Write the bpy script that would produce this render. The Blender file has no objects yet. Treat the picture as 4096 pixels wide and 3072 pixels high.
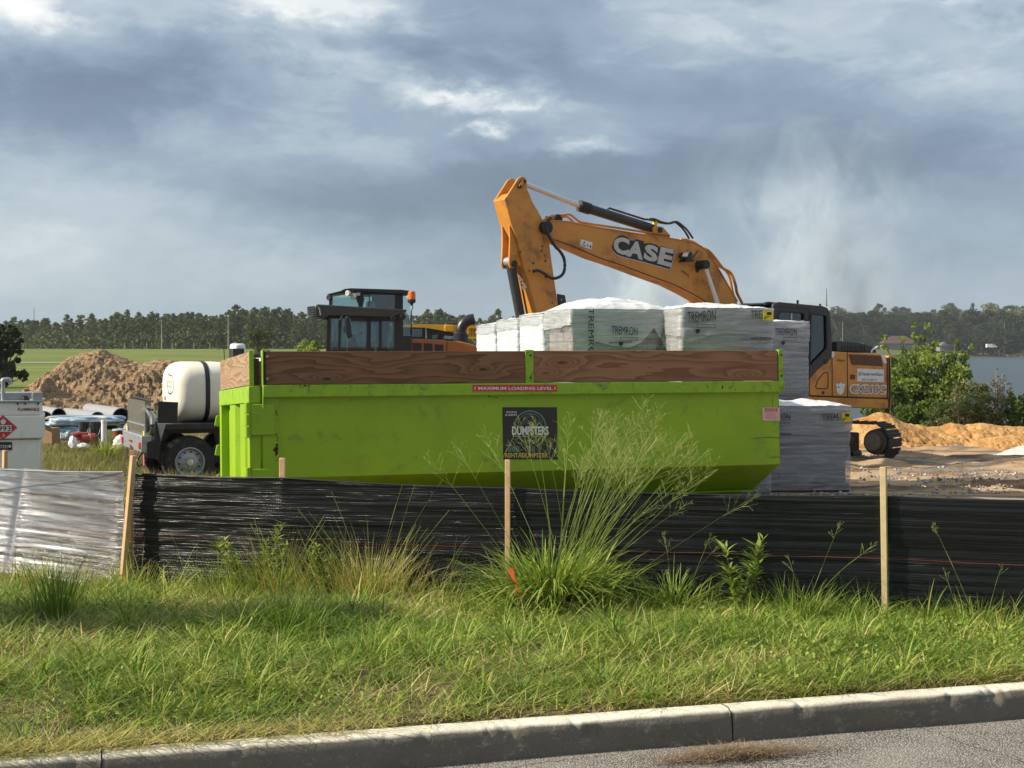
import bpy, bmesh, math, random
import numpy as np
from mathutils import Vector, Matrix
from mathutils.geometry import tessellate_polygon

R = math.radians
random.seed(7)
rng = np.random.default_rng(11)
SC = bpy.context.scene
COL = SC.collection

# ------------------------------------------------------------------ camera
FPX = 5917.0                      # focal length in pixels of the 4096 px wide photograph (52 mm equivalent)
CAM = Vector((0.0, 0.0, 1.65))
PITCH = math.atan(151.0 / FPX)
cam = bpy.data.cameras.new('camera')
cam.sensor_width = 36.0
cam.lens = FPX / 4096 * 36.0
cam.clip_start = 0.1
cam.clip_end = 9000
cam_o = bpy.data.objects.new('camera', cam)
COL.objects.link(cam_o)
cam_o.location = CAM
cam_o.rotation_euler = (R(90) - PITCH, 0, 0)
SC.camera = cam_o

# ------------------------------------------------------------------ light
SUN_AZ, SUN_EL = R(8), R(32)      # sun low on the left, a little behind the camera
SDIR = Vector((-math.cos(SUN_AZ) * math.cos(SUN_EL), -math.sin(SUN_AZ) * math.cos(SUN_EL), math.sin(SUN_EL)))
sun = bpy.data.lights.new('sun', 'SUN')
sun.energy = 5.0
sun.angle = R(0.5)
sun.color = (1.0, 0.90, 0.74)
sun_o = bpy.data.objects.new('sun', sun)
COL.objects.link(sun_o)
sun_o.rotation_euler = SDIR.to_track_quat('Z', 'Y').to_euler()
sun_o.location = (-30, -5, 30)

SC.view_settings.view_transform = 'Standard'
SC.view_settings.look = 'None'
SC.view_settings.exposure = 0.55
SC.view_settings.gamma = 1.0
SC.view_settings.use_curve_mapping = False

SC.render.engine = 'CYCLES'
SC.cycles.max_bounces = 8
SC.cycles.transparent_max_bounces = 24
SC.cycles.volume_bounces = 1

class NT:
    """small helper around a node tree"""
    def __init__(s, tree):
        s.t = tree; s.n = tree.nodes; s.l = tree.links
    def new(s, typ, **kw):
        nd = s.n.new(typ)
        for k, v in kw.items():
            setattr(nd, k, v)
        return nd
    def put(s, inp, v):
        if v is None: return
        if isinstance(v, bpy.types.NodeSocket): s.l.new(v, inp)
        else: inp.default_value = v
    def m(s, op, a, b=None, c=None, clamp=False):
        nd = s.new('ShaderNodeMath', operation=op, use_clamp=clamp)
        s.put(nd.inputs[0], a); s.put(nd.inputs[1], b)
        if c is not None: s.put(nd.inputs[2], c)
        return nd.outputs[0]
    def vm(s, op, a, b=None):
        nd = s.new('ShaderNodeVectorMath', operation=op)
        s.put(nd.inputs[0], a)
        if b is not None: s.put(nd.inputs[1], b)
        return nd.outputs[0]
    def noise(s, vec, scale, detail=3, rough=0.5, dist=0.0, color=False):
        nd = s.new('ShaderNodeTexNoise')
        s.put(nd.inputs['Vector'], vec)
        nd.inputs['Scale'].default_value = scale
        nd.inputs['Detail'].default_value = detail
        nd.inputs['Roughness'].default_value = rough
        nd.inputs['Distortion'].default_value = dist
        return nd.outputs['Color' if color else 'Fac']
    def voro(s, vec, scale, feature='F1', out='Distance', rand=1.0):
        nd = s.new('ShaderNodeTexVoronoi', feature=feature)
        s.put(nd.inputs['Vector'], vec)
        nd.inputs['Scale'].default_value = scale
        nd.inputs['Randomness'].default_value = rand
        return nd.outputs[out]
    def ramp(s, fac, stops, interp='LINEAR'):
        nd = s.new('ShaderNodeValToRGB')
        cr = nd.color_ramp
        cr.interpolation = interp
        while len(cr.elements) < len(stops): cr.elements.new(0.5)
        for e, (p, c) in zip(cr.elements, stops):
            e.position = p
            e.color = tuple(c) + (1,) if len(c) == 3 else c
        s.put(nd.inputs[0], fac)
        return nd.outputs[0]
    def step(s, x, a, b, ya=0.0, yb=1.0):
        nd = s.new('ShaderNodeMapRange', interpolation_type='SMOOTHSTEP')
        s.put(nd.inputs[0], x)
        for i, v in enumerate((a, b, ya, yb)): nd.inputs[i + 1].default_value = v
        return nd.outputs[0]
    def mix(s, f, a, b, blend='MIX'):
        nd = s.new('ShaderNodeMix', data_type='RGBA', blend_type=blend)
        s.put(nd.inputs[0], f); 
        for i, v in ((6, a), (7, b)):
            if not isinstance(v, bpy.types.NodeSocket) and len(v) == 3: v = tuple(v) + (1,)
            s.put(nd.inputs[i], v)
        return nd.outputs[2]
    def bump(s, h, strength=0.3, dist=0.01, normal=None):
        nd = s.new('ShaderNodeBump')
        nd.inputs['Strength'].default_value = strength
        nd.inputs['Distance'].default_value = dist
        s.put(nd.inputs['Height'], h)
        if normal is not None: s.put(nd.inputs['Normal'], normal)
        return nd.outputs[0]
    def scale(s, vec, xyz):
        return s.vm('MULTIPLY', vec, xyz)

# ------------------------------------------------------------------ sky
world = bpy.data.worlds.new('World')
SC.world = world
world.use_nodes = True
w = NT(world.node_tree)
w.n.clear()
dirv = w.new('ShaderNodeTexCoord').outputs['Generated']
sep = w.new('ShaderNodeSeparateXYZ'); w.l.new(dirv, sep.inputs[0])
wz = w.noise(dirv, 14.0, 5, 0.6, 0.0, True)
wsep = w.new('ShaderNodeSeparateXYZ'); w.l.new(wz, wsep.inputs[0])
wz2 = w.noise(w.scale(dirv, (1, 1, 2.0)), 42.0, 4, 0.6, 0.0, True)
wsep2 = w.new('ShaderNodeSeparateXYZ'); w.l.new(wz2, wsep2.inputs[0])
az = w.m('ARCTAN2', sep.outputs[0], sep.outputs[1])
az = w.m('ADD', az, w.m('MULTIPLY', w.m('SUBTRACT', wsep.outputs[0], 0.5), 0.10))
az = w.m('ADD', az, w.m('MULTIPLY', w.m('SUBTRACT', wsep2.outputs[0], 0.5), 0.05))
el = w.m('ARCSINE', sep.outputs[2])
elraw = el
el = w.m('ADD', el, w.m('MULTIPLY', w.m('SUBTRACT', wsep.outputs[1], 0.5), 0.035))
el = w.m('ADD', el, w.m('MULTIPLY', w.m('SUBTRACT', wsep2.outputs[1], 0.5), 0.022))
n1 = w.noise(w.scale(dirv, (1, 1, 2.6)), 5.5, 8, 0.50, 0.3)
n2 = w.noise(w.scale(dirv, (1, 1, 4.5)), 2.6, 4, 0.5, 0.3)
n3 = w.noise(w.scale(dirv, (1, 1, 2.2)), 26.0, 6, 0.6, 0.4)
val = w.m('ADD', 0.385, w.m('MULTIPLY', w.m('SUBTRACT', n1, 0.5), 0.30))
val = w.m('ADD', val, w.m('MULTIPLY', w.m('SUBTRACT', n2, 0.5), 0.18))
val = w.m('ADD', val, w.m('MULTIPLY', w.m('SUBTRACT', n3, 0.5), 0.20))
n4 = w.noise(w.scale(dirv, (1, 1, 2.6)), 11.0, 9, 0.58, 0.4)
lit = w.m('MULTIPLY', w.step(n4, .50, .60), w.step(elraw, .07, .18, .02, .085))      # crisp lit edges, mostly higher up
val = w.m('ADD', val, lit)
BL = [  # cloud masses: x, y on a 2212 px wide view of the sky, half sizes, brightness
    (20, 55, 80, 42, .36), (230, 30, 240, 50, .18), (690, 25, 150, 46, .40), (1000, 212, 140, 22, .40), (1140, 240, 110, 12, .24),
    (700, 140, 90, 24, .14), (840, 175, 100, 22, .20), (930, 196, 90, 20, .14), (1072, 292, 46, 13, .36), (1262, 326, 75, 14, .28), (430, 290, 70, 40, .12), (640, 190, 150, 50, .06),
    (100, 215, 260, 60, -.24), (180, 300, 260, 40, -.16), (430, 190, 200, 50, -.20), (330, 110, 160, 30, -.08), (740, 440, 420, 50, -.17), (1100, 380, 300, 40, -.10), (980, 130, 260, 50, -.13),
    (1300, 190, 330, 60, -.08), (1750, 345, 520, 60, -.22), (1800, 220, 300, 40, -.06), (1250, 430, 330, 60, -.14), (2060, 130, 190, 90, .15), (1500, 60, 260, 50, .12), (2080, 22, 160, 20, .18),
    (120, 540, 300, 130, .20), (640, 600, 170, 60, .14), (1000, 600, 200, 80, -.04), (2000, 640, 400, 50, .08), (2212, 20, 160, 40, -.15), (1560, 120, 200, 60, .06), (1900, 190, 160, 30, .08), (640, 330, 260, 24, .06), (300, 440, 200, 30, .08)]
for sx, sy, rx, ry, amp in BL:
    px, py = sx / .54, sy / .54
    a0, e0 = math.atan((px - 2048) / FPX), math.atan((1385 - py) / FPX)
    ra, re = rx / .54 / FPX, ry / .54 / FPX
    qa = w.m('DIVIDE', w.m('SUBTRACT', az, a0), ra)
    qe = w.m('DIVIDE', w.m('SUBTRACT', el, e0), re)
    q = w.m('ADD', w.m('MULTIPLY', qa, qa), w.m('MULTIPLY', qe, qe))
    val = w.m('MULTIPLY_ADD', w.m('EXPONENT', w.m('MULTIPLY', q, -0.8)), amp, val)
val = w.m('ADD', val, w.step(elraw, 0.22, 0.75, 0.0, 0.17))   # thinner, brighter cloud overhead
skycol = w.ramp(val, [(0.0, (.100, .135, .185)), (0.20, (.138, .185, .252)), (0.40, (.222, .284, .356)), (0.58, (.350, .408, .460)),
                      (0.76, (.60, .62, .62)), (1.0, (.84, .83, .79))])
low = w.step(elraw, 0.0, 0.075, 1.0, 0.0)
skycol = w.mix(w.m('MULTIPLY', low, 0.45), skycol, (.285, .355, .412))
nish = w.new('ShaderNodeTexSky', sky_type='NISHITA', sun_disc=False)
nish.sun_elevation = SUN_EL
nish.sun_rotation = math.atan2(SDIR.x, SDIR.y)
skycol10 = w.mix(1.0, skycol, (10, 10, 10), 'MULTIPLY')
skymix = w.mix(0.10, skycol10, nish.outputs[0])
bg = w.new('ShaderNodeBackground'); bg.inputs['Strength'].default_value = 0.1
w.l.new(skymix, bg.inputs['Color'])
wo = w.new('ShaderNodeOutputWorld'); w.l.new(bg.outputs[0], wo.inputs['Surface'])

# ------------------------------------------------------------------ materials
def principled(name):
    m = bpy.data.materials.new(name); m.use_nodes = True
    t = NT(m.node_tree)
    b = t.n['Principled BSDF']
    return m, t, b

def mat(name, col, rough=0.5, metal=0.0, var=0.15, nscale=6.0, bump=0.0, bscale=60.0, dirt=None, dirt_amt=0.5, dscale=3.0, coat=0.0, spec=0.5, bdist=0.004):
    m, t, b = principled(name)
    co = t.new('ShaderNodeTexCoord').outputs['Object']
    n = t.noise(co, nscale, 5, 0.6)
    c0 = tuple(max(0, c * (1 - var)) for c in col); c1 = tuple(min(1, c * (1 + var)) for c in col)
    c = t.ramp(n, [(0.3, c0), (0.7, c1)])
    if dirt is not None:
        d = t.noise(co, dscale, 8, 0.68, 0.4)
        f = t.step(d, 0.62 - 0.25 * dirt_amt, 0.80 - 0.1 * dirt_amt)
        c = t.mix(f, c, dirt)
        t.put(b.inputs['Roughness'], t.m('ADD', rough, t.m('MULTIPLY', f, 0.25), clamp=True))
    else:
        t.put(b.inputs['Roughness'], t.m('ADD', rough - 0.05, t.m('MULTIPLY', n, 0.1), clamp=True))
    t.l.new(c, b.inputs['Base Color'])
    b.inputs['Metallic'].default_value = metal
    b.inputs['Coat Weight'].default_value = coat
    b.inputs['Specular IOR Level'].default_value = spec
    if bump > 0:
        t.l.new(t.bump(t.noise(co, bscale, 5, 0.6), bump, bdist), b.inputs['Normal'])
    return m

def leaf_mat(name, stops, trans=0.35, rough=0.6, attr='tint'):
    m = bpy.data.materials.new(name); m.use_nodes = True
    t = NT(m.node_tree); t.n.clear()
    at = t.new('ShaderNodeAttribute', attribute_name=attr)
    c = t.ramp(at.outputs['Fac'], stops)
    d = t.new('ShaderNodeBsdfPrincipled'); t.l.new(c, d.inputs['Base Color']); d.inputs['Roughness'].default_value = rough
    d.inputs['Specular IOR Level'].default_value = 0.25
    tr = t.new('ShaderNodeBsdfTranslucent'); t.l.new(t.mix(1.0, c, (1.15, 1.2, .7), 'MULTIPLY'), tr.inputs['Color'])
    mx = t.new('ShaderNodeMixShader'); mx.inputs[0].default_value = trans
    t.l.new(d.outputs[0], mx.inputs[1]); t.l.new(tr.outputs[0], mx.inputs[2])
    o = t.new('ShaderNodeOutputMaterial'); t.l.new(mx.outputs[0], o.inputs[0])
    return m

M = {}
M['lime'] = mat('lime_paint', (.245, .41, .002), .45, 0, .10, 1.6, .05, 180, (.15, .22, .02), .36, 4)
M['lime_old'] = mat('lime_paint_worn', (.24, .42, .01), .5, 0, .12, 9, .1, 120, (.12, .18, .02), .5, 12)
M['rust'] = mat('rusty_steel', (.05, .022, .012), .85, 0, .5, 60)
M['black'] = mat('black_paint', (.012, .012, .013), .45, 0, .3, 8, 0.05, 90, (.05, .045, .04), .4, 6)
M['black_plastic'] = mat('black_plastic', (.016, .016, .018), .38, 0, .2, 12)
M['rubber'] = mat('tyre_rubber', (.018, .017, .016), .8, 0, .35, 14, .2, 70, (.07, .06, .05), .6, 9)
M['orange'] = mat('orange_paint', (.57, .240, .034), .42, 0, .10, 2.2, .04, 60, (.24, .10, .03), .62, 2.6)
M['orange_dark'] = mat('orange_grille', (.10, .035, .012), .6, 0, .2, 30)
M['burnt'] = mat('burnt_orange_hood', (.33, .10, .028), .45, 0, .06, 3)
M['yellow_machine'] = mat('yellow_machine_paint', (.62, .33, .02), .45, 0, .06, 3)
M['cab_grey'] = mat('dark_grey_cab_paint', (.032, .031, .031), .5, 0, .15, 4, 0, 60, (.06, .055, .05), .4, 5)
M['chrome'] = mat('chrome_rod', (.66, .66, .65), .24, .55, .05, 5)
M['steel'] = mat('galvanised_steel', (.36, .37, .38), .45, .6, .15, 12)
M['grease'] = mat('greasy_steel', (.03, .025, .02), .6, .3, .4, 20)
M['silver'] = mat('silver_letter', (.48, .47, .45), .5, .0, .12, 14)
M['white'] = mat('white_paint', (.74, .73, .70), .45, 0, .04, 4, 0, 60, (.45, .42, .37), .25, 3)
M['white_tank'] = mat('cream_plastic', (.80, .74, .62), .42, 0, .05, 2.2, 0, 60, (.55, .46, .33), .3, 2.2)
M['print_white'] = mat('white_print', (.68, .68, .67), .5, 0, .06, 10)
M['print_black'] = mat('black_print', (.015, .015, .016), .5, 0, .2, 10)
M['print_grey'] = mat('grey_print', (.085, .085, .09), .5, 0, .3, 16)
M['print_red'] = mat('red_print', (.50, .02, .025), .45, 0, .08, 10)
M['print_dkred'] = mat('dark_red_print', (.25, .015, .02), .5, 0, .1, 10)
M['print_pink'] = mat('faded_pink_sticker', (.62, .42, .40), .5, 0, .08, 12)
M['print_rose'] = mat('faded_red_print', (.50, .11, .11), .5, 0, .1, 12)
M['print_green'] = mat('green_print', (.10, .24, .14), .5, 0, .1, 12)
M['print_yellow'] = mat('yellow_print', (.50, .40, .04), .5, 0, .1, 12)
M['tag_yellow'] = mat('yellow_tag', (.78, .62, .01), .45, 0, .06, 10)
M['sign_black'] = mat('black_sign_board', (.022, .018, .015), .45, 0, .15, 6)
M['beacon'] = mat('orange_beacon', (.75, .16, .02), .25, 0, .1, 10)
M['red_plastic'] = mat('red_plastic', (.30, .04, .03), .4, 0, .2, 10)
M['brown_card'] = mat('cardboard', (.33, .21, .11), .8, 0, .1, 10)
M['pipe_grey'] = mat('grey_pipe', (.27, .275, .285), .55, 0, .06, 3, 0, 60, (.27, .25, .23), .3, 4)
M['inside_dark'] = mat('seat_fabric', (.025, .026, .03), .8, 0, .2, 12)
M['pallet_wood'] = mat('pallet_wood', (.06, .022, .018), .8, 0, .3, 16)
M['paver'] = mat('grey_paver', (.20, .185, .17), .85, 0, .22, 9, .3, 90)
M['stake_wood'] = mat('pine_stake', (.56, .37, .19), .7, 0, .12, 20, .2, 80, (.42, .24, .11), .3, 9)
M['stake_grey'] = mat('weathered_stake', (.46, .36, .18), .75, 0, .12, 20, .2, 80, (.30, .24, .12), .3, 9)
M['ribbon'] = mat('orange_flagging_tape', (.75, .10, .02), .5, 0, .15, 30)
M['pink'] = mat('pink_marker_paint', (.72, .24, .20), .6, 0, .2, 30)
M['bark'] = mat('bark', (.10, .075, .05), .9, 0, .3, 20, .5, 30)
M['pale_bark'] = mat('pale_bark', (.26, .235, .20), .9, 0, .25, 20, .4, 30)
M['pole_wood'] = mat('utility_pole_wood', (.30, .27, .22), .9, 0, .15, 10)
M['roof'] = mat('brown_shingles', (.085, .045, .03), .85, 0, .2, 5)
M['blue_vehicle'] = mat('house_wall', (.22, .20, .18), .7, 0, .05, 5)

def glass_mat(name, tint, alpha):
    m = bpy.data.materials.new(name); m.use_nodes = True
    t = NT(m.node_tree); t.n.clear()
    tr = t.new('ShaderNodeBsdfTransparent'); tr.inputs[0].default_value = (*tint, 1)
    gl = t.new('ShaderNodeBsdfGlossy'); gl.inputs['Roughness'].default_value = 0.03; gl.inputs['Color'].default_value = (.9, .95, 1, 1)
    fr = t.new('ShaderNodeFresnel'); fr.inputs[0].default_value = 1.5
    f = t.m('ADD', t.m('MULTIPLY', fr.outputs[0], 0.9), alpha, clamp=True)
    mx = t.new('ShaderNodeMixShader'); t.l.new(f, mx.inputs[0])
    t.l.new(tr.outputs[0], mx.inputs[1]); t.l.new(gl.outputs[0], mx.inputs[2])
    o = t.new('ShaderNodeOutputMaterial'); t.l.new(mx.outputs[0], o.inputs[0])
    return m
M['glass'] = glass_mat('tinted_glass', (.74, .84, .82), .05)
M['glass_dark'] = glass_mat('dark_cab_glass', (.40, .47, .44), .04)
M['lens'] = mat('lamp_lens', (.62, .64, .62), .2, 0, .05, 10)

def wood_mat(name, c0, c1, knot, scale=1.0, off=0.0, along='x'):
    """sawn pine board: growth rings bent round knots; grain runs along local x, board face is x-z"""
    m, t, b = principled(name)
    co = t.vm('ADD', t.new('ShaderNodeTexCoord').outputs['Object'], (off, off * .37, off * .11))
    if along == 'y':
        s0 = t.new('ShaderNodeSeparateXYZ'); t.l.new(co, s0.inputs[0]); cb = t.new('ShaderNodeCombineXYZ')
        t.l.new(s0.outputs[1], cb.inputs[0]); t.l.new(s0.outputs[0], cb.inputs[1]); t.l.new(s0.outputs[2], cb.inputs[2]); co = cb.outputs[0]
    sp = t.new('ShaderNodeSeparateXYZ'); t.l.new(co, sp.inputs[0])
    flat = t.new('ShaderNodeCombineXYZ'); t.l.new(t.m('MULTIPLY', sp.outputs[0], .62), flat.inputs[0]); t.l.new(t.m('MULTIPLY', sp.outputs[2], 2.3), flat.inputs[1])
    kd = t.voro(flat.outputs[0], 2.1)
    kn = t.m('EXPONENT', t.m('MULTIPLY', t.m('MULTIPLY', kd, kd), -34.0))
    kw = t.m('EXPONENT', t.m('MULTIPLY', t.m('MULTIPLY', kd, kd), -7.0))
    wv = t.noise(t.scale(co, (.34, 1, 3.0)), 1.9, 3, .45, .1)
    f = t.m('ADD', t.m('MULTIPLY', sp.outputs[2], 6.0 * scale), t.m('MULTIPLY', wv, 3.4 * scale))
    f = t.m('ADD', f, t.m('MULTIPLY', kw, .65))
    f = t.m('ADD', f, t.m('MULTIPLY', kn, 1.2))
    band = t.m('POWER', t.m('FRACT', t.m('MULTIPLY', f, 2.2)), 1.8)
    fine = t.noise(t.scale(co, (3, 30, 60)), 4.0, 4, .6)
    tone = t.noise(t.scale(co, (.5, 1, 2)), 3.0, 3, .5)
    v = t.m('ADD', t.m('MULTIPLY', band, .85), t.m('MULTIPLY', fine, .30))
    v = t.m('ADD', v, t.m('MULTIPLY', t.m('SUBTRACT', tone, .5), .5))
    c = t.ramp(v, [(.15, c0), (.55, tuple((a + d) / 2 for a, d in zip(c0, c1))), (.95, c1)])
    c = t.mix(t.m('MULTIPLY', t.step(kn, .80, .97), .85), c, knot)
    t.l.new(c, b.inputs['Base Color'])
    b.inputs['Roughness'].default_value = .75
    b.inputs['Specular IOR Level'].default_value = .25
    t.l.new(t.bump(v, .25, .003), b.inputs['Normal'])
    return m
M['board_a'] = wood_mat('treated_board_brown', (.23, .122, .064), (.125, .060, .029), (.025, .012, .008), 1.0, 0.0)
M['board_b'] = wood_mat('treated_board_red', (.31, .168, .085), (.185, .088, .042), (.06, .02, .01), .9, 7.7)
M['board_c'] = wood_mat('weathered_board', (.36, .25, .15), (.20, .12, .07), (.10, .05, .03), 1.2, 3.1, 'y')

# ------------------------------------------------------------------ mesh helpers
def tag(o, label, cat, group=None):
    o['label'] = label; o['category'] = cat
    if group: o['group'] = group
    return o
def struct(o): o['kind'] = 'structure'; return o
def stuff(o): o['kind'] = 'stuff'; return o

def empty(name, loc, rz=0.0, rx=0.0, ry=0.0):
    o = bpy.data.objects.new(name, None); COL.objects.link(o)
    o.location = loc; o.rotation_euler = (rx, ry, rz); o.empty_display_size = .2
    return o
def thing(name, label, cat, loc, rz=0.0, group=None, rx=0.0, ry=0.0):
    return tag(empty(name, loc, rz, rx, ry), label, cat, group)

class Fr:
    """a frame standing in the place: local x along heading phi, y away, z up; finds the local point seen at a photo pixel"""
    def __init__(s, P, phi):
        s.P = Vector(P); s.phi = phi
        s.a = Vector((math.cos(phi), math.sin(phi), 0)); s.n = Vector((-math.sin(phi), math.cos(phi), 0))
    def ray(s, px, py):
        u, v = (px - 2048) / FPX, (1536 - py) / FPX
        return Vector((u, math.cos(PITCH) + v * math.sin(PITCH), -math.sin(PITCH) + v * math.cos(PITCH)))
    def y(s, px, py, w=0.0):          # on the plane local y = w  -> (x, z)
        d = s.ray(px, py); q = s.P - CAM
        t = (q.dot(s.n) + w) / d.dot(s.n)
        p = CAM + d * t - s.P
        return (p.dot(s.a), p.z)
    def x(s, px, py, x0=0.0):         # on the plane local x = x0 -> (y, z)
        d = s.ray(px, py); q = s.P - CAM
        t = (q.dot(s.a) + x0) / d.dot(s.a)
        p = CAM + d * t - s.P
        return (p.dot(s.n), p.z)
    def pts(s, lst, w=0.0): return [s.y(px, py, w) for px, py in lst]
    def p3(s, px, py, w=0.0):
        x, z = s.y(px, py, w); return Vector((x, w, z))
    def rect(s, x0, y0, x1, y1, w=0.0):
        return [s.p3(x0, y0, w), s.p3(x1, y0, w), s.p3(x1, y1, w), s.p3(x0, y1, w)]
    def quad(s, lst, w=0.0): return [s.p3(px, py, w) for px, py in lst]

def at(px, py, d):
    r = Fr((0, 0, 0), 0).ray(px, py); t = d / r.y
    return CAM + r * t

def build_mesh(name, v, f, m=None, parent=None, sharp=35, bevel=0.0, seg=2, recalc=True, loc=None):
    me = bpy.data.meshes.new(name)
    me.from_pydata([tuple(p) for p in v], [], f)
    if recalc:
        bm = bmesh.new(); bm.from_mesh(me); bmesh.ops.recalc_face_normals(bm, faces=bm.faces); bm.to_mesh(me); bm.free()
    me.polygons.foreach_set('use_smooth', [sharp > 0] * len(me.polygons))
    if sharp > 0: me.set_sharp_from_angle(angle=R(sharp))
    if m is not None: me.materials.append(m if not isinstance(m, str) else M[m])
    o = bpy.data.objects.new(name, me); COL.objects.link(o)
    if parent is not None: o.parent = parent
    if loc is not None: o.location = loc
    if bevel > 0:
        b = o.modifiers.new('bevel', 'BEVEL'); b.width = bevel; b.segments = seg; b.limit_method = 'ANGLE'; b.angle_limit = R(40)
    return o

class MB:
    def __init__(s): s.v = []; s.f = []
    def add(s, v, f):
        o = len(s.v); s.v += [Vector(p) for p in v]; s.f += [tuple(i + o for i in q) for q in f]; return s
    def box(s, x0, x1, y0, y1, z0, z1):
        return s.add([(x0, y0, z0), (x1, y0, z0), (x1, y1, z0), (x0, y1, z0), (x0, y0, z1), (x1, y0, z1), (x1, y1, z1), (x0, y1, z1)],
                     [(0, 3, 2, 1), (4, 5, 6, 7), (0, 1, 5, 4), (1, 2, 6, 5), (2, 3, 7, 6), (3, 0, 4, 7)])
    def obox(s, c, size, mat3):
        hx, hy, hz = [q / 2 for q in size]
        vs = [Vector(c) + mat3 @ Vector((x, y, z)) for z in (-hz, hz) for x, y in ((-hx, -hy), (hx, -hy), (hx, hy), (-hx, hy))]
        return s.add(vs, [(0, 3, 2, 1), (4, 5, 6, 7), (0, 1, 5, 4), (1, 2, 6, 5), (2, 3, 7, 6), (3, 0, 4, 7)])
    def bar(s, p0, p1, wx, wy):
        p0, p1 = Vector(p0), Vector(p1); d = p1 - p0
        q = d.to_track_quat('Z', 'Y').to_matrix()
        return s.obox((p0 + p1) / 2, (wx, wy, d.length), q)
    def prism(s, pts, y0, y1, holes=()):
        """outline in local x-z, extruded along y"""
        loops = [list(pts)] + [list(h) for h in holes]
        tri = tessellate_polygon([[Vector((x, z, 0)) for x, z in lp] for lp in loops])
        flat = [p for lp in loops for p in lp]; n = len(flat)
        vs = [(x, y0, z) for x, z in flat] + [(x, y1, z) for x, z in flat]
        fs = [tuple(t) for t in tri] + [tuple(i + n for i in reversed(t)) for t in tri]
        o = 0
        for lp in loops:
            k = len(lp)
            for i in range(k):
                a, b = o + i, o + (i + 1) % k
                fs.append((a, b, b + n, a + n))
            o += k
        return s.add(vs, fs)
    def prism_x(s, pts, x0, x1, holes=()):
        """outline in local y-z, extruded along x"""
        t = MB().prism(pts, x0, x1, holes)
        return s.add([(p.y, p.x, p.z) for p in t.v], t.f)
    def prism_z(s, pts, z0, z1):
        t = MB().prism(pts, z0, z1)
        return s.add([(p.x, p.z, p.y) for p in t.v], t.f)
    def cyl(s, p0, p1, r0, r1=None, n=16, caps=True):
        r1 = r0 if r1 is None else r1
        p0, p1 = Vector(p0), Vector(p1); q = (p1 - p0).to_track_quat('Z', 'Y').to_matrix()
        vs = []
        for p, r in ((p0, r0), (p1, r1)):
            vs += [p + q @ Vector((r * math.cos(2 * math.pi * i / n), r * math.sin(2 * math.pi * i / n), 0)) for i in range(n)]
        fs = [(i, (i + 1) % n, n + (i + 1) % n, n + i) for i in range(n)]
        if caps: fs += [tuple(range(n))[::-1], tuple(range(n, 2 * n))]
        return s.add(vs, fs)
    def ring(s, p0, p1, ro, ri, n=24):
        """hollow tube along p0-p1"""
        p0, p1 = Vector(p0), Vector(p1); q = (p1 - p0).to_track_quat('Z', 'Y').to_matrix()
        vs = []
        for p, r in ((p0, ro), (p1, ro), (p1, ri), (p0, ri)):
            vs += [p + q @ Vector((r * math.cos(2 * math.pi * i / n), r * math.sin(2 * math.pi * i / n), 0)) for i in range(n)]
        fs = []
        for k in range(4):
            a, b = k * n, ((k + 1) % 4) * n
            fs += [(a + i, a + (i + 1) % n, b + (i + 1) % n, b + i) for i in range(n)]
        return s.add(vs, fs)
    def lathe(s, c, axis, prof, n=28):
        """profile [(r, t)] turned about axis through c"""
        q = Vector(axis).to_track_quat('Z', 'Y').to_matrix(); c = Vector(c); vs = []; fs = []
        for r, t in prof:
            vs += [c + q @ Vector((r * math.cos(2 * math.pi * i / n), r * math.sin(2 * math.pi * i / n), t)) for i in range(n)]
        for k in range(len(prof) - 1):
            fs += [(k * n + i, k * n + (i + 1) % n, (k + 1) * n + (i + 1) % n, (k + 1) * n + i) for i in range(n)]
        return s.add(vs, fs)
    def tube(s, path, r, n=8, caps=True):
        path = [Vector(p) for p in path]; rs = r if isinstance(r, (list, tuple)) else [r] * len(path)
        vs = []; fs = []; ref = Vector((0, 0, 1))
        for i, p in enumerate(path):
            d = (path[min(i + 1, len(path) - 1)] - path[max(i - 1, 0)]).normalized()
            u = d.cross(ref)
            if u.length < .1: u = d.cross(Vector((0, 1, 0)))
            u.normalize(); v = d.cross(u)
            vs += [p + (u * math.cos(2 * math.pi * k / n) + v * math.sin(2 * math.pi * k / n)) * rs[i] for k in range(n)]
        for i in range(len(path) - 1):
            fs += [(i * n + k, i * n + (k + 1) % n, (i + 1) * n + (k + 1) % n, (i + 1) * n + k) for k in range(n)]
        if caps: fs += [tuple(range(n)), tuple(range(len(path) * n - n, len(path) * n))]
        return s.add(vs, fs)
    def plate(s, q, thick=.002):
        """thin plate on four corners (TL, TR, BR, BL), grown towards the viewer side"""
        q = [Vector(p) for p in q]
        nrm = (q[1] - q[0]).cross(q[3] - q[0]).normalized()
        o = [p - nrm * thick for p in q]
        return s.add(q + o, [(0, 1, 2, 3), (7, 6, 5, 4), (0, 4, 5, 1), (1, 5, 6, 2), (2, 6, 7, 3), (3, 7, 4, 0)])
    def build(s, name, m, parent=None, **k): return build_mesh(name, s.v, s.f, m, parent, **k)

def smooth_path(pts, k=6):
    """Catmull-Rom through the points"""
    pts = [Vector(p) for p in pts]; out = []
    P = [pts[0]] + pts + [pts[-1]]
    for i in range(1, len(P) - 2):
        for j in range(k):
            t = j / k; a, b, c, d = P[i - 1], P[i], P[i + 1], P[i + 2]
            out.append(.5 * ((2 * b) + (c - a) * t + (2 * a - 5 * b + 4 * c - d) * t * t + (3 * b - a - 3 * c + d) * t ** 3))
    out.append(pts[-1]); return out

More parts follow.
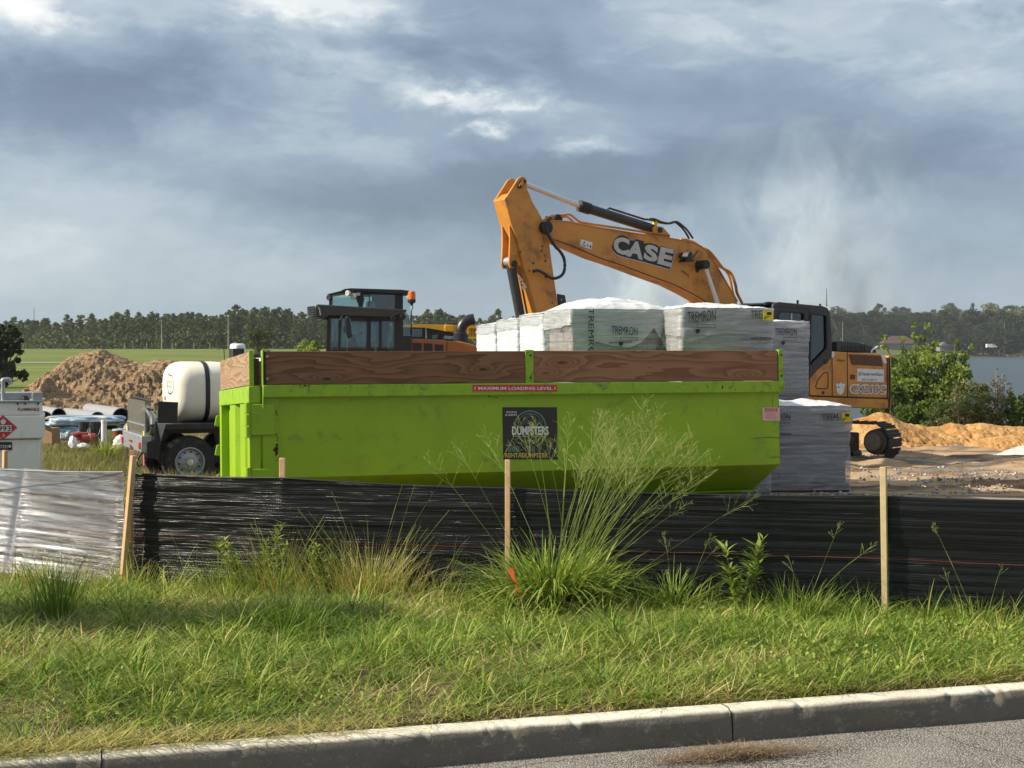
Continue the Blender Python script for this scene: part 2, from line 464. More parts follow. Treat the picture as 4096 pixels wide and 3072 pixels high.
_tc = {}
def glyphs(txt, bold=0.0):
    key = (txt, bold)
    if key not in _tc:
        cu = bpy.data.curves.new('lettering', 'FONT'); cu.body = txt; cu.resolution_u = 3; cu.offset = bold
        ob = bpy.data.objects.new('lettering', cu); COL.objects.link(ob)
        bpy.context.view_layer.update()
        me = bpy.data.meshes.new_from_object(ob.evaluated_get(bpy.context.evaluated_depsgraph_get()))
        vs = np.array([v.co[:] for v in me.vertices]); fs = [tuple(p.vertices) for p in me.polygons]
        bpy.data.objects.remove(ob); bpy.data.curves.remove(cu); bpy.data.meshes.remove(me)
        lo, hi = vs.min(0), vs.max(0)
        _tc[key] = ((vs[:, :2] - lo[:2]) / np.maximum(hi[:2] - lo[:2], 1e-6), fs)
    return _tc[key]
def lettering(mb, txt, q, bold=0.0, lift=.003, warp=None):
    """letters stretched over the quad TL, TR, BR, BL, standing lift proud of it"""
    uv, fs = glyphs(txt, bold)
    q = [Vector(p) for p in q]
    nrm = (q[1] - q[0]).cross(q[3] - q[0]).normalized()
    vs = []
    for u, v in uv:
        p = (q[3] * (1 - u) + q[2] * u) * (1 - v) + (q[0] * (1 - u) + q[1] * u) * v - nrm * lift
        if warp: p = warp(p)
        vs.append(p)
    return mb.add(vs, fs)
def sub(q, u0, v0, u1, v1):
    """part of a quad, fractions from its top left"""
    q = [Vector(p) for p in q]
    def P(u, v): return (q[0] * (1 - u) + q[1] * u) * (1 - v) + (q[3] * (1 - u) + q[2] * u) * v
    return [P(u0, v0), P(u1, v0), P(u1, v1), P(u0, v1)]

# numpy value noise
def _h(ix, iy, s):
    n = (ix.astype(np.int64) * 374761393 + iy.astype(np.int64) * 668265263 + s * 974711) & 0x7fffffff
    n = ((n ^ (n >> 13)) * 1274126177) & 0x7fffffff
    return ((n ^ (n >> 16)) & 0xffff) / 65535.0
def vnoise(x, y, s=0):
    x = np.asarray(x, float); y = np.asarray(y, float)
    ix = np.floor(x); iy = np.floor(y); fx = x - ix; fy = y - iy
    fx = fx * fx * (3 - 2 * fx); fy = fy * fy * (3 - 2 * fy)
    a = _h(ix, iy, s); b = _h(ix + 1, iy, s); c = _h(ix, iy + 1, s); d = _h(ix + 1, iy + 1, s)
    return (a * (1 - fx) + b * fx) * (1 - fy) + (c * (1 - fx) + d * fx) * fy
def fbm(x, y, s=0, o=4, g=.5):
    t = 0; A = 1.0; N = 0
    for i in range(o):
        t = t + A * vnoise(np.asarray(x) * 2 ** i, np.asarray(y) * 2 ** i, s + i * 17); N += A; A *= g
    return t / N
def sst(x, a, b):
    t = np.clip((np.asarray(x, float) - a) / (b - a), 0, 1); return t * t * (3 - 2 * t)

def np_mesh(name, V, Q, m, parent=None, smooth=True, attrs=None):
    """mesh straight from arrays: V (n,3), Q (k,4)"""
    me = bpy.data.meshes.new(name)
    me.vertices.add(len(V)); me.vertices.foreach_set('co', np.asarray(V, np.float32).ravel())
    k = Q.shape[1]
    me.loops.add(Q.size); me.loops.foreach_set('vertex_index', Q.astype(np.int32).ravel())
    me.polygons.add(len(Q)); me.polygons.foreach_set('loop_start', np.arange(0, Q.size, k, dtype=np.int32))
    me.polygons.foreach_set('loop_total', np.full(len(Q), k, np.int32))
    me.polygons.foreach_set('use_smooth', np.full(len(Q), smooth))
    me.update(calc_edges=True); me.validate()
    for an, av in (attrs or {}).items():
        at_ = me.attributes.new(an, 'FLOAT', 'POINT'); at_.data.foreach_set('value', np.asarray(av, np.float32))
    if m is not None: me.materials.append(M[m] if isinstance(m, str) else m)
    o = bpy.data.objects.new(name, me); COL.objects.link(o)
    if parent is not None: o.parent = parent
    return o
def grid_quads(nr, nc, wrap=False):
    r = np.arange(nr - 1)[:, None]; c = np.arange(nc if wrap else nc - 1)[None, :]; c2 = (c + 1) % nc
    a = r * nc + c; b = r * nc + c2; d = (r + 1) * nc + c; e = (r + 1) * nc + c2
    return np.stack([a, b, e, d], -1).reshape(-1, 4)

def blades(P, L, W, az, lean, droop, tint, nseg=3, twist=None, taper=1.4, base_w=.75):
    """curved strips. P (n,3) roots; returns V, Q, tint per vertex"""
    n = len(P); t = np.linspace(0, 1, nseg + 1)[None, :]
    dx, dy = np.cos(az)[:, None], np.sin(az)[:, None]
    hor = L[:, None] * (lean[:, None] * t + droop[:, None] * t * t * .8)
    ver = L[:, None] * (t * np.sqrt(np.clip(1 - lean[:, None] ** 2, .05, 1)) - droop[:, None] * t ** 2.6 * .75)
    tw = az + np.pi / 2 + (rng.normal(0, .6, n) if twist is None else twist)
    wx, wy = np.cos(tw)[:, None], np.sin(tw)[:, None]
    wd = W[:, None] * np.clip((base_w + (1 - base_w) * np.minimum(t * 4, 1)) * (1 - t ** taper * .93), .03, 1) * .5
    cx = P[:, 0:1] + dx * hor; cy = P[:, 1:2] + dy * hor; cz = P[:, 2:3] + ver
    A = np.stack([cx - wx * wd, cy - wy * wd, cz], -1); B = np.stack([cx + wx * wd, cy + wy * wd, cz], -1)
    V = np.stack([A, B], 2).reshape(-1, 3)
    k = nseg + 1
    base = (np.arange(n) * k * 2)[:, None]; s_ = (np.arange(nseg) * 2)[None, :]
    a = base + s_
    Q = np.stack([a, a + 1, a + 3, a + 2], -1).reshape(-1, 4)
    return V, Q, np.repeat(tint, k * 2)
def cat(parts):
    Vs, Qs, Ts = [], [], []; o = 0
    for V, Q, T in parts:
        Vs.append(V); Qs.append(Q + o); Ts.append(T); o += len(V)
    return np.concatenate(Vs), np.concatenate(Qs), np.concatenate(Ts)
def leaves(P, size, tint, aspect=.6, upbias=0.0):
    """free standing leaf quads with random attitude"""
    n = len(P)
    a = rng.normal(0, 1, (n, 3)); a /= np.linalg.norm(a, axis=1)[:, None]
    b = rng.normal(0, 1, (n, 3)); b[:, 2] *= (1 - upbias); b -= a * (a * b).sum(1)[:, None]; b /= np.linalg.norm(b, axis=1)[:, None] + 1e-9
    s = np.asarray(size) * np.ones(n)
    a = a * s[:, None]; b = b * (s * aspect)[:, None]
    V = np.stack([P - a * .55, P + b * .5 - a * .05, P + a * .55, P - b * .5 - a * .05], 1).reshape(-1, 3)
    Q = np.arange(n * 4).reshape(n, 4)
    return V, Q, np.repeat(tint, 4)

# ------------------------------------------------------------------ the ground
KF = Fr((-.34, 5.78, 0), R(16.1))         # kerb: front foot line
LAKE_Z = -3.45
FX0, FY0, FX1, FY1 = -2.43, 9.30, 2.09, 8.30   # fence line between the two end stakes
def fence_y(x): return FY0 + (x - FX0) * (FY1 - FY0) / (FX1 - FX0)
def Hh(x, y, detail=True):
    x = np.asarray(x, float); y = np.asarray(y, float)
    u = x / np.maximum(y, 1.0)
    left = 1 - sst(u, -.17, -.06)
    z = .17 - (.045 + .021 * left) * np.maximum(y - 13, 0)
    z = z * (1 - left) + np.maximum(z, -.46) * left
    flat_l = np.maximum(z, -.46)
    rise = -.46 + .004 * np.maximum(y - 55, 0) * sst(y, 40, 120)
    rise = np.minimum(rise, .95 + .0004 * np.maximum(y - 420, 0))
    zl = np.where(y < 55, flat_l, np.maximum(rise, -.46))
    zr = np.where(y < 42, z, .17 - .045 * 29 - sst(y, 42, 78) * 4.6)
    shore = 715 + 30 * np.sin(u * 40 + 1.0)
    far = -3.9 + (sst(y, shore - 22, shore + 14)) * 1.7 + np.clip((y - shore) / 560, 0, 1.5) * 23
    zr = np.where(y > 400, far, zr)
    rt = sst(u, .00, .10)
    zb = zl * (1 - rt) + zr * rt
    zz = np.where(y < 26, z, np.where(y < 42, z * (1 - sst(y, 26, 42)) + zb * sst(y, 26, 42), zb))
    kd = (x - KF.P.x) * KF.n.x + (y - KF.P.y) * KF.n.y
    zz = zz - (1 - sst(kd, .1, 1.2)) * .055
    zz = zz - .075 * np.exp(-((y - fence_y(x) + .1) / .75) ** 2) * (1 - sst(np.abs(x), 6, 9))
    if detail:
        zz = zz + (fbm(x * 1.1, y * 1.1, 3, 4) - .5) * .07 * sst(kd, .15, .8) * (1 - sst(y, 60, 90))
        site = sst(y - fence_y(x), .6, 2.5) * (1 - sst(y, 38, 46)) * sst(u, -.12, .05)
        rut = (fbm(x * .30, y * .9, 21, 4) - .5) * .46 + (fbm(x * 2.0, y * 4.0, 33, 4) - .5) * .16
        zz = zz + rut * site * sst(y, 15, 20) * sst(u, .16, .24)
    return zz
def H1(x, y, detail=True): return float(Hh(np.array([x]), np.array([y]), detail)[0])

def make_ground():
    rows = [0.0]
    while rows[-1] < 2600: rows.append(rows[-1] + .055 + rows[-1] * .0165)
    rows = np.array(rows); nc = 380
    t = np.linspace(-1, 1, nc)
    Wd = 9 + .62 * rows + .0004 * rows ** 2
    X = Wd[:, None] * (.72 * t + .28 * t ** 3)[None, :]
    slope = math.tan(KF.phi)
    yk = KF.P.y + .145 / math.cos(KF.phi) + slope * (np.clip(X, -14, 14) - KF.P.x)
    Y = yk * (1 - sst(rows, 3, 30))[:, None] + sst(rows, 3, 30)[:, None] * 6.0 + rows[:, None]
    Z = Hh(X, Y)
    Z[0] -= .03
    u = X / np.maximum(Y, 1)
    beh = sst(Y - fence_y(X), -.1, .5)
    site = beh * sst(u, -.20, -.08) * (1 - sst(Y, 55, 75))
    field = sst(Y, 40, 58) * (1 - sst(u, .0, .1)) + sst(Y, 52, 70) * sst(u, 0, .1) * (1 - sst(Y, 560, 660) * .85)
    V = np.stack([X, Y, Z], -1).reshape(-1, 3)
    m, n, b = principled('earth_and_turf')
    geo = n.new('ShaderNodeNewGeometry').outputs['Position']
    A = lambda s: n.new('ShaderNodeAttribute', attribute_name=s).outputs['Fac']
    nz = n.noise(geo, .9, 6, .62); nf = n.noise(geo, 14, 5, .65); nm = n.noise(n.scale(geo, (1, 2.6, 1)), .55, 6, .6, .3)
    verge = n.mix(n.step(nz, .35, .65), (.085, .062, .038), (.14, .115, .055))
    verge = n.mix(n.step(nf, .4, .7), verge, (.26, .185, .105))
    dirt = n.ramp(nm, [(.32, (.07, .045, .03)), (.43, (.19, .125, .08)), (.52, (.40, .27, .155)), (.72, (.50, .36, .225))])
    peb = n.voro(geo, 34, 'F1', 'Distance'); pc = n.voro(geo, 34, 'F1', 'Color')
    grav = n.mix(n.step(peb, .25, .6), n.ramp(pc, [(0, (.20, .19, .18)), (1, (.44, .42, .39))]), (.11, .10, .09))
    gm = n.step(n.noise(n.scale(geo, (1, 1.8, 1)), .33, 5, .62, .6), .52, .62)
    dirt = n.mix(gm, dirt, grav)
    dirt = n.mix(n.m('MULTIPLY', n.step(nf, .5, .8), .35), dirt, (.40, .28, .17))
    lawn = n.mix(n.step(n.noise(n.scale(geo, (1, 3.0, 1)), .035, 6, .65, .4), .34, .66), (.09, .135, .024), (.185, .205, .055))
    lawn = n.mix(n.m('MULTIPLY', n.step(n.noise(n.scale(geo, (1, 4, 1)), .35, 6, .7), .5, .8), .55), lawn, (.05, .085, .018))
    leftg = n.mix(n.step(nz, .38, .62), (.055, .07, .02), (.15, .115, .055))
    c = n.mix(A('behind'), verge, leftg)
    c = n.mix(A('site'), c, dirt)
    c = n.mix(A('field'), c, lawn)
    n.l.new(c, b.inputs['Base Color']); b.inputs['Roughness'].default_value = .95; b.inputs['Specular IOR Level'].default_value = .15
    hb = n.m('ADD', n.m('MULTIPLY', nf, .6), n.m('MULTIPLY', n.m('SUBTRACT', 1.0, peb), n.m('MULTIPLY', gm, .5)))
    n.l.new(n.bump(hb, .8, .03), b.inputs['Normal'])
    o = np_mesh('ground', V, grid_quads(len(rows), nc), m, attrs={'behind': beh.ravel(), 'site': site.ravel(), 'field': np.clip(field, 0, 1).ravel()})
    return struct(o)
make_ground()

# road ---------------------------------------------------------------
def make_road():
    m, n, b = principled('old_asphalt')
    geo = n.new('ShaderNodeNewGeometry').outputs['Position']
    peb = n.voro(geo, 120, 'F1', 'Distance'); pc = n.voro(geo, 120, 'F1', 'Color')
    st = n.ramp(pc, [(0, (.20, .18, .152)), (.5, (.36, .325, .28)), (1, (.58, .53, .46))])
    c = n.mix(n.step(peb, .28, .62), st, (.085, .078, .068))
    big = n.noise(geo, 2.2, 5, .6)
    c = n.mix(n.step(big, .35, .7, 0, .35), c, (.36, .33, .285))
    patch = n.step(n.noise(geo, 1.3, 5, .62, .5), .60, .68)
    c = n.mix(n.m('MULTIPLY', patch, .7), c, (.50, .44, .35))
    cr = n.voro(n.vm('ADD', geo, n.scale(n.noise(geo, 3.0, 4, .6, 0, True), (.35, .35, 0))), .55, 'DISTANCE_TO_EDGE')
    c = n.mix(n.step(cr, .0008, .003, .55, 0), c, (.03, .027, .024))
    n.l.new(c, b.inputs['Base Color']); b.inputs['Roughness'].default_value = .9; b.inputs['Specular IOR Level'].default_value = .3
    n.l.new(n.bump(n.m('SUBTRACT', 1.0, peb), .7, .006), b.inputs['Normal'])
    V = []; 
    xs = np.concatenate([np.linspace(-60, -6, 10), np.linspace(-5.8, 5.8, 90), np.linspace(6, 60, 10)]); ys = np.concatenate([np.linspace(-25, -2, 10), np.linspace(-1.9, .02, 40)])
    Xl, Yl = np.meshgrid(xs, ys)
    Zl = (fbm(Xl * .8, Yl * .8, 5, 3) - .5) * .02 - .006
    W_ = np.stack([KF.P.x + Xl * KF.a.x + Yl * KF.n.x, KF.P.y + Xl * KF.a.y + Yl * KF.n.y, Zl], -1).reshape(-1, 3)
    struct(np_mesh('road', W_, grid_quads(len(ys), len(xs)), m))
make_road()

# kerb ---------------------------------------------------------------
def make_kerb():
    m, n, b = principled('stained_concrete')
    geo = n.new('ShaderNodeNewGeometry').outputs['Position']
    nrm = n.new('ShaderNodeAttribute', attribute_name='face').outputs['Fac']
    nz = n.noise(geo, 5, 7, .65); nf = n.noise(geo, 70, 4, .6); sp = n.voro(geo, 55)
    c = n.mix(n.step(nz, .35, .68), (.76, .70, .57), (.62, .57, .46))
    c = n.mix(n.m('MULTIPLY', n.step(nf, .52, .75), .4), c, (.30, .26, .21))
    mil_shade = n.m('MULTIPLY', nrm, n.step(n.noise(n.scale(geo, (1, 1, 1.6)), 11, 7, .70), .05, .46))  # mildew and the shade of the upright front, both put into the colour
    c = n.mix(n.m('MULTIPLY', mil_shade, 0.86), c, (.068, .054, .040))
    c = n.mix(n.m('MULTIPLY', n.step(sp, .06, .16, 1, 0), .5), c, (.52, .48, .40))
    n.l.new(c, b.inputs['Base Color']); b.inputs['Roughness'].default_value = .95; b.inputs['Specular IOR Level'].default_value = .2
    n.l.new(n.bump(n.m('ADD', n.m('MULTIPLY', nf, .6), nz), .6, .008), b.inputs['Normal'])
    root = struct(empty('kerb', KF.P, KF.phi))
    prof = [(0.0, -.05), (.002, .0), (.004, .05), (.008, .09), (.016, .113), (.032, .1245), (.055, .127), (.09, .128), (.125, .127), (.15, .122), (.158, .05)]
    L = 2.543
    for k in range(-3, 4):
        x0 = 1.316 + L * k; N = 240
        xs = np.linspace(x0 + .0025, x0 + L - .0025, N)
        X = np.repeat(xs[:, None], len(prof), 1); Y = np.array([p[0] for p in prof])[None, :].repeat(N, 0); Z = np.array([p[1] for p in prof])[None, :].repeat(N, 0)
        e = np.array([0, 0, .3, .8, 1, 1, .6, .3, .2, .2, 0])[None, :]
        j = (fbm(X * 9, Y * 30 + Z * 40, 40 + k, 4) - .5)
        chip = np.clip(fbm(X * 14, Y * 0 + Z * 18, 70 + k, 3) - .62, 0, 1) * .10
        Y = Y + e * (j * .012 + chip); Z = Z + e * (j * .010 - chip * .5)
        # settled edges at the joints
        edge = np.exp(-np.minimum(X - x0, x0 + L - X) / .012)[:, :]
        Y = Y + edge * .006 * e
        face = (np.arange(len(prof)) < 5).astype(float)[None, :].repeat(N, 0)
        V = np.stack([X, Y, Z], -1).reshape(-1, 3)
        Q = grid_quads(N, len(prof))
        if k > -3: MB().box(x0 - .006, x0 + .006, .02, .15, -.05, .110).build('joint_filler', 'print_black', root)
        cap0 = np.array([[0, 1, 9, 10], [1, 2, 8, 9], [2, 3, 7, 8], [3, 4, 6, 7]]); off = (N - 1) * len(prof)
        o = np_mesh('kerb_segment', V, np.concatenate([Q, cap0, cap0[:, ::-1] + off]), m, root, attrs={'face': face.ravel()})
make_kerb()

# lake -----------------------------------------------------------------
def make_lake():
    m, n, b = principled('lake_water')
    geo = n.new('ShaderNodeNewGeometry').outputs['Position']
    b.inputs['Base Color'].default_value = (.035, .05, .052, 1); b.inputs['Roughness'].default_value = .28; b.inputs['IOR'].default_value = 1.33
    h = n.m('ADD', n.noise(n.scale(geo, (.5, 1, 1)), .9, 4, .6), n.m('MULTIPLY', n.noise(n.scale(geo, (.4, 1, 1)), .12, 3, .5), 1.4))
    n.l.new(n.bump(h, .9, .9), b.inputs['Normal'])
    V = np.array([(x, y, LAKE_Z) for y in (58, 300, 790) for x in (-40, 120, 420)], float)
    struct(np_mesh('lake', V, grid_quads(3, 3), m))
make_lake()

# path far off on the field
def make_path():
    m, n, b = principled('pale_gravel_path')
    b.inputs['Base Color'].default_value = (.42, .40, .34, 1); b.inputs['Roughness'].default_value = .95
    V = []
    for i in range(30):
        x = -95 + i * 1.75
        y = 148 + .35 * (x + 60) + 3 * math.sin(x * .05)
        V += [(x, y, H1(x, y, False) + .07), (x - .8, y + 3.4, H1(x - .8, y + 3.4, False) + .07)]
    struct(np_mesh('path', np.array(V), grid_quads(30, 2), m))
make_path()

# ------------------------------------------------------------------ grass on the verge
M['grass'] = leaf_mat('grass_blades', [(0, (.026, .062, .010)), (.20, (.11, .20, .026)), (.50, (.255, .345, .052)), (.76, (.47, .42, .13)), (1, (.62, .48, .26))], .24)
M['grass2'] = leaf_mat('site_grass_blades', [(0, (.045, .07, .014)), (.5, (.17, .175, .045)), (1, (.42, .33, .17))], .35)
M['culm'] = leaf_mat('seed_stems', [(0, (.07, .14, .03)), (.5, (.26, .33, .085)), (1, (.52, .52, .22))], .45)

def kerb_dist(x, y): return (x - KF.P.x) * KF.n.x + (y - KF.P.y) * KF.n.y
def make_grass():
    parts = []
    def area(n, ymin_k=.10):
        x = rng.uniform(-3.9, 4.0, n); t = rng.uniform(0, 1, n)
        yb = KF.P.y + math.tan(KF.phi) * (x - KF.P.x) + ymin_k / math.cos(KF.phi); yf = fence_y(x) - .02
        return x, yb + (yf - yb) * t, t
    # fine turf
    n = 85000; x, y, t = area(n, .165)
    dens = fbm(x * 1.6, y * 1.6, 90, 4); clump = fbm(x * 5.5, y * 5.5, 91, 3)
    bare = np.clip((fbm(x * 1.5, y * 2.0, 99, 4) - .53) * 7, 0, .93)
    keep = rng.uniform(0, 1, n) < np.clip((dens - .22) * 3.0 + clump * .3, .12, 1) * (1 - bare)
    x, y, t, dens, clump = [q[keep] for q in (x, y, t, dens, clump)]
    n = len(x); z = Hh(x, y)
    dry = np.clip(1.1 - kerb_dist(x, y) / .45, 0, 1) * .45 + np.clip((fbm(x * 1.2, y * 1.2, 95, 3) - .52) * 2.6, 0, .6) + .30 * sst(-x, 1.2, 2.2) * (1 - sst(kerb_dist(x, y), .5, 1.0))
    L = (.035 + .10 * clump + .07 * sst(t, .35, .95) * (1 - .6 * sst(x, .4, 1.4))) * rng.uniform(.55, 1.5, n) * (1 - .5 * np.clip(dry, 0, 1))
    tint = np.clip(.18 + .42 * rng.beta(2, 3, n) + .22 * (fbm(x * 2.5, y * 2.5, 97, 3) - .4) + dry * rng.uniform(.3, 1.0, n), 0, 1)
    parts.append(blades(np.stack([x, y, z - .008], -1), L, rng.uniform(.0036, .0085, n), rng.uniform(0, 6.28, n), rng.uniform(.1, .85, n), rng.uniform(.1, .8, n), tint, 3))
    # matted runners and thatch, green and dry, lying through the turf
    n = 52000; x, y, t = area(n, .16); z = Hh(x, y)
    dryp = np.clip((fbm(x * 1.1, y * 1.6, 127, 4) - .38) * 3.6, 0, 1)
    parts.append(blades(np.stack([x, y, z + rng.uniform(0, .05, n)], -1), rng.uniform(.05, .17, n), rng.uniform(.003, .007, n), rng.uniform(0, 6.28, n), rng.uniform(.75, 1.0, n), rng.uniform(-.1, .35, n), np.clip(rng.beta(2, 3, n) * .8 + dryp * rng.uniform(0, .75, n), 0, 1), 3))
    # fallen dead straw
    n = 18000; x, y, t = area(n, .155)
    keep = rng.uniform(0, 1, n) < np.clip(1.2 - kerb_dist(x, y) / 1.0, .12, 1); x, y = x[keep], y[keep]; n = len(x)
    parts.append(blades(np.stack([x, y, Hh(x, y) + rng.uniform(0, .03, n)], -1), rng.uniform(.06, .22, n), rng.uniform(.0025, .005, n), rng.uniform(0, 6.28, n), rng.uniform(.9, 1.0, n), rng.uniform(-.05, .3, n), rng.uniform(.72, 1, n), 3))
    # straw and runners lying over the kerb where the soil has crept onto it
    n = 9000; x = rng.uniform(-3.2, -.2, n); y = KF.P.y + math.tan(KF.phi) * (x - KF.P.x) + rng.uniform(.05, .22, n) / math.cos(KF.phi)
    k = rng.uniform(0, 1, n) < np.clip((-x - .2) / 1.6, 0, 1) * (.25 + fbm(x * 3, y * 3, 119, 3)); x, y = x[k], y[k]; n = len(x)
    parts.append(blades(np.stack([x, y, np.full(n, .128) + rng.uniform(0, .02, n)], -1), rng.uniform(.05, .16, n), rng.uniform(.003, .006, n), rng.uniform(0, 6.28, n), rng.uniform(.85, 1.0, n), rng.uniform(-.05, .2, n), rng.uniform(.5, 1, n), 3))
    # broad leaved tussocks
    nt = 1150; cx, cy, ct = area(nt, .22)
    wgt = np.clip(fbm(cx * .9, cy * .9, 101, 3) * 1.5 - .25 + .3 * sst(cx, -.5, 1.5), .08, 1) * (1 - np.clip((fbm(cx * 1.5, cy * 2.0, 99, 4) - .53) * 7, 0, .95)); k = rng.uniform(0, 1, nt) < wgt; cx, cy, ct = cx[k], cy[k], ct[k]
    for X, Y, T in zip(cx, cy, ct):
        m_ = int(rng.integers(22, 56)); sz = rng.uniform(.07, .19) * (1 + .7 * T * (1 - .7 * float(sst(X, .3, 1.2))))
        a = rng.uniform(0, 6.28, m_); r = np.abs(rng.normal(0, .03, m_))
        px, py = X + r * np.cos(a), Y + r * np.sin(a)
        tn = rng.uniform(.22, .62)
        parts.append(blades(np.stack([px, py, np.full(m_, H1(X, Y) - .01)], -1), sz * rng.uniform(.6, 1.4, m_), rng.uniform(.0055, .013, m_), a + rng.normal(0, .5, m_), rng.uniform(.15, .8, m_), rng.uniform(.15, .8, m_),
                            np.clip(tn + rng.normal(0, .1, m_) + (rng.uniform(0, 1, m_) < .07) * .4, 0, 1), 4))
    # taller uncut grass along the fence
    n = 20000; x, y, t = area(n); d = fence_y(x) - y
    keep = rng.uniform(0, 1, n) < np.exp(-d / .38) * np.clip(fbm(x * 2.2, y * 2.2, 111, 3) * 2.2 - .45, .05, 1); x, y = x[keep], y[keep]; n = len(x)
    parts.append(blades(np.stack([x, y, Hh(x, y)], -1), rng.uniform(.12, .36, n) * (.45 + .8 * fbm(x * 1.4, y * 1.4, 115, 2)) * (1 - .45 * sst(x, .4, 1.3)), rng.uniform(.003, .007, n), rng.uniform(0, 6.28, n), rng.uniform(.05, .5, n), rng.uniform(.05, .55, n),
                        np.clip(rng.beta(2, 3, n) * .8 + .12 + (rng.uniform(0, 1, n) < .14) * .4, 0, 1), 4))
    for i in range(150):
        X = rng.uniform(-3.6, 3.8); Y = fence_y(X) - .05 - abs(rng.normal(0, .13)); m_ = int(rng.integers(18, 60)); hh = rng.uniform(.12, .38) * (1 - .35 * float(sst(X, .4, 1.2))) * (.5 + .9 * float(fbm(np.array([X * 1.3]), np.array([0.0]), 117, 2)[0]))
        a = rng.uniform(0, 6.28, m_); r = np.abs(rng.normal(0, .045, m_)); tn = rng.uniform(.12, .85)
        parts.append(blades(np.stack([X + r * np.cos(a), Y + r * np.sin(a) * .6, np.full(m_, H1(X, Y) - .01)], -1), hh * rng.uniform(.5, 1.25, m_), rng.uniform(.003, .009, m_), a + rng.normal(0, .6, m_), rng.uniform(.02, .55, m_), rng.uniform(.05, .8, m_), np.clip(tn + rng.normal(0, .12, m_), 0, 1), 5))
    V, Q, T = cat(parts)
    stuff(np_mesh('grass', V, Q, 'grass', attrs={'tint': T}))
    # herb layer: little round leaves
    n = 26000; x, y, t = area(n, .2); keep = rng.uniform(0, 1, n) < np.clip(fbm(x * 1.3, y * 1.3, 121, 4) * 3 - 1.3, .02, 1); x, y = x[keep], y[keep]; n = len(x)
    P = np.stack([x, y, Hh(x, y) + rng.uniform(.01, .11, n)], -1)
    V, Q, T = leaves(P, rng.uniform(.012, .026, n), rng.uniform(.2, .62, n), .7)
    stuff(np_mesh('ground_cover', V, Q, 'grass', attrs={'tint': T}))
make_grass()

def make_site_grass():
    n = 42000; u = rng.uniform(-.36, -.165, n); d = rng.uniform(10.5, 34, n) ; x = u * d; y = d
    k = rng.uniform(0, 1, n) < np.clip(fbm(x * .7, y * .5, 131, 3) * 2.4 - .5, .1, 1); x, y = x[k], y[k]; n = len(x)
    V, Q, T = blades(np.stack([x, y, Hh(x, y) - .01], -1), rng.uniform(.12, .40, n), rng.uniform(.006, .015, n), rng.uniform(0, 6.28, n), rng.uniform(.1, .7, n), rng.uniform(.1, .7, n),
                     np.clip(fbm(x * .8, y * .5, 133, 3) * 1.2 + .05 + rng.normal(0, .16, n), 0, 1), 3)
    o = stuff(np_mesh('site_grass', V, Q, 'grass2', attrs={'tint': T}))
make_site_grass()

def plant(name, label, cat_, x, y, parts, m='grass', group=None):
    V, Q, T = cat(parts); z = H1(x, y)
    t = thing(name, label, cat_, (x, y, z), group=group)
    V = V - np.array([x, y, z])
    return t, V, Q, T

def panicle(p, d, Ln, nb, tint, spread=.50, w=.0019):
    """open seed head: primary branches with short twigs, along direction d from p"""
    out = []
    d = d / np.linalg.norm(d)
    for i in range(nb):
        t = i / nb; q = p + d * Ln * t
        for sgn in (0, 1):
            a = rng.uniform(0, 6.28); side = np.array([math.cos(a), math.sin(a) * .6, rng.uniform(-.1, .35)])
            L = Ln * (.55 * (1 - t) + .13) * rng.uniform(.6, 1.15)
            e = d * (1 - spread) + side * spread; e = e / np.linalg.norm(e)
            out.append((q, q + e * L, w * .8))
            for j in range(int(rng.integers(2, 5))):
                tt = rng.uniform(.35, 1.0); q2 = q + e * L * tt
                e2 = e + rng.normal(0, .45, 3); e2 /= np.linalg.norm(e2)
                out.append((q2, q2 + e2 * L * rng.uniform(.15, .35), w * .85))
    out.append((p, p + d * Ln, w))
    return out
def strokes(S, tint):
    """thin flat strokes facing about the road"""
    A = np.array([s[0] for s in S]); B = np.array([s[1] for s in S]); W_ = np.array([s[2] for s in S])[:, None] * .5
    D = B - A; side = np.cross(D, np.array([0, -1.0, .0])[None] + rng.normal(0, .35, A.shape)); side /= np.linalg.norm(side, axis=1)[:, None] + 1e-9
    V = np.stack([A - side * W_, A + side * W_, B + side * W_ * .8, B - side * W_ * .8], 1).reshape(-1, 3)
    return V, np.arange(len(A) * 4).reshape(-1, 4), np.repeat(np.asarray(tint) * np.ones(len(A)), 4)
def stem_path(p, L, az, lean, bend, k=7):
    t = np.linspace(0, 1, k)
    hor = L * (lean * t + bend * t * t); ver = L * (t * math.sqrt(max(.1, 1 - lean * lean)) - bend * .55 * t ** 2.5)
    return np.stack([p[0] + math.cos(az) * hor, p[1] + math.sin(az) * hor, p[2] + ver], -1)

def seed_stems(x, y, spec, w=.0042, tint=(.35, .8)):
    """spec rows: azimuth, length, lean, bend, panicle length, branches"""
    S = []; T = []
    for az, L, lean, bend, pl, nb in spec:
        z = H1(x, y)
        p = np.array([x + rng.normal(0, .05), y + rng.normal(0, .03), z])
        P = stem_path(p, L, az, lean, bend)
        tn = rng.uniform(*tint)
        for i in range(len(P) - 1):
            S.append((P[i], P[i + 1], w * (1 - .06 * i))); T.append(tn * .8)
        if nb:
            pn = panicle(P[-1], P[-1] - P[-2], pl, nb, tn)
            S += pn; T += list(np.clip(tn + rng.normal(.12, .12, len(pn)), 0, 1))
    return strokes(S, np.array(T))

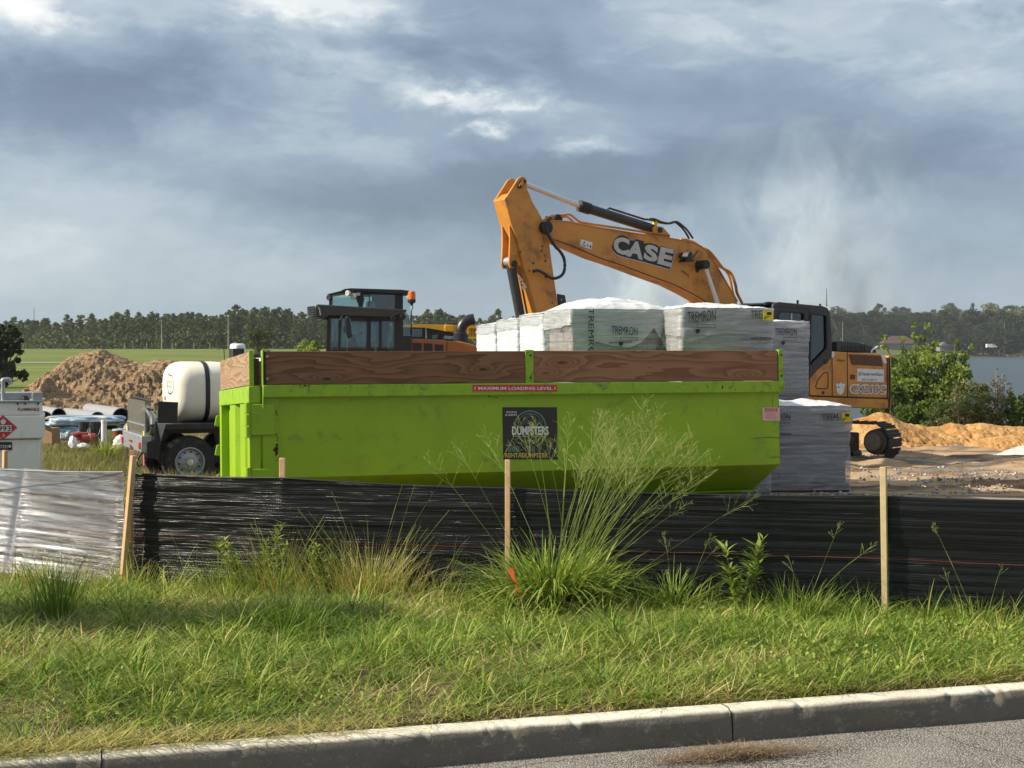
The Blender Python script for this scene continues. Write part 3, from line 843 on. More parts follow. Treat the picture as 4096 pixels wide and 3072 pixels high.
def big_clump():
    g = at(2240, 2440, 8.30); x, y = g.x, g.y; z = H1(x, y)
    n = 900; a = rng.uniform(0, 6.28, n); r = np.abs(rng.normal(0, .12, n))
    P = np.stack([x - .05 + r * np.cos(a) * 1.25, y - .06 + r * np.sin(a) * .6, np.full(n, z)], -1)
    lf = blades(P, rng.uniform(.28, .64, n), rng.uniform(.010, .024, n), a + rng.normal(0, .5, n), rng.uniform(.02, .48, n), rng.uniform(.2, .9, n), np.clip(rng.beta(3, 3, n) * .75 + .08, 0, .66), 7, taper=1.8)
    n = 200; a = rng.uniform(0, 6.28, n); r = np.abs(rng.normal(0, .16, n))
    P = np.stack([x - .05 + r * np.cos(a) * 1.3, y - .1 + r * np.sin(a) * .7, np.full(n, z)], -1)
    lf2 = blades(P, rng.uniform(.2, .4, n), rng.uniform(.006, .011, n), a, rng.uniform(.3, .8, n), rng.uniform(.3, .9, n), np.clip(rng.beta(2, 3, n) + .1, 0, 1), 6)
    t, V, Q, T = plant('seeding_grass_clump', 'tallest green grass clump, its pale seed heads rising over the fence before the dumpster', 'grass clump', x, y, [lf, lf2])
    np_mesh('leaf_tuft', V, Q, 'grass', t, attrs={'tint': T})
    spec = []
    for i in range(72):
        dirx = rng.normal(.30, .17); L = rng.uniform(.74, 1.10) * (1.05 - .30 * abs(dirx - .30))
        lean = min(.72, abs(dirx)); az_ = (0 if dirx > 0 else math.pi) + rng.normal(0, .35)
        spec.append((az_, L, lean, rng.uniform(.02, .20), rng.uniform(.14, .26), int(rng.integers(5, 8))))
    for az_, L, lean in ((3.0, .92, .22), (3.1, .92, .36), (2.9, .90, .46), (3.2, .92, .56), (0.1, 1.05, .70), (.1, 1.02, .82)):
        spec.append((az_, L, lean, .03, .26, 7))
    V, Q, T = seed_stems(x, y, spec)
    stuff(np_mesh('seed_stems', V - np.array([x, y, z]), Q, 'culm', t, attrs={'tint': T}))
big_clump()

def tuft(name, label, cat_, px, py, d, n, L, W_, lean, droop, tint, spread=.08, stems=(), m='grass', group=None):
    g = at(px, py, d); x, y = g.x, g.y; z = H1(x, y)
    a = rng.uniform(0, 6.28, n); r = np.abs(rng.normal(0, spread, n))
    P = np.stack([x + r * np.cos(a), y + r * np.sin(a) * .7, np.full(n, z - .01)], -1)
    lf = blades(P, rng.uniform(*L, n), rng.uniform(*W_, n), a + rng.normal(0, .5, n), rng.uniform(*lean, n), rng.uniform(*droop, n), np.clip(rng.uniform(*tint, n), 0, 1), 6)
    t, V, Q, T = plant(name, label, cat_, x, y, [lf], group=group)
    stuff(np_mesh('leaf_tuft', V, Q, m, t, attrs={'tint': T}))
    if stems:
        V, Q, T = seed_stems(x, y, stems)
        stuff(np_mesh('seed_stems', V - np.array([x, y, z]), Q, 'culm', t, attrs={'tint': T}))
    return t
tuft('wiry_grass_tuft', 'dark wiry upright grass tuft in front of the silver part of the fence', 'grass clump', 235, 2545, 7.85, 260, (.22, .52), (.003, .0055), (.02, .4), (.0, .25), (.1, .55), .06)
tuft('straw_grass_clump', 'straw coloured dry grass clump with tall bare stalks left of the big green clump', 'grass clump', 1480, 2400, 8.75, 820, (.24, .62), (.003, .0065), (.03, .6), (.05, .5), (.55, 1.0), .22,
     [(rng.uniform(-.4, .4) + (0 if rng.random() < .72 else math.pi), rng.uniform(.45, .78), rng.uniform(.1, .6), .05, .10, 0) for _ in range(16)])
tuft('pale_grass_clump', 'pale green arching grass clump just left of the straw coloured one at the fence', 'grass clump', 1120, 2380, 8.9, 700, (.22, .60), (.003, .0065), (.03, .6), (.1, .6), (.3, .95), .20,
     [(rng.uniform(-.6, .6) + (0 if rng.random() < .5 else math.pi), rng.uniform(.35, .62), rng.uniform(.0, .5), .05, .08, 0) for _ in range(18)])
tuft('green_grass_fountain', 'bright green arching grass tuft with broad blades right of the big seeding clump', 'grass clump', 2690, 2430, 8.35, 260, (.18, .42), (.006, .012), (.05, .6), (.1, .7), (.2, .6), .12, [(.2, .42, .3, .05, .10, 4), (3.0, .38, .1, .03, .12, 5), (.1, .45, .5, .1, .1, 3)])
tuft('mid_verge_tuft', 'blue green soft grass tuft on the verge below the straw coloured clump', 'grass clump', 1130, 2600, 7.6, 420, (.14, .36), (.0028, .005), (.05, .5), (.05, .5), (.12, .5), .14)
tuft('stakeside_grass_tuft', 'light green grass tuft with bent seed stalks just left of the right hand pale stake', 'grass clump', 3190, 2450, 8.15, 300, (.16, .38), (.005, .010), (.05, .6), (.1, .6), (.2, .6), .16, [(.15, .52, .35, .02, .10, 4), (.1, .50, .5, .2, .12, 5), (3.1, .30, .2, .05, .1, 3)])
tuft('right_edge_grass_tuft', 'green grass tuft with one tall drooping seed stalk right of the right hand pale stake', 'grass clump', 3900, 2450, 8.0, 300, (.14, .32), (.004, .008), (.05, .5), (.1, .5), (.2, .55), .22, [(2.6, .58, .35, .05, .08, 5), (.2, .33, .2, .05, .08, 3), (2.2, .3, .3, .05, .08, 3)])
tuft('dead_grass_clump', 'brown dead grass clump at the left edge at the foot of the silver fence', 'grass clump', 60, 2420, 9.3, 420, (.15, .34), (.003, .006), (.2, .8), (.1, .6), (.75, 1.0), .2)
tuft('thatch_clump', 'low brown thatch of dead grass in front of the straw coloured clump', 'grass clump', 1490, 2520, 8.25, 420, (.10, .24), (.003, .006), (.5, .95), (.0, .4), (.7, 1.0), .26)
tuft('kerbside_dry_tuft', 'low yellow green tuft hanging over the kerb left of the middle', 'grass clump', 800, 2960, 6.0, 130, (.08, .2), (.005, .010), (.3, .8), (.2, .7), (.3, .9), .06)

def unseen_shrub():  # unseen shrub, added and sized to throw the dark band across the verge
    x, y = -3.72, 7.62; z = H1(x, y); t = thing('unseen_shrub', 'leafy shrub added unseen beyond the left edge to throw a shadow across the grass', 'shrub', (x, y, z))
    n = 11000; d = rng.normal(0, 1, (n, 3)); d /= np.linalg.norm(d, axis=1)[:, None]; r = rng.uniform(.3, 1, n) ** .5
    P = d * r[:, None] * np.array([.85, .42, .85]) + np.array([0, 0, 1.0])
    V, Q, T = leaves(P, rng.uniform(.05, .09, n), np.clip(rng.normal(.35, .15, n), 0, 1), .6)
    np_mesh('crown', V, Q, 'grass', t, attrs={'tint': T})
    MB().tube([(0, 0, -.05), (.03, 0, .4), (-.05, .02, .9)], [.03, .025, .01], 6).build('stem', 'bark', t)
unseen_shrub()

def weed(name, label, px, py, d, hgt, n, size, tint, group=None):
    """leafy upright herb with lance leaves"""
    g = at(px, py, d); x, y = g.x, g.y; z = H1(x, y)
    t = thing(name, label, 'weed', (x, y, z), group=group)
    mb = MB(); P = []
    for i in range(5):
        a = rng.uniform(0, 6.28); e = Vector((math.cos(a) * .13 * hgt / .3, math.sin(a) * .08, hgt * rng.uniform(.7, 1)))
        mb.tube([(0, 0, 0), e * .5 + Vector((0, 0, .03)), e], [.004, .003, .002], 5)
        for k in range(n // 5):
            q = e * rng.uniform(.25, 1.0)
            P.append((q.x, q.y, q.z))
    mb.build('stem', 'bark', t)
    P = np.array(P); k = len(P); a = rng.uniform(0, 6.28, k)
    V, Q, T = blades(P, rng.uniform(size * .7, size * 1.3, k), np.full(k, size * .28), a, rng.uniform(.6, .95, k), rng.uniform(0, .5, k), np.clip(rng.uniform(*tint, k), 0, 1), 3, base_w=.3)
    np_mesh('leaf_cluster', V, Q, 'grass', t, attrs={'tint': T})
weed('leafy_weed', 'leafy green weed with lance shaped leaves against the right part of the black fence', 2950, 2430, 8.25, .46, 240, .08, (.25, .55))
weed('bushy_weed', 'bushy yellow green weed with small leaves beside the second stake at the black fence', 1010, 2370, 8.85, .50, 520, .055, (.35, .66))
weed('lime_weed', 'bright yellow green leafy weed between the two dry grass clumps at the fence', 1330, 2440, 8.7, .40, 340, .05, (.4, .65))

# dead grass washed against the kerb on the road
def litter():
    n = 2600; x = rng.normal(0, .17, n); y = rng.normal(0, .045, n) + .06
    g = at(2960, 2950, 5.85); z = np.clip(.028 - np.abs(x) * .09, .002, .03) * rng.uniform(0, 1, n)
    X = g.x + x * KF.a.x + y * KF.n.x; Y = g.y + x * KF.a.y + y * KF.n.y
    V, Q, T = blades(np.stack([X, Y, z + .004], -1), rng.uniform(.02, .09, n), rng.uniform(.0018, .004, n), rng.uniform(0, 6.28, n), np.full(n, .97), rng.uniform(-.03, .1, n), rng.uniform(.6, 1, n), 3)
    stuff(np_mesh('dead_grass_litter', V, Q, leaf_mat('dead_grass', [(0, (.10, .06, .03)), (.7, (.16, .10, .055)), (1, (.34, .25, .15))], .1), attrs={'tint': T}))
litter()

# gravel pieces on the site
def gravel():
    n = 6000; u = rng.uniform(.165, .36, n); d = 12.5 + 20 * rng.uniform(0, 1, n) ** 1.4; x = u * d; y = d
    k = rng.uniform(0, 1, n) < np.clip(fbm(x * .5, y * .9, 141, 4) * 4 - 1.9, .03, 1); x, y = x[k], y[k]; n = len(x)
    s = rng.uniform(.010, .030, n)
    octa = np.array([(1, 0, 0), (0, 1, 0), (-1, 0, 0), (0, -1, 0), (0, 0, .8), (0, 0, -.8)]); F = np.array([(0, 1, 4), (1, 2, 4), (2, 3, 4), (3, 0, 4), (1, 0, 5), (2, 1, 5), (3, 2, 5), (0, 3, 5)])
    V = octa[None] * s[:, None, None] * rng.uniform(.6, 1.4, (n, 6, 1)); V = V + np.stack([x, y, Hh(x, y) + s * .3], -1)[:, None, :]
    m, nt, b = principled('crushed_stone'); at_ = nt.new('ShaderNodeAttribute', attribute_name='tint')
    nt.l.new(nt.ramp(at_.outputs['Fac'], [(0, (.13, .12, .11)), (.6, (.30, .285, .26)), (1, (.56, .54, .50))]), b.inputs['Base Color']); b.inputs['Roughness'].default_value = .95
    stuff(np_mesh('gravel', V.reshape(-1, 3), (F[None] + (np.arange(n) * 6)[:, None, None]).reshape(-1, 3), m, smooth=False, attrs={'tint': np.repeat(rng.uniform(0, 1, n), 6)}))
gravel()

# ------------------------------------------------------------------ heaps
def heap(name, label, cat_, profile, d_mid, depth, base, m, rough, seed, nx=170, ny=70, lump=1.0):
    """profile: (px, py) crest as seen; the heap falls off to both sides of the crest line in depth"""
    pts = [at(px, py, d_mid) for px, py in profile]
    xs = np.array([p.x for p in pts]); zs = np.array([p.z for p in pts])
    X = np.linspace(xs[0], xs[-1], nx); crest = np.interp(X, xs, zs)
    W_ = np.linspace(-1, 1, ny)
    XX, WW = np.meshgrid(X, W_)
    crest = np.interp(XX + (fbm(XX * 1.2, WW * 1.5, seed + 5, 3) - .5) * .8 * np.abs(WW), xs, zs)
    YY = d_mid + WW * depth
    g = Hh(XX, YY, False) if base is None else np.full_like(XX, base)
    prof = np.clip(1 - np.abs(WW) ** 1.25, 0, 1)
    n = (fbm(XX * 1.5, YY * 1.5, seed, 5, .55) - .5)
    n2 = np.abs(fbm(XX * 4.5, YY * 4.5, seed + 3, 4, .6) - .5)
    Z = g - .06 + np.maximum(crest - g, 0) * prof * (1 + .5 * n * (1 - prof)) + (n * .55 + (.12 - n2) * .9) * rough * (prof > 0) * (.3 + np.minimum(1, 2.5 * (1 - prof)) * .7)
    V = np.stack([XX, YY, Z], -1).reshape(-1, 3)
    o = np_mesh(name, V, grid_quads(ny, nx), m)
    mid = len(V) // 2
    return tag(o, label, cat_)
def heap_mat(name, stops, nscale, bs, bstr, bdist, stretch=(1, 1, 1), dist=1.0):
    m, n, b = principled(name); geo = n.new('ShaderNodeNewGeometry').outputs['Position']
    nz = n.noise(n.scale(geo, stretch), nscale, 7, .68, dist)
    n.l.new(n.ramp(nz, stops), b.inputs['Base Color']); b.inputs['Roughness'].default_value = .95; b.inputs['Specular IOR Level'].default_value = .1
    n.l.new(n.bump(n.noise(n.scale(geo, stretch), bs, 6, .68, dist), bstr, bdist), b.inputs['Normal']); return m
M['mulch'] = heap_mat('brown_mulch', [(.30, (.10, .058, .032)), (.41, (.32, .205, .115)), (.54, (.52, .36, .215)), (.75, (.62, .46, .30))], 3.2, 5, 1.0, .22, (1, 1, 2.2), 1.4)
M['sand'] = heap_mat('orange_sand', [(.32, (.33, .165, .055)), (.5, (.50, .275, .105)), (.72, (.60, .375, .17))], 1.6, 9, .7, .10)
M['redsoil'] = heap_mat('red_clay', [(.3, (.26, .10, .035)), (.7, (.44, .20, .08))], 8, 20, .7, .03)
M['whitegravel'] = heap_mat('white_limerock', [(.3, (.42, .40, .37)), (.7, (.70, .68, .63))], 9, 20, .9, .05)
heap('mulch_heap', 'long brown heap of shredded mulch on the grass behind the grey pipes', 'mulch heap',
     [(25, 1640), (60, 1600), (130, 1560), (200, 1510), (260, 1440), (310, 1412), (360, 1400), (420, 1391), (470, 1412), (530, 1440), (580, 1446), (620, 1432), (680, 1436), (730, 1452), (800, 1485), (900, 1560), (960, 1640)], 53, 5.5, None, M['mulch'], 1.0, 201, 260, 150)
heap('mulch_mound', 'small dark mulch mound at the left foot of the long brown heap', 'mulch heap',
     [(60, 1655), (120, 1600), (165, 1560), (195, 1498), (225, 1545), (300, 1570), (380, 1600), (470, 1650)], 44, 2.2, None, M['mulch'], .5, 211, 110, 70)
heap('sand_heap', 'orange sand heap rising behind the excavator tracks', 'sand heap', [(3240, 1790), (3330, 1730), (3420, 1668), (3470, 1655), (3515, 1636), (3550, 1642), (3590, 1668), (3660, 1700), (3760, 1740), (3880, 1790)], 36, 2.0, None, M['sand'], .35, 221, 170, 80)
heap('sand_ridge', 'long low ridge of orange sand before the lakeside shrubs', 'sand heap', [(3560, 1760), (3640, 1686), (3700, 1694), (3760, 1696), (3806, 1684), (3860, 1694), (3920, 1684), (4000, 1697), (4100, 1698), (4300, 1705), (4480, 1780)], 40, 2.0, None, M['sand'], .42, 231, 210, 90)
heap('sand_pile', 'sunlit orange sand pile in front of the long sand ridge at the right', 'sand heap', [(3830, 1790), (3900, 1755), (3960, 1738), (4030, 1732), (4090, 1728), (4140, 1750), (4200, 1800)], 34.5, 1.3, None, M['sand'], .35, 241, 120, 60)
heap('limerock_pile', 'white limerock pile at the right edge of the picture', 'gravel heap', [(4010, 1830), (4060, 1800), (4110, 1770), (4200, 1740), (4320, 1800), (4400, 1840)], 31, 1.4, None, M['whitegravel'], .2, 251, 90, 50)
heap('shadow_soil_bank', 'brown soil bank with the shadow in its colour, on the site at the right edge behind the fence', 'soil heap', [(3560, 1975), (3750, 1958), (3880, 1936), (3990, 1912), (4100, 1900), (4250, 1895), (4400, 1960)], 17.5, 1.3, None, heap_mat('shadow_soil', [(.3, (.035, .022, .015)), (.6, (.085, .055, .036)), (.8, (.18, .12, .08))], 5, 14, .9, .06), .2, 261, 130, 60)  # soil coloured dark in place of the shadow from pallets and dumpster
heap('clay_strip', 'low strip of red clay right behind the black fence at the right hand stake', 'soil heap', [(3440, 2010), (3500, 1986), (3560, 1976), (3620, 1984), (3690, 1984), (3760, 1996), (3830, 2020)], 12.0, .35, None, M['redsoil'], .1, 271, 90, 36)

# ------------------------------------------------------------------ silt fence
def film_fence_mat(name='black_woven_film', rough=.24, spec=.38, side=.0, fine=.45):
    m, n, b = principled(name)
    co = n.new('ShaderNodeTexCoord').outputs['Object']
    st = n.noise(n.scale(co, (.5, .5, 80)), 1.0, 4, .55, .1)
    st2 = n.noise(n.scale(co, (.7, .7, 260)), 1.0, 2, .6)
    c = n.ramp(st, [(.3, (.004, .004, .0042)), (.62, (.010, .010, .0105)), (.8, (.024, .023, .023))])
    line = n.new('ShaderNodeSeparateXYZ'); n.l.new(co, line.inputs[0])
    # woven orange tracer threads
    for h in (.355, .07):
        q = n.m('ABSOLUTE', n.m('SUBTRACT', line.outputs[2], n.m('ADD', h, n.m('MULTIPLY', n.m('SUBTRACT', n.noise(n.scale(co, (1, 1, 0)), 1.5, 2), .5), .03))))
        c = n.mix(n.step(q, .0015, .003, .55, 0), c, (.26, .06, .04))
    n.l.new(c, b.inputs['Base Color'])
    b.inputs['Roughness'].default_value = rough; b.inputs['Specular IOR Level'].default_value = spec
    h = n.m('ADD', n.m('MULTIPLY', st, 1.0), n.m('MULTIPLY', st2, fine))
    n.l.new(n.bump(n.m('ADD', h, n.m('MULTIPLY', n.noise(co, 16, 2, .5), side)), 1.0, .0075), b.inputs['Normal'])
    return m
M['film'] = film_fence_mat()
M['film_glare'] = film_fence_mat('glare_woven_film', .26, 1.0, .20, 1.1)   # same film at the left end, gloss and coat raised for its sun glare
M['film_glare'].node_tree.nodes['Principled BSDF'].inputs['Coat Weight'].default_value = 1.0; M['film_glare'].node_tree.nodes['Principled BSDF'].inputs['Coat Roughness'].default_value = .28; M['film_glare'].node_tree.nodes['Principled BSDF'].inputs['Coat IOR'].default_value = 2.6

def make_fence():
    root = thing('silt_fence', 'black film silt fence on pale wooden stakes, glaring silver at its left end', 'silt fence', (FX0, FY0, H1(FX0, FY0)))
    O = np.array([FX0, FY0, H1(FX0, FY0)])
    # plan points with the top edge heights seen in the photo
    stk = [(530, 1893, 9.30), (1128, 1912, 9.00), (2030, 1953, 8.755), (3535, 1985, 8.30), (4230, 2003, 8.03), (4600, 2010, 7.97)]
    pl = []
    for px, py, d in stk:
        p = at(px, py, d); pl.append((p.x, p.y, p.z))
    pl += [(5.2, 8.35, .82), (9.0, 9.6, .84), (14.0, 11.2, .80)]
    left = []
    for s_ in (3.2, 2.1, 1.18, 0.02):
        x, y = FX0 - .835 * s_, FY0 + .55 * s_
        zt = {3.2: 1880, 2.1: 1878, 1.18: 1879, .02: 1889}[s_]
        left.append((x, y, 1.65 - (zt - 1385) / FPX * y))
    def panel(P, name, label, seed, n_per=150, nz=84, amp=1.0, m='film'):
        xs = []; 
        P = np.array(P)
        seglen = np.hypot(np.diff(P[:, 0]), np.diff(P[:, 1])); S = np.concatenate([[0], np.cumsum(seglen)])
        n = int(S[-1] * n_per); s_ = np.linspace(0, S[-1], n)
        X = np.interp(s_, S, P[:, 0]); Y = np.interp(s_, S, P[:, 1]); Zt = np.interp(s_, S, P[:, 2])
        sag = np.zeros(n)
        for a, b in zip(S[:-1], S[1:]):
            k = (s_ >= a) & (s_ <= b); tt = (s_[k] - a) / (b - a); sag[k] = np.sin(tt * np.pi) * .006 * (b - a)
        nx = -(np.gradient(Y)); ny = np.gradient(X); ln = np.hypot(nx, ny); nx, ny = -nx / ln * -1, ny / ln
        v = np.linspace(0, 1, nz)[:, None]
        zb = Hh(X, Y) - .05
        Z = zb[None, :] + (Zt - sag - zb)[None, :] * v
        ss = np.repeat(s_[None, :], nz, 0)
        d = (fbm(ss * .8 + 3, Z * 22, seed, 4, .6) - .5) * .018 * amp + (fbm(ss * 1.2, Z * 70, seed + 9, 3, .6) - .5) * .011 * amp + (fbm(ss * .9, Z * 2.5, seed + 5, 2) - .5) * .05
        pin = np.ones(n)
        for a in S: pin = np.minimum(pin, 1 - .8 * np.exp(-((s_ - a) / .05) ** 2))
        d = d * pin[None, :]
        if m == 'film_glare': d = d + .17 * v * np.clip((S[-1] - ss) / 1.3, 0, 2.0)   # leaned back, shaped to catch the sun glare
        V = np.stack([X[None, :] + nx[None, :] * d, Y[None, :] + ny[None, :] * d, Z], -1).reshape(-1, 3) - O
        o = np_mesh(name, V, grid_quads(nz, n), m, root)
        o['label'] = label
        sol = o.modifiers.new('thickness', 'SOLIDIFY'); sol.thickness = .0012
        # rolled top hem
        mb = MB(); step = 6
        path = [(X[i] - O[0], Y[i] - O[1], Zt[i] - sag[i] - O[2]) for i in range(0, n, step)]
        mb.tube(path, .0045, 6); h = mb.build('top_hem', 'black_plastic', o)
        return o
    panel(pl, 'fabric', 'black stretch of fence film', 301)
    panel(left, 'fabric', 'silver glaring stretch of fence film turned towards the sun', 311, amp=1.0, m='film_glare')
    def stake(px0, py0, px1, py1, d0, d1, wd, th, m, label, rot=0.0, extra=None):
        p0, p1 = at(px0, py0, d0), at(px1, py1, d1)
        e = (p0 - p1).normalized(); p1 = p1 - e * .12
        L = (p0 - p1).length
        q = Matrix.Rotation(math.atan2(e.x, e.z), 3, 'Y') @ Matrix.Rotation(rot, 3, 'Z')
        mb = MB(); mb.obox((0, 0, L / 2), (wd, th, L), Matrix.Identity(3))
        o = mb.build('stake', m, root, bevel=.0022, seg=1)
        o.matrix_local = Matrix.Translation(p1 - Vector(O)) @ q.to_4x4(); o['label'] = label
        return o
    a = stake(537, 1822, 492, 2305, 9.268, 9.25, .030, .034, 'stake_wood', 'leaning stake between the silver and the black film', R(-38))
    stake(1130, 1832, 1128, 2330, 9.045, 9.045, .036, .022, 'stake_wood', 'stake behind the black film, only its top showing', R(-8))
    stake(2031, 1838, 2031, 2420, 8.735, 8.725, .030, .020, 'stake_wood', 'tall pale stake in the big grass clump', R(-10))
    stake(3531, 1867, 3541, 2450, 8.28, 8.27, .034, .026, 'stake_grey', 'pale yellowish stake at the right', R(-30))
    stake(42, 1800, 12, 2320, 10.50, 10.4, .030, .030, 'stake_wood', 'leaning stake at the left edge of the picture', R(-40))
    # flagging tape at the foot of the tall stake
    mb = MB(); path = []
    p = at(2040, 2275, 8.12) - Vector(O)
    for i in range(9): path.append(p + Vector((.007 * i + .006 * math.sin(i * 2.1), -.004 * i, -.022 * i)))
    for i in range(8):
        a_, b_ = path[i], path[i + 1]
        wv = Vector((.012 + .004 * math.sin(i * 3), 0, .007))
        mb.add([a_ - wv, a_ + wv, b_ + wv, b_ - wv], [(0, 1, 2, 3)])
    mb.build('flagging_tape', 'ribbon', root)
    # survey lath with painted top just behind
make_fence()
def make_lath():
    p0, p1 = at(527, 1800, 9.42), at(533, 2300, 9.40)
    t = thing('survey_lath', 'thin survey lath with a pink painted tip behind the leaning fence stake', 'survey stake', (p1.x, p1.y, p1.z))
    L = (p0 - p1).length
    MB().box(-.014, .014, -.005, .005, 0, L - .085).build('lath', 'stake_wood', t, bevel=.001)
    MB().box(-.0145, .0145, -.0055, .0055, L - .085, L).build('painted_tip', 'pink', t, bevel=.001)
make_lath()

# ------------------------------------------------------------------ dumpster
def make_dumpster():
    F = Fr((-2.19, 13.0, .15), R(18))
    t = thing('dumpster', 'lime green roll off dumpster with brown plank extensions along its rim', 'dumpster', F.P, F.phi, rx=-.05)
    X = lambda px, py=1500: F.y(px, py)[0]
    W = 2.15; x1 = X(3128); zr0, zr1 = F.y(1051, 1591)[1], F.y(1051, 1541)[1]; zt = F.y(1051, 1405)[1]
    zf = F.y(1051, 1914)[1]; zb = .06
    xe = F.y(3088, 1990)[0]
    # tub: near wall and slanted lower skirt as one folded shell
    xp = X(1117, 1750)
    n = MB()
    def shell(xa, xb, xb2, off):
        A = [(xa, off, zr0 + .02), (xb, off, zr0 + .02), (xb, off, zf), (xa, off, zf), (xb2, .42 + off, zb), (xa, .42 + off, zb)]
        n.add(A, [(0, 3, 2, 1), (3, 5, 4, 2)])
        B = [(x, W - y, z) for x, y, z in A]; n.add(B, [(0, 1, 2, 3), (3, 2, 4, 5)])
        n.add([A[1], A[2], A[4], B[4], B[2], B[1]], [(0, 1, 2, 3, 4, 5)])
        n.add([A[5], A[4], B[4], B[5]], [(0, 1, 2, 3)])
    shell(.02, x1, xe, .012)
    b = n.build('tub', 'lime', t, sharp=0)
    s = b.modifiers.new('plate', 'SOLIDIFY'); s.thickness = .006; s.offset = -1
    # inner stiffeners at hinge end: wide post plate
    MB().box(0.0, xp, -.004, .012, .08, zr0 + .01).build('end_post_plate', 'lime', t, bevel=.003)
    MB().box(0.0, xp, W - .012, W + .004, .08, zr0 + .01).build('end_post_plate', 'lime', t, bevel=.003)
    xr = X(3141)
    for y0, y1 in ((-.05, .06), (W - .06, W + .05)):
        MB().box(0.0, xr, y0, y1, zr0, zr1).build('rim_tube', 'lime_old', t, bevel=.008)
    MB().box(xr - .1, xr + .02, .06, W - .06, zr0, zr1).build('rim_tube', 'lime_old', t, bevel=.008)
    MB().box(.0, xe, .32, W - .32, zb + .002, zb + .012).build('floor_plate', 'lime', t)
    for y in (.55, W - .67):
        MB().box(.05, xe - .05, y, y + .12, -.02, zb).build('skid', 'lime_old', t, bevel=.004)
    # planks on top
    zw0 = zr1 + .002
    xm0, xm1 = X(2108, 1450), X(2141, 1450); xq = X(3121, 1450)
    pk = MB().box(.012, xm0 - .004, -.012, .026, zw0, zt).build('plank', 'board_a', t, bevel=.003); pk['label'] = 'left brown plank of the near side'
    pk = MB().box(xm1 + .004, xq, -.012, .026, zw0 + .004, zt + .003).build('plank', 'board_b', t, bevel=.003); pk['label'] = 'right reddish plank of the near side'
    for y in (W - .026,):
        MB().box(.012, xm0 - .004, y, y + .038, zw0, zt).build('plank', 'board_a', t, bevel=.003)
        MB().box(xm1 + .004, xq, y, y + .038, zw0, zt).build('plank', 'board_b', t, bevel=.003)
    MB().box(xr - .07, xr - .032, .05, W - .05, zw0, zt).build('plank', 'board_b', t, bevel=.003)
    for xa, xb in ((xm0, xm1), (xq + .006, xr)):
        for y in (-.022, W - .026):
            MB().box(xa, xb, y, y + .05, zw0 - .02, zt + .012).build('plank_post', 'lime_old', t, bevel=.004)
    MB().box(.0, .010, -.045, .05, zr0 - .1, zt + .01).build('plank_post', 'lime_old', t, bevel=.002)
    MB().box(.012, X(1066, 1450), -.018, -.0125, zw0, zt - .004).build('strap_plate', 'rust', t)
    for z in (zt - .045, zw0 + .055):
        MB().cyl((.045, -.026, z), (.045, -.0185, z), .013, n=8).build('bolt_head', 'steel', t)
    for z in (zt - .04, zw0 + .05):
        MB().cyl((xm0 + .05, -.03, z), (xm0 + .05, -.022, z), .010, n=8).build('bolt_head', 'rust', t)
        MB().cyl((xq + .035, -.03, z), (xq + .035, -.022, z), .010, n=8).build('bolt_head', 'rust', t)
    # the hinged end door at the left
    d = empty('end_door', (0, 0, 0)); d.parent = t
    D0, D1 = -.115, -.018
    MB().box(D0, D1, .0, .13, .09, zr0).build('door_post', 'lime', d, bevel=.004)
    MB().box(D0, D1, W - .13, W, .09, zr0).build('door_post', 'lime', d, bevel=.004)
    MB().box(D0 - .004, D1, -.006, W + .006, zr0 - .045, zr1 - .005).build('door_beam', 'lime_old', d, bevel=.006)
    MB().box(D0, D1, .13, W - .13, .09, .19).build('door_beam', 'lime', d, bevel=.006)
    MB().box(D1 - .02, D1 - .012, .13, W - .13, .19, zr0 - .045).build('door_panel', 'lime', d)
    for y, wr in ((.34, .30), (1.02, .34)):
        MB().prism_z([(D1 - .02, y - .05), (D0 + .006, y), (D0 + .006, y + wr), (D1 - .02, y + wr + .10)], .19, zr0 - .046).build('door_rib', 'lime', d, bevel=.003)
    MB().box(D0 + .004, D0 + .045, .0, .012, zr1 - .004, zt + .008).build('plank_post', 'lime_old', d, bevel=.002)
    pk = MB().box(-.019, .019, -W / 2 + .03, W / 2 - .03, 0, zt - zw0).build('plank', 'board_c', d, bevel=.003, loc=(D0 + .025, W / 2, zw0)); pk['label'] = 'weathered plank on the end door'
    MB().box(D0 + .05, D1, .03, .06, zw0, zt - .06).build('plank_back', 'rust', d)
    # hinges
    for py0, py1, barrel in ((1617, 1741, True), (1876, 1990, True)):
        z1, z0 = F.y(1050, py0)[1], F.y(1050, py1)[1]
        MB().box(-.105, X(1100, 1680), -.026, -.0065, z0, z1).build('hinge_plate', 'lime', t, bevel=.005)
        for k in range(3):
            a = z0 - .02 + (z1 - z0 + .04) * k / 3; e = z0 - .02 + (z1 - z0 + .04) * (k + 1) / 3 - .006
            MB().cyl((-.132, -.018, a), (-.132, -.018, e), .028, n=14).build('hinge_barrel', 'lime', t, bevel=.003)
    for z in (.55, .25, .85):
        MB().prism([(D0 - .05, z - .05), (D0, z - .06), (D0, z + .06), (D0 - .03, z + .05)], W + .02, W + .05).build('latch_ear', 'lime', d, bevel=.004)
    # chipped paint and seams
    cr = MB()
    def flake(px, py, r, k=7, w=-.007, el=1.0):
        c = F.p3(px, py, w); o = len(cr.v)
        ps = [c + Vector((math.cos(6.283 * i / k) * r * random.uniform(.5, 1.2), 0, math.sin(6.283 * i / k) * r * el * random.uniform(.5, 1.25))) for i in range(k)]
        cr.add(ps, [tuple(range(k))])
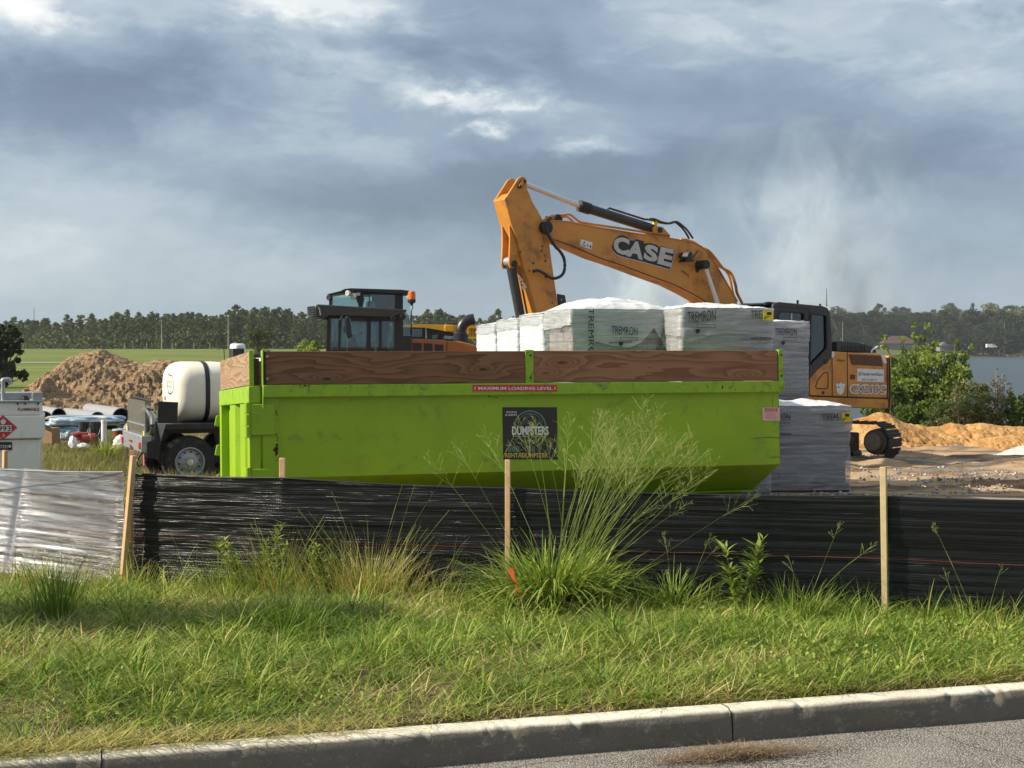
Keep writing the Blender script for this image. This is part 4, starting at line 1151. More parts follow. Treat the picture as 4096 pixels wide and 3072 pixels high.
    for px, py, r in ((1108, 1647, .010), (1111, 1660, .009), (1106, 1654, .006), (1113, 1678, .005), (1108, 1740, .009), (1112, 1752, .008), (1113, 1762, .007), (1110, 1780, .016), (1106, 1794, .020), (1101, 1800, .014), (1109, 1808, .018), (1105, 1818, .012), (1112, 1795, .012), (1108, 1842, .006)):
        flake(px, py, r, 9, -.0052, 1.25)
    for px, py, r in ((1205, 1544, .012), (1225, 1545, .02), (1240, 1545, .016)): flake(px, py, r, 8, -.0515, .4)
    for px, py, r, e in ((2900, 1550, .012, 1.6), (2928, 1552, .006, 3.5), (2935, 1549, .005, 3.2), (2951, 1560, .004, 3), (2840, 1546, .010, .8), (2426, 1556, .008, 1), (2434, 1550, .007, 1), (2418, 1566, .006, .8), (1960, 1588, .010, .4), (1580, 1562, .005, .8), (1400, 1587, .004, .5), (2414, 1543, .006, .5)): flake(px, py, r, 7, -.0515, e)
    for px, py, r, e in ((1965, 1587, .012, .5), (1992, 1590, .014, .4), (1975, 1592, .01, .5), (1500, 1636, .006, .5), (1540, 1595, .004, 1.5), (1410, 1598, .003, 6)): flake(px, py, r, 7, .0105, e)
    ch = stuff(cr.build('paint_chips', 'rust', t))
    ln = MB()
    for pts in ([(3000, 1756), (3040, 1752), (3090, 1749), (3115, 1752), (3128, 1752)], [(3078, 1831), (3105, 1828), (3128, 1829)], [(3101, 1580), (3099, 1610), (3103, 1660), (3105, 1700)]):
        P = [F.p3(px, py, .0095) for px, py in pts]
        for i in range(len(P) - 1):
            wv = Vector((0, 0, .0035)) if abs(P[1].x - P[0].x) > abs(P[1].z - P[0].z) else Vector((.002, 0, 0))
            ln.add([P[i] - wv * (.3 + .7 * i / len(P)), P[i + 1] - wv, P[i + 1] + wv, P[i] + wv * (.3 + .7 * i / len(P))], [(0, 1, 2, 3)])
    stuff(ln.build('scratches', 'rust', t))
    # signs on the near side
    q = F.rect(1897, 1541, 2236, 1567, -.052)
    s = MB().plate(q, .003).build('level_sign', 'print_red', t); 
    lt = MB(); lettering(lt, 'MAXIMUM LOADING LEVEL', sub(q, .065, .28, .945, .76), .018, .0045); lt.build('lettering', 'print_white', s)
    for u in (.02, .965): MB().plate(sub(q, u, .25, u + .016, .75), .0045).build('bolt_mark', 'print_pink', s)
    q = F.rect(3057, 1630, 3127, 1683, .009)
    s = MB().plate(q, .003).build('notice_sign', 'print_pink', t)
    MB().plate(sub(q, .14, .07, .86, .30), .0042).build('header', 'print_red', s)
    lt = MB(); lettering(lt, 'NOTICE', sub(q, .2, .10, .8, .27), .015, .0055); lt.build('lettering', 'print_pink', s)
    lt = MB()
    for k, (a, e) in enumerate(((.1, .9), (.24, .76), (.2, .82), (.16, .86), (.26, .76))): lt.plate(sub(q, a, .385 + k * .115, e, .42 + k * .115), .0042)
    stuff(lt.build('small_print', 'print_rose', s))
    q = F.rect(2016, 1629, 2234, 1838, .009)
    s = MB().plate(q, .003).build('company_sign', 'sign_black', t)
    for tx, uv, bo in (('SCAN', (.065, .075, .25, .11), .012), ('& RENT', (.045, .13, .265, .165), .012), ('DUMPSTERS', (.165, .365, .835, .535), .03), ('CO', (.45, .625, .55, .66), .01)):
        wl = MB(); lettering(wl, tx, sub(q, *uv), bo, .0055); wl.build('lettering', 'print_white', s)
    gr = MB()
    def arc(u0, v0, r, a0, a1, wd, asp=218 / 209):
        k = 30
        for i in range(k):
            for_ = []
            for aa in (a0 + (a1 - a0) * i / k, a0 + (a1 - a0) * (i + 1) / k):
                for rr in (r, r + wd):
                    for_.append((u0 + rr * math.cos(aa), v0 - rr * asp * math.sin(aa)))
            P = [sub(q, u, v, u + .01, v + .01)[0] + Vector((0, -.0045, 0)) for u, v in for_]
            gr.add(P, [(0, 2, 3, 1)])
    arc(.5, .37, .275, .05, math.pi - .05, .022); arc(.5, .46, .215, math.pi + .25, 2 * math.pi - .25, .016)
    arc(.5, .37, .235, .3, math.pi - .3, .008)
    gr.plate(sub(q, .185, .552, .45, .566), .0045); gr.plate(sub(q, .56, .552, .82, .566), .0045)
    stuff(gr.build('ring_emblem', 'print_green', s))
    for tx, uv in (('863-', (.08, .745, .35, .855)), ('38', (.45, .745, .58, .855))):
        gr = MB(); lettering(gr, tx, sub(q, *uv), .02, .0045); gr.build('green_lettering', 'print_green', s)
    yl = MB(); lettering(yl, 'RENTADUMPSTER', sub(q, .03, .875, .82, .965), .03, .0045); yl.build('yellow_lettering', 'print_yellow', s)
    dm = MB()   # a tipped bin drawn in pale lines inside the ring
    for a, e in (((.34, .34), (.46, .14)), ((.37, .34), (.48, .17)), ((.46, .14), (.54, .13)), ((.54, .13), (.56, .20)), ((.50, .26), (.66, .25)), ((.56, .2), (.5, .26)), ((.66, .25), (.68, .33))):
        P = [sub(q, *a, 1, 1)[0], sub(q, *e, 1, 1)[0]]; dd = (P[1] - P[0]).normalized().cross(Vector((0, 1, 0))) * .0035
        dm.add([p + Vector((0, -.0045, 0)) for p in (P[0] - dd, P[1] - dd, P[1] + dd, P[0] + dd)], [(0, 1, 2, 3)])
    dm.build('bin_drawing', 'print_grey', s)
make_dumpster()

# ------------------------------------------------------------------ pallets of pavers
def film_mat(name, col, alpha, rough=.15):
    m, n, b = principled(name)
    co = n.new('ShaderNodeTexCoord').outputs['Object']
    st = n.noise(n.scale(co, (2, 2, 26)), 1.2, 6, .65, .6); st2 = n.noise(n.scale(co, (3, 3, 9)), 3.0, 5, .6, 1.2)
    b.inputs['Base Color'].default_value = (*col, 1); b.inputs['Roughness'].default_value = rough
    n.l.new(n.bump(n.m('ADD', n.m('MULTIPLY', st, 1), n.m('MULTIPLY', st2, .8)), .75, .014), b.inputs['Normal'])
    n.l.new(n.m('ADD', alpha, n.m('MULTIPLY', n.m('SUBTRACT', st, .5), 1.1), clamp=True), b.inputs['Alpha'])
    return m
M['wrap'] = film_mat('stretch_wrap', (.58, .60, .63), .40)
M['wrap_dense'] = film_mat('dense_wrap', (.74, .84, .85), .80, .3)
M['wrap_thin'] = film_mat('clear_wrap', (.55, .58, .60), .22, .15)
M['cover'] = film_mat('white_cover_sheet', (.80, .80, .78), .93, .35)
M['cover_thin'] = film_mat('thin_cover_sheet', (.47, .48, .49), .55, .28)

M['cover_torn'] = film_mat('hanging_torn_sheet', (.50, .52, .52), .70, .16)
def wrinkle(x, z, s): return (fbm(np.asarray(x) * 2.2, np.asarray(z) * 20, s, 4, .6) - .5) * .022 + (fbm(np.asarray(x) * 9, np.asarray(z) * 5, s + 7, 3) - .5) * .012

def make_pallet(label, P, phi, w, dp, h, seed, group, wrap='wrap', cover=.3, cover_m='cover', hump=.02, torn=False, base_m='pallet_wood', text=None, tag_at=None, dense_left=True, simple=False):
    t = thing('paver_pallet', label, 'pallet', P, phi, group)
    # deck
    pb = MB()
    for k in range(5): pb.box(.02 + k * (w - .14) / 4, .12 + k * (w - .14) / 4, 0.0, dp, .085, .105)
    for k in range(3): pb.box(.0, w, .02 + k * (dp - .12) / 2, .10 + k * (dp - .12) / 2, .02, .085)
    for k in range(3): pb.box(.0, w, .01 + k * (dp - .1) / 2, .09 + k * (dp - .1) / 2, .0, .02)
    pb.build('pallet_deck', base_m, t)
    # layers of pavers, every block its own little box
    z = .107; nl = max(5, int((h - .13) / .098)); lh = (h - .12) / nl
    st = MB(); r_ = random.Random(seed)
    for l in range(nl):
        nx, ny = (4, 5) if l % 2 else (5, 4)
        for i in range(nx):
            for j in range(ny):
                if 0 < i < nx - 1 and 0 < j < ny - 1: continue
                o = r_.uniform(-.004, .004)
                x0 = .035 + (w - .07) * i / nx; x1 = .035 + (w - .07) * (i + 1) / nx - .006
                y0 = .035 + (dp - .07) * j / ny; y1 = .035 + (dp - .07) * (j + 1) / ny - .006
                st.box(x0 + o, x1 + o, y0 + o, y1 + o, z + l * lh, z + (l + 1) * lh - .005)
    stuff(st.build('paver_stack', 'paver', t))
    # stretch wrap: closed band round the load
    ns, nz = 40, 60
    c = .03
    per = []
    def side(a, b, k): 
        for i in range(k): per.append((a[0] + (b[0] - a[0]) * i / k, a[1] + (b[1] - a[1]) * i / k))
    c4 = [(0, 0), (w, 0), (w, dp), (0, dp)]
    for i in range(4):
        a, b = Vector(c4[i]), Vector(c4[(i + 1) % 4]); d = (b - a).normalized()
        side(a + d * c, b - d * c, ns)
        e = (Vector(c4[(i + 2) % 4]) - b).normalized()
        for k in range(3):
            th = (k + .0) / 3 * math.pi / 2
            per.append(tuple(b - d * c + e * c - e * c * math.cos(th) + d * c * math.sin(th)))
    per = np.array(per); n = len(per)
    nxt = np.roll(per, -1, 0) - np.roll(per, 1, 0); nr = np.stack([nxt[:, 1], -nxt[:, 0]], -1); nr /= np.linalg.norm(nr, axis=1)[:, None]
    arc = np.arange(n) / n * 2 * (w + dp)
    zz = np.linspace(.02, h, nz)
    D = wrinkle(arc[None, :].repeat(nz, 0), zz[:, None].repeat(n, 1), seed) + .012
    D = D - .02 * np.exp(-((zz[:, None] - h) / .05) ** 2) - .016 * np.exp(-((zz[:, None] - h * .55) / .014) ** 2)
    V = np.stack([per[None, :, 0] + nr[None, :, 0] * D, per[None, :, 1] + nr[None, :, 1] * D, zz[:, None].repeat(n, 1)], -1).reshape(-1, 3)
    np_mesh('stretch_wrap', V, grid_quads(nz, n, True), wrap, t)
    # cover sheet over the top with a hanging skirt
    m_ = 15; u = np.linspace(0, 1, 44)
    gx, gy = np.meshgrid(u, u)
    dome = np.sin(np.pi * gx) ** .5 * np.sin(np.pi * gy) ** .5
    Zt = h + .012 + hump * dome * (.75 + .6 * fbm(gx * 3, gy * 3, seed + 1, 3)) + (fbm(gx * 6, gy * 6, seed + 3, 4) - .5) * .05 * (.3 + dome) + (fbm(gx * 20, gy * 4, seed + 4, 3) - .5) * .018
    V1 = np.stack([gx * w, gy * dp, Zt], -1).reshape(-1, 3)
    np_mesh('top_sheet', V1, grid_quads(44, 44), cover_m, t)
    drop = cover * (.75 + .5 * fbm(arc * 1.7, arc * 0, seed + 11, 3))
    if torn:   # long hanging sheet with a scalloped lower edge on the near side
        f = arc / w; near = (arc < w)
        sc = np.interp(f, [0, .03, .10, .20, .35, .50, .62, .70, .745, .79, .88, 1.0], [.48, .55, .47, .355, .40, .425, .37, .27, .20, .30, .47, .5])
        drop = np.where(near, sc * h, drop)
    nr2 = 22; vv = np.linspace(0, 1, nr2)[:, None]
    zz2 = h + .012 - drop[None, :] * vv
    D2 = wrinkle(arc[None, :].repeat(nr2, 0), zz2, seed) + .020 + .010 * vv + (fbm(arc[None, :] * 5 + vv * 0, zz2 * 4, seed + 15, 3) - .5) * .03 * vv
    V2 = np.stack([per[None, :, 0] + nr[None, :, 0] * D2, per[None, :, 1] + nr[None, :, 1] * D2, zz2], -1).reshape(-1, 3)
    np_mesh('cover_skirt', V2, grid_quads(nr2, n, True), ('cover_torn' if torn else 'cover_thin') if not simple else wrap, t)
    if text:
        for s_, x0, z1, x1, z0, sh in text:
            lt = MB()
            q = [Vector((x0, -.052, z1)), Vector((x1, -.052, z1 + sh)), Vector((x1, -.052, z0 + sh)), Vector((x0, -.052, z0))]
            lettering(lt, s_, q, .012 if len(s_) > 8 else .0, .0, lambda p: Vector((p.x, -.046 + .5 * float(-wrinkle(p.x, p.z, seed)), p.z)))
            if s_.startswith('TREM') and x1 - x0 > .2:   # ruled box and little leaf mark under the name
                zc = z0 + sh * .5 - .03
                for a, b, e, g in ((x0 + .1, x1, zc, zc + .004), (x0 + .1, x1, zc - .035, zc - .031), (x0 + .1, x0 + .104, zc - .035, zc + .004), (x1 - .004, x1, zc - .035, zc + .004)):
                    lt.add([(a, -.046, e), (b, -.046, e), (b, -.046, g), (a, -.046, g)], [(0, 1, 2, 3)])
                cx = (x0 + x1) / 2 - .04
                lt.add([(cx - .028, -.046, zc - .05), (cx, -.046, zc - .045), (cx + .028, -.046, zc - .05), (cx + .018, -.046, zc - .08), (cx, -.046, zc - .095), (cx - .02, -.046, zc - .08)], [(0, 1, 2, 3, 4, 5)])
            lt.build('printed_lettering', 'print_black', t, recalc=False)
    if tag_at:
        x0, z0, tw, th = tag_at
        q = [Vector((x0, -.062, z0 + th)), Vector((x0 + tw, -.058, z0 + th)), Vector((x0 + tw, -.058, z0)), Vector((x0, -.062, z0))]
        s = MB().plate(q, .003).build('paper_tag', 'tag_yellow', t)
        lt = MB(); lt.plate(sub(q, .34, .12, .8, .45), .0045)
        for k in range(2): lt.plate(sub(q, .1, .58 + k * .13, .62 - .2 * k, .64 + k * .13), .0045)
        lt.plate(sub(q, .06, .72, .2, .92), .0045); lt.build('tag_print', 'print_black', s)
    return t

def pallets():
    ph = R(14.5)
    P1 = at(2284, 1500, 15.5); nv = Vector((-math.sin(ph), math.cos(ph), 0)); av = Vector((math.cos(ph), math.sin(ph), 0))
    names = ['nearest', 'second', 'third', 'farthest']
    for k in range(4):
        b = Vector((P1.x, P1.y, 0)) + nv * (1.12 * k); g = H1(b.x, b.y)
        make_pallet(f'lower wrapped paver pallet hidden behind the dumpster, carrying the {names[k]} pallet of the row', (b.x, b.y, g - .01), ph, 1.08, .97, 1.0, 400 + k, 'paver pallets', simple=True, hump=.005, cover=.1)
    tops = [2.03, 2.005, 1.965, 1.915]
    labs = ['wrapped paver pallet with a torn white sheet over its front, behind the mid dumpster post',
            'second wrapped paver pallet from the front in the receding sunlit row behind the dumpster',
            'third wrapped paver pallet from the front in the receding sunlit row behind the dumpster',
            'farthest wrapped paver pallet, at the left end of the receding sunlit row']
    for k in range(4):
        b = Vector((P1.x, P1.y, 0)) + nv * (1.12 * k); g = H1(b.x, b.y) + 1.0
        h = tops[k] - g
        if k == 0:
            make_pallet(labs[k], (b.x, b.y, g), ph, 1.10, .98, h, 420, 'paver pallets', cover=.2, torn=True, hump=.13, wrap='wrap_thin',
                        text=[('TREMRON', .43, h * .83, .72, h * .74, -.015), ('www.tremron', .40, h * .655, .66, h * .63, .01)], tag_at=None)
            # name running down the near left edge of the sheet; print on the bulging top
            t = bpy.data.objects[[o.name for o in bpy.data.objects if o.name.startswith('paver_pallet') and o.get('label') == labs[0]][0]]
            lt = MB(); lettering(lt, 'TREMRON', [Vector((.235, -.05, h * 1.02)), Vector((.235, -.05, h * .40)), Vector((.175, -.05, h * .40)), Vector((.175, -.05, h * 1.02))], 0, 0)
            lt.build('printed_lettering', 'print_black', t, recalc=False); lt = MB(); lettering(lt, 'TREMRON', [Vector((.90, -.052, h * .50)), Vector((1.06, -.052, h * .98)), Vector((1.10, -.052, h * .94)), Vector((.94, -.052, h * .46))], 0, 0)
            lt.build('printed_lettering', 'print_black', t, recalc=False)
        else:
            make_pallet(labs[k], (b.x, b.y, g), ph, 1.06, .96, h, 420 + k, 'paver pallets', wrap='wrap_dense', cover=.12, hump=.03)
    # B
    ph = R(10); p = at(2722, 1400, 15.2); g = H1(p.x, p.y)
    make_pallet('lower wrapped paver pallet hidden behind the right half of the dumpster', (p.x, p.y, g - .01), ph, .98, 1.0, 1.0, 440, 'paver pallets', simple=True, hump=.005)
    h = 2.035 - (g + .99)
    make_pallet('upper wrapped paver pallet with a yellow tag at its corner, beside the excavator cab', (p.x, p.y, g + .99), ph, .985, 1.0, h, 441, 'paver pallets', cover=.30, hump=.05,
                text=[('TREMRON', .06, h - .035, .36, h - .145, .025), ('TRE', .74, h - .015, .85, h - .095, .0), ('www.tremron', .74, h - .285, .96, h - .32, .0)], tag_at=(.868, h - .115, .108, .095))
    # C
    ph = R(10); p = at(2850, 1500, 17.95); g = H1(p.x, p.y)
    make_pallet('lower wrapped paver pallet standing behind the front right one', (p.x, p.y, g - .01), ph, 1.06, 1.0, 1.04, 450, 'paver pallets', simple=True, hump=.005)
    r = Fr((p.x, p.y, 0), ph); xr = r.y(3234, 1450)[0]; h = 1.945 - (g + 1.03)
    make_pallet('tall wrapped paver pallet with a white printed top flap, before the excavator cab', (p.x, p.y, g + 1.03), ph, xr, 1.0, h, 451, 'paver pallets', cover=.26, hump=.01,
                text=[('TREMRON', xr - .44, h - .075, xr - .17, h - .16, .0)])
    # D
    ph = R(5); p = at(3040, 1900, 16.45); g = H1(p.x, p.y)
    r = Fr((p.x, p.y, 0), ph); xr = r.y(3400, 1800)[0]; h = .975 - g
    make_pallet('wrapped paver pallet with a yellow tag on the gravel right of the dumpster', (p.x, p.y, g), ph, xr, 1.0, h, 460, 'paver pallets', cover=.30, hump=.04, base_m='pallet_wood',
                text=[('TREMRON', .02, h - .07, .33, h - .15, .0), ('TREM', .69, h - .075, .87, h - .155, .0), ('.com', .2, h - .29, .34, h - .315, 0)], tag_at=(xr - .115, h - .165, .105, .10))
pallets()

# ------------------------------------------------------------------ fuel tank at the left edge
def make_fuel_tank():
    p = at(163, 1800, 22.0); F = Fr((p.x, p.y, H1(p.x, p.y)), R(16))
    t = thing('fuel_tank', 'white fuel cube with a red hazard diamond standing behind the fence at the left edge', 'fuel tank', F.P, F.phi)
    zt = F.y(100, 1605)[1]; z1 = F.y(100, 1662)[1]; z2 = F.y(100, 1755)[1]
    L = 1.5; Wd = 1.1
    MB().box(-L, .0, .0, Wd, z1, zt - .015).build('tank_body', 'white', t, bevel=.02)
    MB().box(-L - .02, .035, -.02, Wd + .02, z2, z1).build('tank_body', 'white', t, bevel=.02)
    MB().box(-L + .03, -.01, .03, Wd - .03, .0, z2 - .012).build('base_tub', 'white', t, bevel=.012)
    MB().box(-L - .02, .04, -.03, Wd + .03, zt - .015, zt + .012).build('lid_rim', 'steel', t, bevel=.004)
    tp = MB(); tp.box(-.62, -.12, .25, .8, zt + .012, zt + .12); tp.build('top_hatch', 'steel', t, bevel=.006)
    MB().box(-.11, .02, .05, .35, zt + .012, zt + .13).build('lock_box', 'steel', t, bevel=.006)
    x = F.y(10, 1560)[0]; zp = F.y(10, 1522)[1]
    MB().cyl((x, .15, zt), (x, .15, zp - .04), .030).build('vent_pipe', 'steel', t)
    MB().tube(smooth_path([(x, .15, zp - .05), (x, .15, zp), (x + .05, .15, zp + .01), (x + .10, .15, zp), (x + .105, .15, zp - .06)], 5), .034, 12).build('vent_cap', 'steel', t)
    xc = F.y(99, 1595)[0]; MB().lathe((xc, .12, zt + .01), (0, 0, 1), [(.0, .075), (.035, .072), (.05, .05), (.055, .03), (.06, .0)], 18).build('filler_cap', 'black_plastic', t)
    xc = F.y(128, 1590)[0]; MB().cyl((xc, .1, zt), (xc, .1, zt + .03), .045).cyl((xc, .1, zt + .03), (xc, .1, zt + .12), .012).build('gauge', 'white', t)
    for px in (71, 101, 153): 
        xc = F.y(px, 1612)[0]; MB().box(xc - .012, xc + .012, -.036, -.0, zt - .05, zt - .02).build('clip', 'black', t, bevel=.003)
    q = F.rect(71, 1631, 158, 1643, -.004); lt = MB(); lettering(lt, 'FLAMMABLE', q, .02, .004); lt.build('lettering', 'print_dkred', t)
    w_ = -.024
    c = [F.p3(12, 1661, w_), F.p3(69, 1710, w_), F.p3(12, 1760, w_), F.p3(-45, 1710, w_)]
    pl = MB().add(c + [q_ + Vector((0, -.003, 0)) for q_ in c], [(0, 1, 2, 3), (7, 6, 5, 4), (0, 4, 5, 1), (1, 5, 6, 2), (2, 6, 7, 3), (3, 7, 4, 0)]).build('hazard_diamond', 'print_red', t)
    MB().plate(F.rect(-22, 1701, 46, 1727, w_ - .003), .002).build('number_panel', 'print_white', pl)
    lt = MB(); lettering(lt, '1993', F.rect(-20, 1704, 43, 1725, w_ - .006), .01, .002); lt.build('lettering', 'print_black', pl)
    lt = MB(); lettering(lt, '3', F.rect(9, 1736, 19, 1748, w_ - .003), .0, .002)
    fl = [F.p3(px, py, w_ - .005) for px, py in ((3, 1691), (2, 1684), (6, 1678), (9, 1682), (12, 1671), (16, 1680), (20, 1677), (24, 1685), (21, 1693), (17, 1697), (8, 1697))]
    lt.add(fl, [tuple(range(len(fl)))]); lt.build('white_marks', 'print_white', pl)
    s = MB().plate(F.rect(-60, 1768, 48, 1800, .018), .004).build('black_plate', 'sign_black', t)
    lt = MB(); lettering(lt, 'STERS', F.rect(-4, 1780, 33, 1793, .014), .0, .003); 
    c = F.p3(39, 1785, .0105); lt.cyl(c, c + Vector((0, -.002, 0)), .02, n=14); lt.build('lettering', 'print_white', s)
make_fuel_tank()

# ------------------------------------------------------------------ water tank trailer
def make_trailer():
    p = at(600, 1790, 21.7); g = -.46
    F = Fr((p.x, p.y, g), R(24))
    t = thing('tank_trailer', 'black tandem trailer carrying a cream plastic water tank, parked left of the dumpster', 'trailer', F.P, F.phi)
    zd = F.y(661, 1697)[1]; L = 4.2; W = 1.85
    MB().box(.16, L, .0, .06, zd - .075, zd).build('deck_beam', 'black', t, bevel=.004)
    MB().box(.16, L, W - .06, W, zd - .075, zd).build('deck_beam', 'black', t, bevel=.004)
    MB().box(.16, L, .06, W - .06, zd - .05, zd - .01).build('deck', 'black', t)
    # rear end of the near fender: grey sloping plate with a black fender box behind it
    pts = F.pts([(630, 1694), (663, 1696), (637, 1785), (629, 1790)], .0)
    MB().prism(pts, -.004, .03).build('fender_end_plate', 'steel', t, bevel=.002)
    a = F.y(663, 1700); 
    xw = F.y(762, 1843)[0]; zw = F.y(762, 1843, .0)[1]; rt = .385
    MB().prism([(a[0] + .01, zd - .075), (2.6, zd - .075), (2.6, .50), (xw + .5, .50), (xw + .42, .80), (xw - .25, .80), (xw - .47, .50), (F.y(637, 1785)[0], .50)], .30, .34).build('inner_fender', 'black', t)
    MB().box(.25, 3.4, .02, .30, zd - .09, zd - .075).build('fender_top', 'black', t)
    # rear bumper
    yb0 = F.x(518, 1752, .0); 
    MB().box(-.13, .02, -.02, 1.62, .55, .80).build('rear_bumper', 'steel', t, bevel=.012)
    for y in (.03, 1.55): MB().box(-.15, -.13, y, y + .10, .60, .70).build('tail_lamp', 'print_red', t, bevel=.006)
    for k in range(3): MB().box(-.142, -.13, .72 + k * .1, .76 + k * .1, .66, .69).build('marker_lamp', 'print_red', t)
    MB().prism([( -.05, .48), (.13, .44), (.15, .74), (.10, 1.0), (.07, 1.0), (.06, .74), (-.05, .70)], -.03, -.02).build('latch_bracket', 'black', t, bevel=.003)
    MB().tube(smooth_path([(-.02, .5, .52), (-.1, .48, .40), (-.08, .46, .32), (.02, .44, .40)], 5), .014, 6).build('tow_hook', 'black', t)
    # expanded metal basket over the bumper with reflectors
    m, n, b = principled('expanded_mesh')
    co = n.new('ShaderNodeTexCoord').outputs['Object']
    vo = n.voro(n.scale(co, (1, 110, 70)), 1.0, 'DISTANCE_TO_EDGE', rand=.15)
    b.inputs['Base Color'].default_value = (.17, .155, .135, 1); b.inputs['Roughness'].default_value = .6
    n.l.new(n.step(vo, .10, .16, .8, .12), b.inputs['Alpha'])
    zb0, zb1 = .80, F.y(632, 1605)[1]
    MB().box(-.06, -.052, .05, 1.55, zb0, zb1).build('mesh_panel', m, t)
    MB().box(-.06, .30, 1.55, 1.557, zb0, zb1).build('mesh_panel', m, t)
    fr = MB(); fr.box(-.07, -.045, .03, .06, zb0, zb1 - .35); fr.box(-.07, -.045, 1.53, 1.56, zb0, zb1 - .35); fr.box(-.07, -.045, .03, 1.56, zb1 - .37, zb1 - .345); fr.build('basket_frame', 'steel', t)
    sv = MB(); 
    for y in (.06, 1.50): sv.box(-.075, -.07, y, y + .09, zb1 - .72, zb1 - .44)
    sv.build('warning_sticker', 'tag_yellow', t)
    sv = MB()
    for y in (.06, 1.50): sv.box(-.0755, -.07, y, y + .09, zb1 - .95, zb1 - .73)
    sv.build('reflector', 'print_rose', t)
    q = F.pts([(633, 1605), (713, 1609), (709, 1694), (631, 1692)], .02)
    MB().prism(q, .02, .05).build('guard_board', 'black', t, bevel=.003)
    for py, y0 in ((1606, .35), (1640, .5)):
        MB().tube([(.05, .05, F.y(640, py)[1]), (.05, 1.5, F.y(640, py)[1] + .02)], .015, 6).build('guard_rail', 'black', t)
    # hoses seen through the basket
    MB().tube(smooth_path([(.1, .9, .82), (.0, .72, 1.06), (.05, .55, 1.16), (.1, .38, 1.06), (.1, .3, .88), (.12, .5, .80)], 6), .05, 10).build('suction_hose', 'steel', t)
    MB().tube(smooth_path([(.30, 1.2, zd + .12), (.12, 1.15, zd + .22), (.02, 1.1, zd + .15), (.0, 1.1, zd - .1)], 6), .035, 10).build('discharge_hose', 'print_green', t)
    # wheels
    def wheel(x, y, sgn):
        r = empty('wheel', (x, y, rt)); r.parent = t; w_ = .235
        MB().lathe((0, 0, 0), (0, -sgn, 0), [(.215, 0), (.235, .0), (.30, .006), (.355, -.004), (.378, -.03), (.385, -.06), (.385, -.18), (.378, -.21), (.35, -.232), (.24, -w_), (.215, -w_)], 44).build('tyre', 'rubber', r)
        tr = MB()
        for k in range(52):
            a = 2 * math.pi * k / 52
            for s_ in (-.065, -.125, -.185):
                c = Vector((math.cos(a + s_ * .3) * .384, sgn * (-s_), math.sin(a + s_ * .3) * .384)); q_ = Matrix.Rotation(-a, 3, 'Y')
                tr.obox(c, (.012, .05, .03), q_)
        stuff(tr.build('tread_blocks', 'rubber', r))
        MB().lathe((0, 0, 0), (0, -sgn, 0), [(.222, -.2), (.222, .004), (.212, .010), (.200, .004), (.192, -.03), (.178, -.055), (.150, -.050), (.118, -.028), (.096, -.022), (.06, -.022)], 44).build('rim', 'steel', r)
        for k in range(10):
            a = 2 * math.pi * k / 10 + .16; c = Vector((math.cos(a) * .152, sgn * .050, math.sin(a) * .152))
            MB().cyl(c, c + Vector((0, -sgn * .006, 0)), .0165, n=10).build('rim_slot', 'black', r)
        for k in range(8):
            a = 2 * math.pi * k / 8; c = Vector((math.cos(a) * .082, sgn * .022, math.sin(a) * .082))
            MB().cyl(c, c + Vector((0, -sgn * .026, 0)), .0125, n=6).build('wheel_nut', 'chrome', r)
        MB().lathe((0, 0, 0), (0, -sgn, 0), [(.056, -.022), (.056, .03), (.05, .042), (.0, .046)], 20).build('hub_cap', 'chrome', r)
    for x in (xw, xw + .88):
        wheel(x, .03, 1); wheel(x, W - .03, -1)
        MB().cyl((x, .2, rt), (x, W - .2, rt), .04).build('axle', 'black', t)
    # tank
    x0, x1 = .42, 3.0; yc = .95; ry = .64; z0 = zd + .0; rz = (F.y(760, 1446, yc - .1)[1] - z0) / 2; zc = z0 + rz
    ns = 56; rings = []
    prof = [(0, .0), (.0, .30), (.012, .55), (.035, .72), (.07, .84), (.12, .93), (.18, .975), (.25, 1.0)]
    seq = [(x0 + a, s_) for a, s_ in prof] 
    for k in range(1, 14): 
        x = x0 + .25 + (x1 - x0 - .5) * k / 14
        g_ = min(abs(x - (x0 + .82)), abs(x - (x0 + 1.75)))
        seq.append((x, 1.0 - .03 * math.exp(-(g_ / .07) ** 2)))
    seq += [(x1 - a, s_) for a, s_ in reversed(prof)]
    V = []
    for x, s_ in seq:
        for i in range(ns):
            a = 2 * math.pi * i / ns; e = 2 / 3.2
            cy = math.copysign(abs(math.cos(a)) ** e, math.cos(a)); cz = math.copysign(abs(math.sin(a)) ** e, math.sin(a))
            V.append((x, yc + ry * s_ * cy, max(zc + rz * s_ * cz, z0)))
    tk = np_mesh('water_tank', np.array(V), grid_quads(len(seq), ns, True), 'white_tank', t)
    tk.data.set_sharp_from_angle(angle=R(60))
    MB().cyl((2.05, yc, z0 + 2 * rz - .02), (2.05, yc, z0 + 2 * rz + .05), .25, n=30).build('tank_lid', 'white_tank', tk, bevel=.012)
    xs = F.y(832, 1600, .31)[0]
    V = []
    for x in (xs - .035, xs + .035):
        for i in range(ns):
            a = 2 * math.pi * i / ns; e = 2 / 3.2
            cy = math.copysign(abs(math.cos(a)) ** e, math.cos(a)); cz = math.copysign(abs(math.sin(a)) ** e, math.sin(a))
            V.append((x, yc + (ry + .006) * cy, max(zc + (rz + .006) * cz, z0)))
    np_mesh('strap', np.array(V), grid_quads(2, ns, True), 'black', tk)
    bd = MB()
    bd.lathe((x0 - .004, yc - .28, zc + .12), (1, 0, 0), [(.14, .0), (.16, .0)], 30); bd.build('badge_ring', 'print_black', tk)
    bd = MB(); 
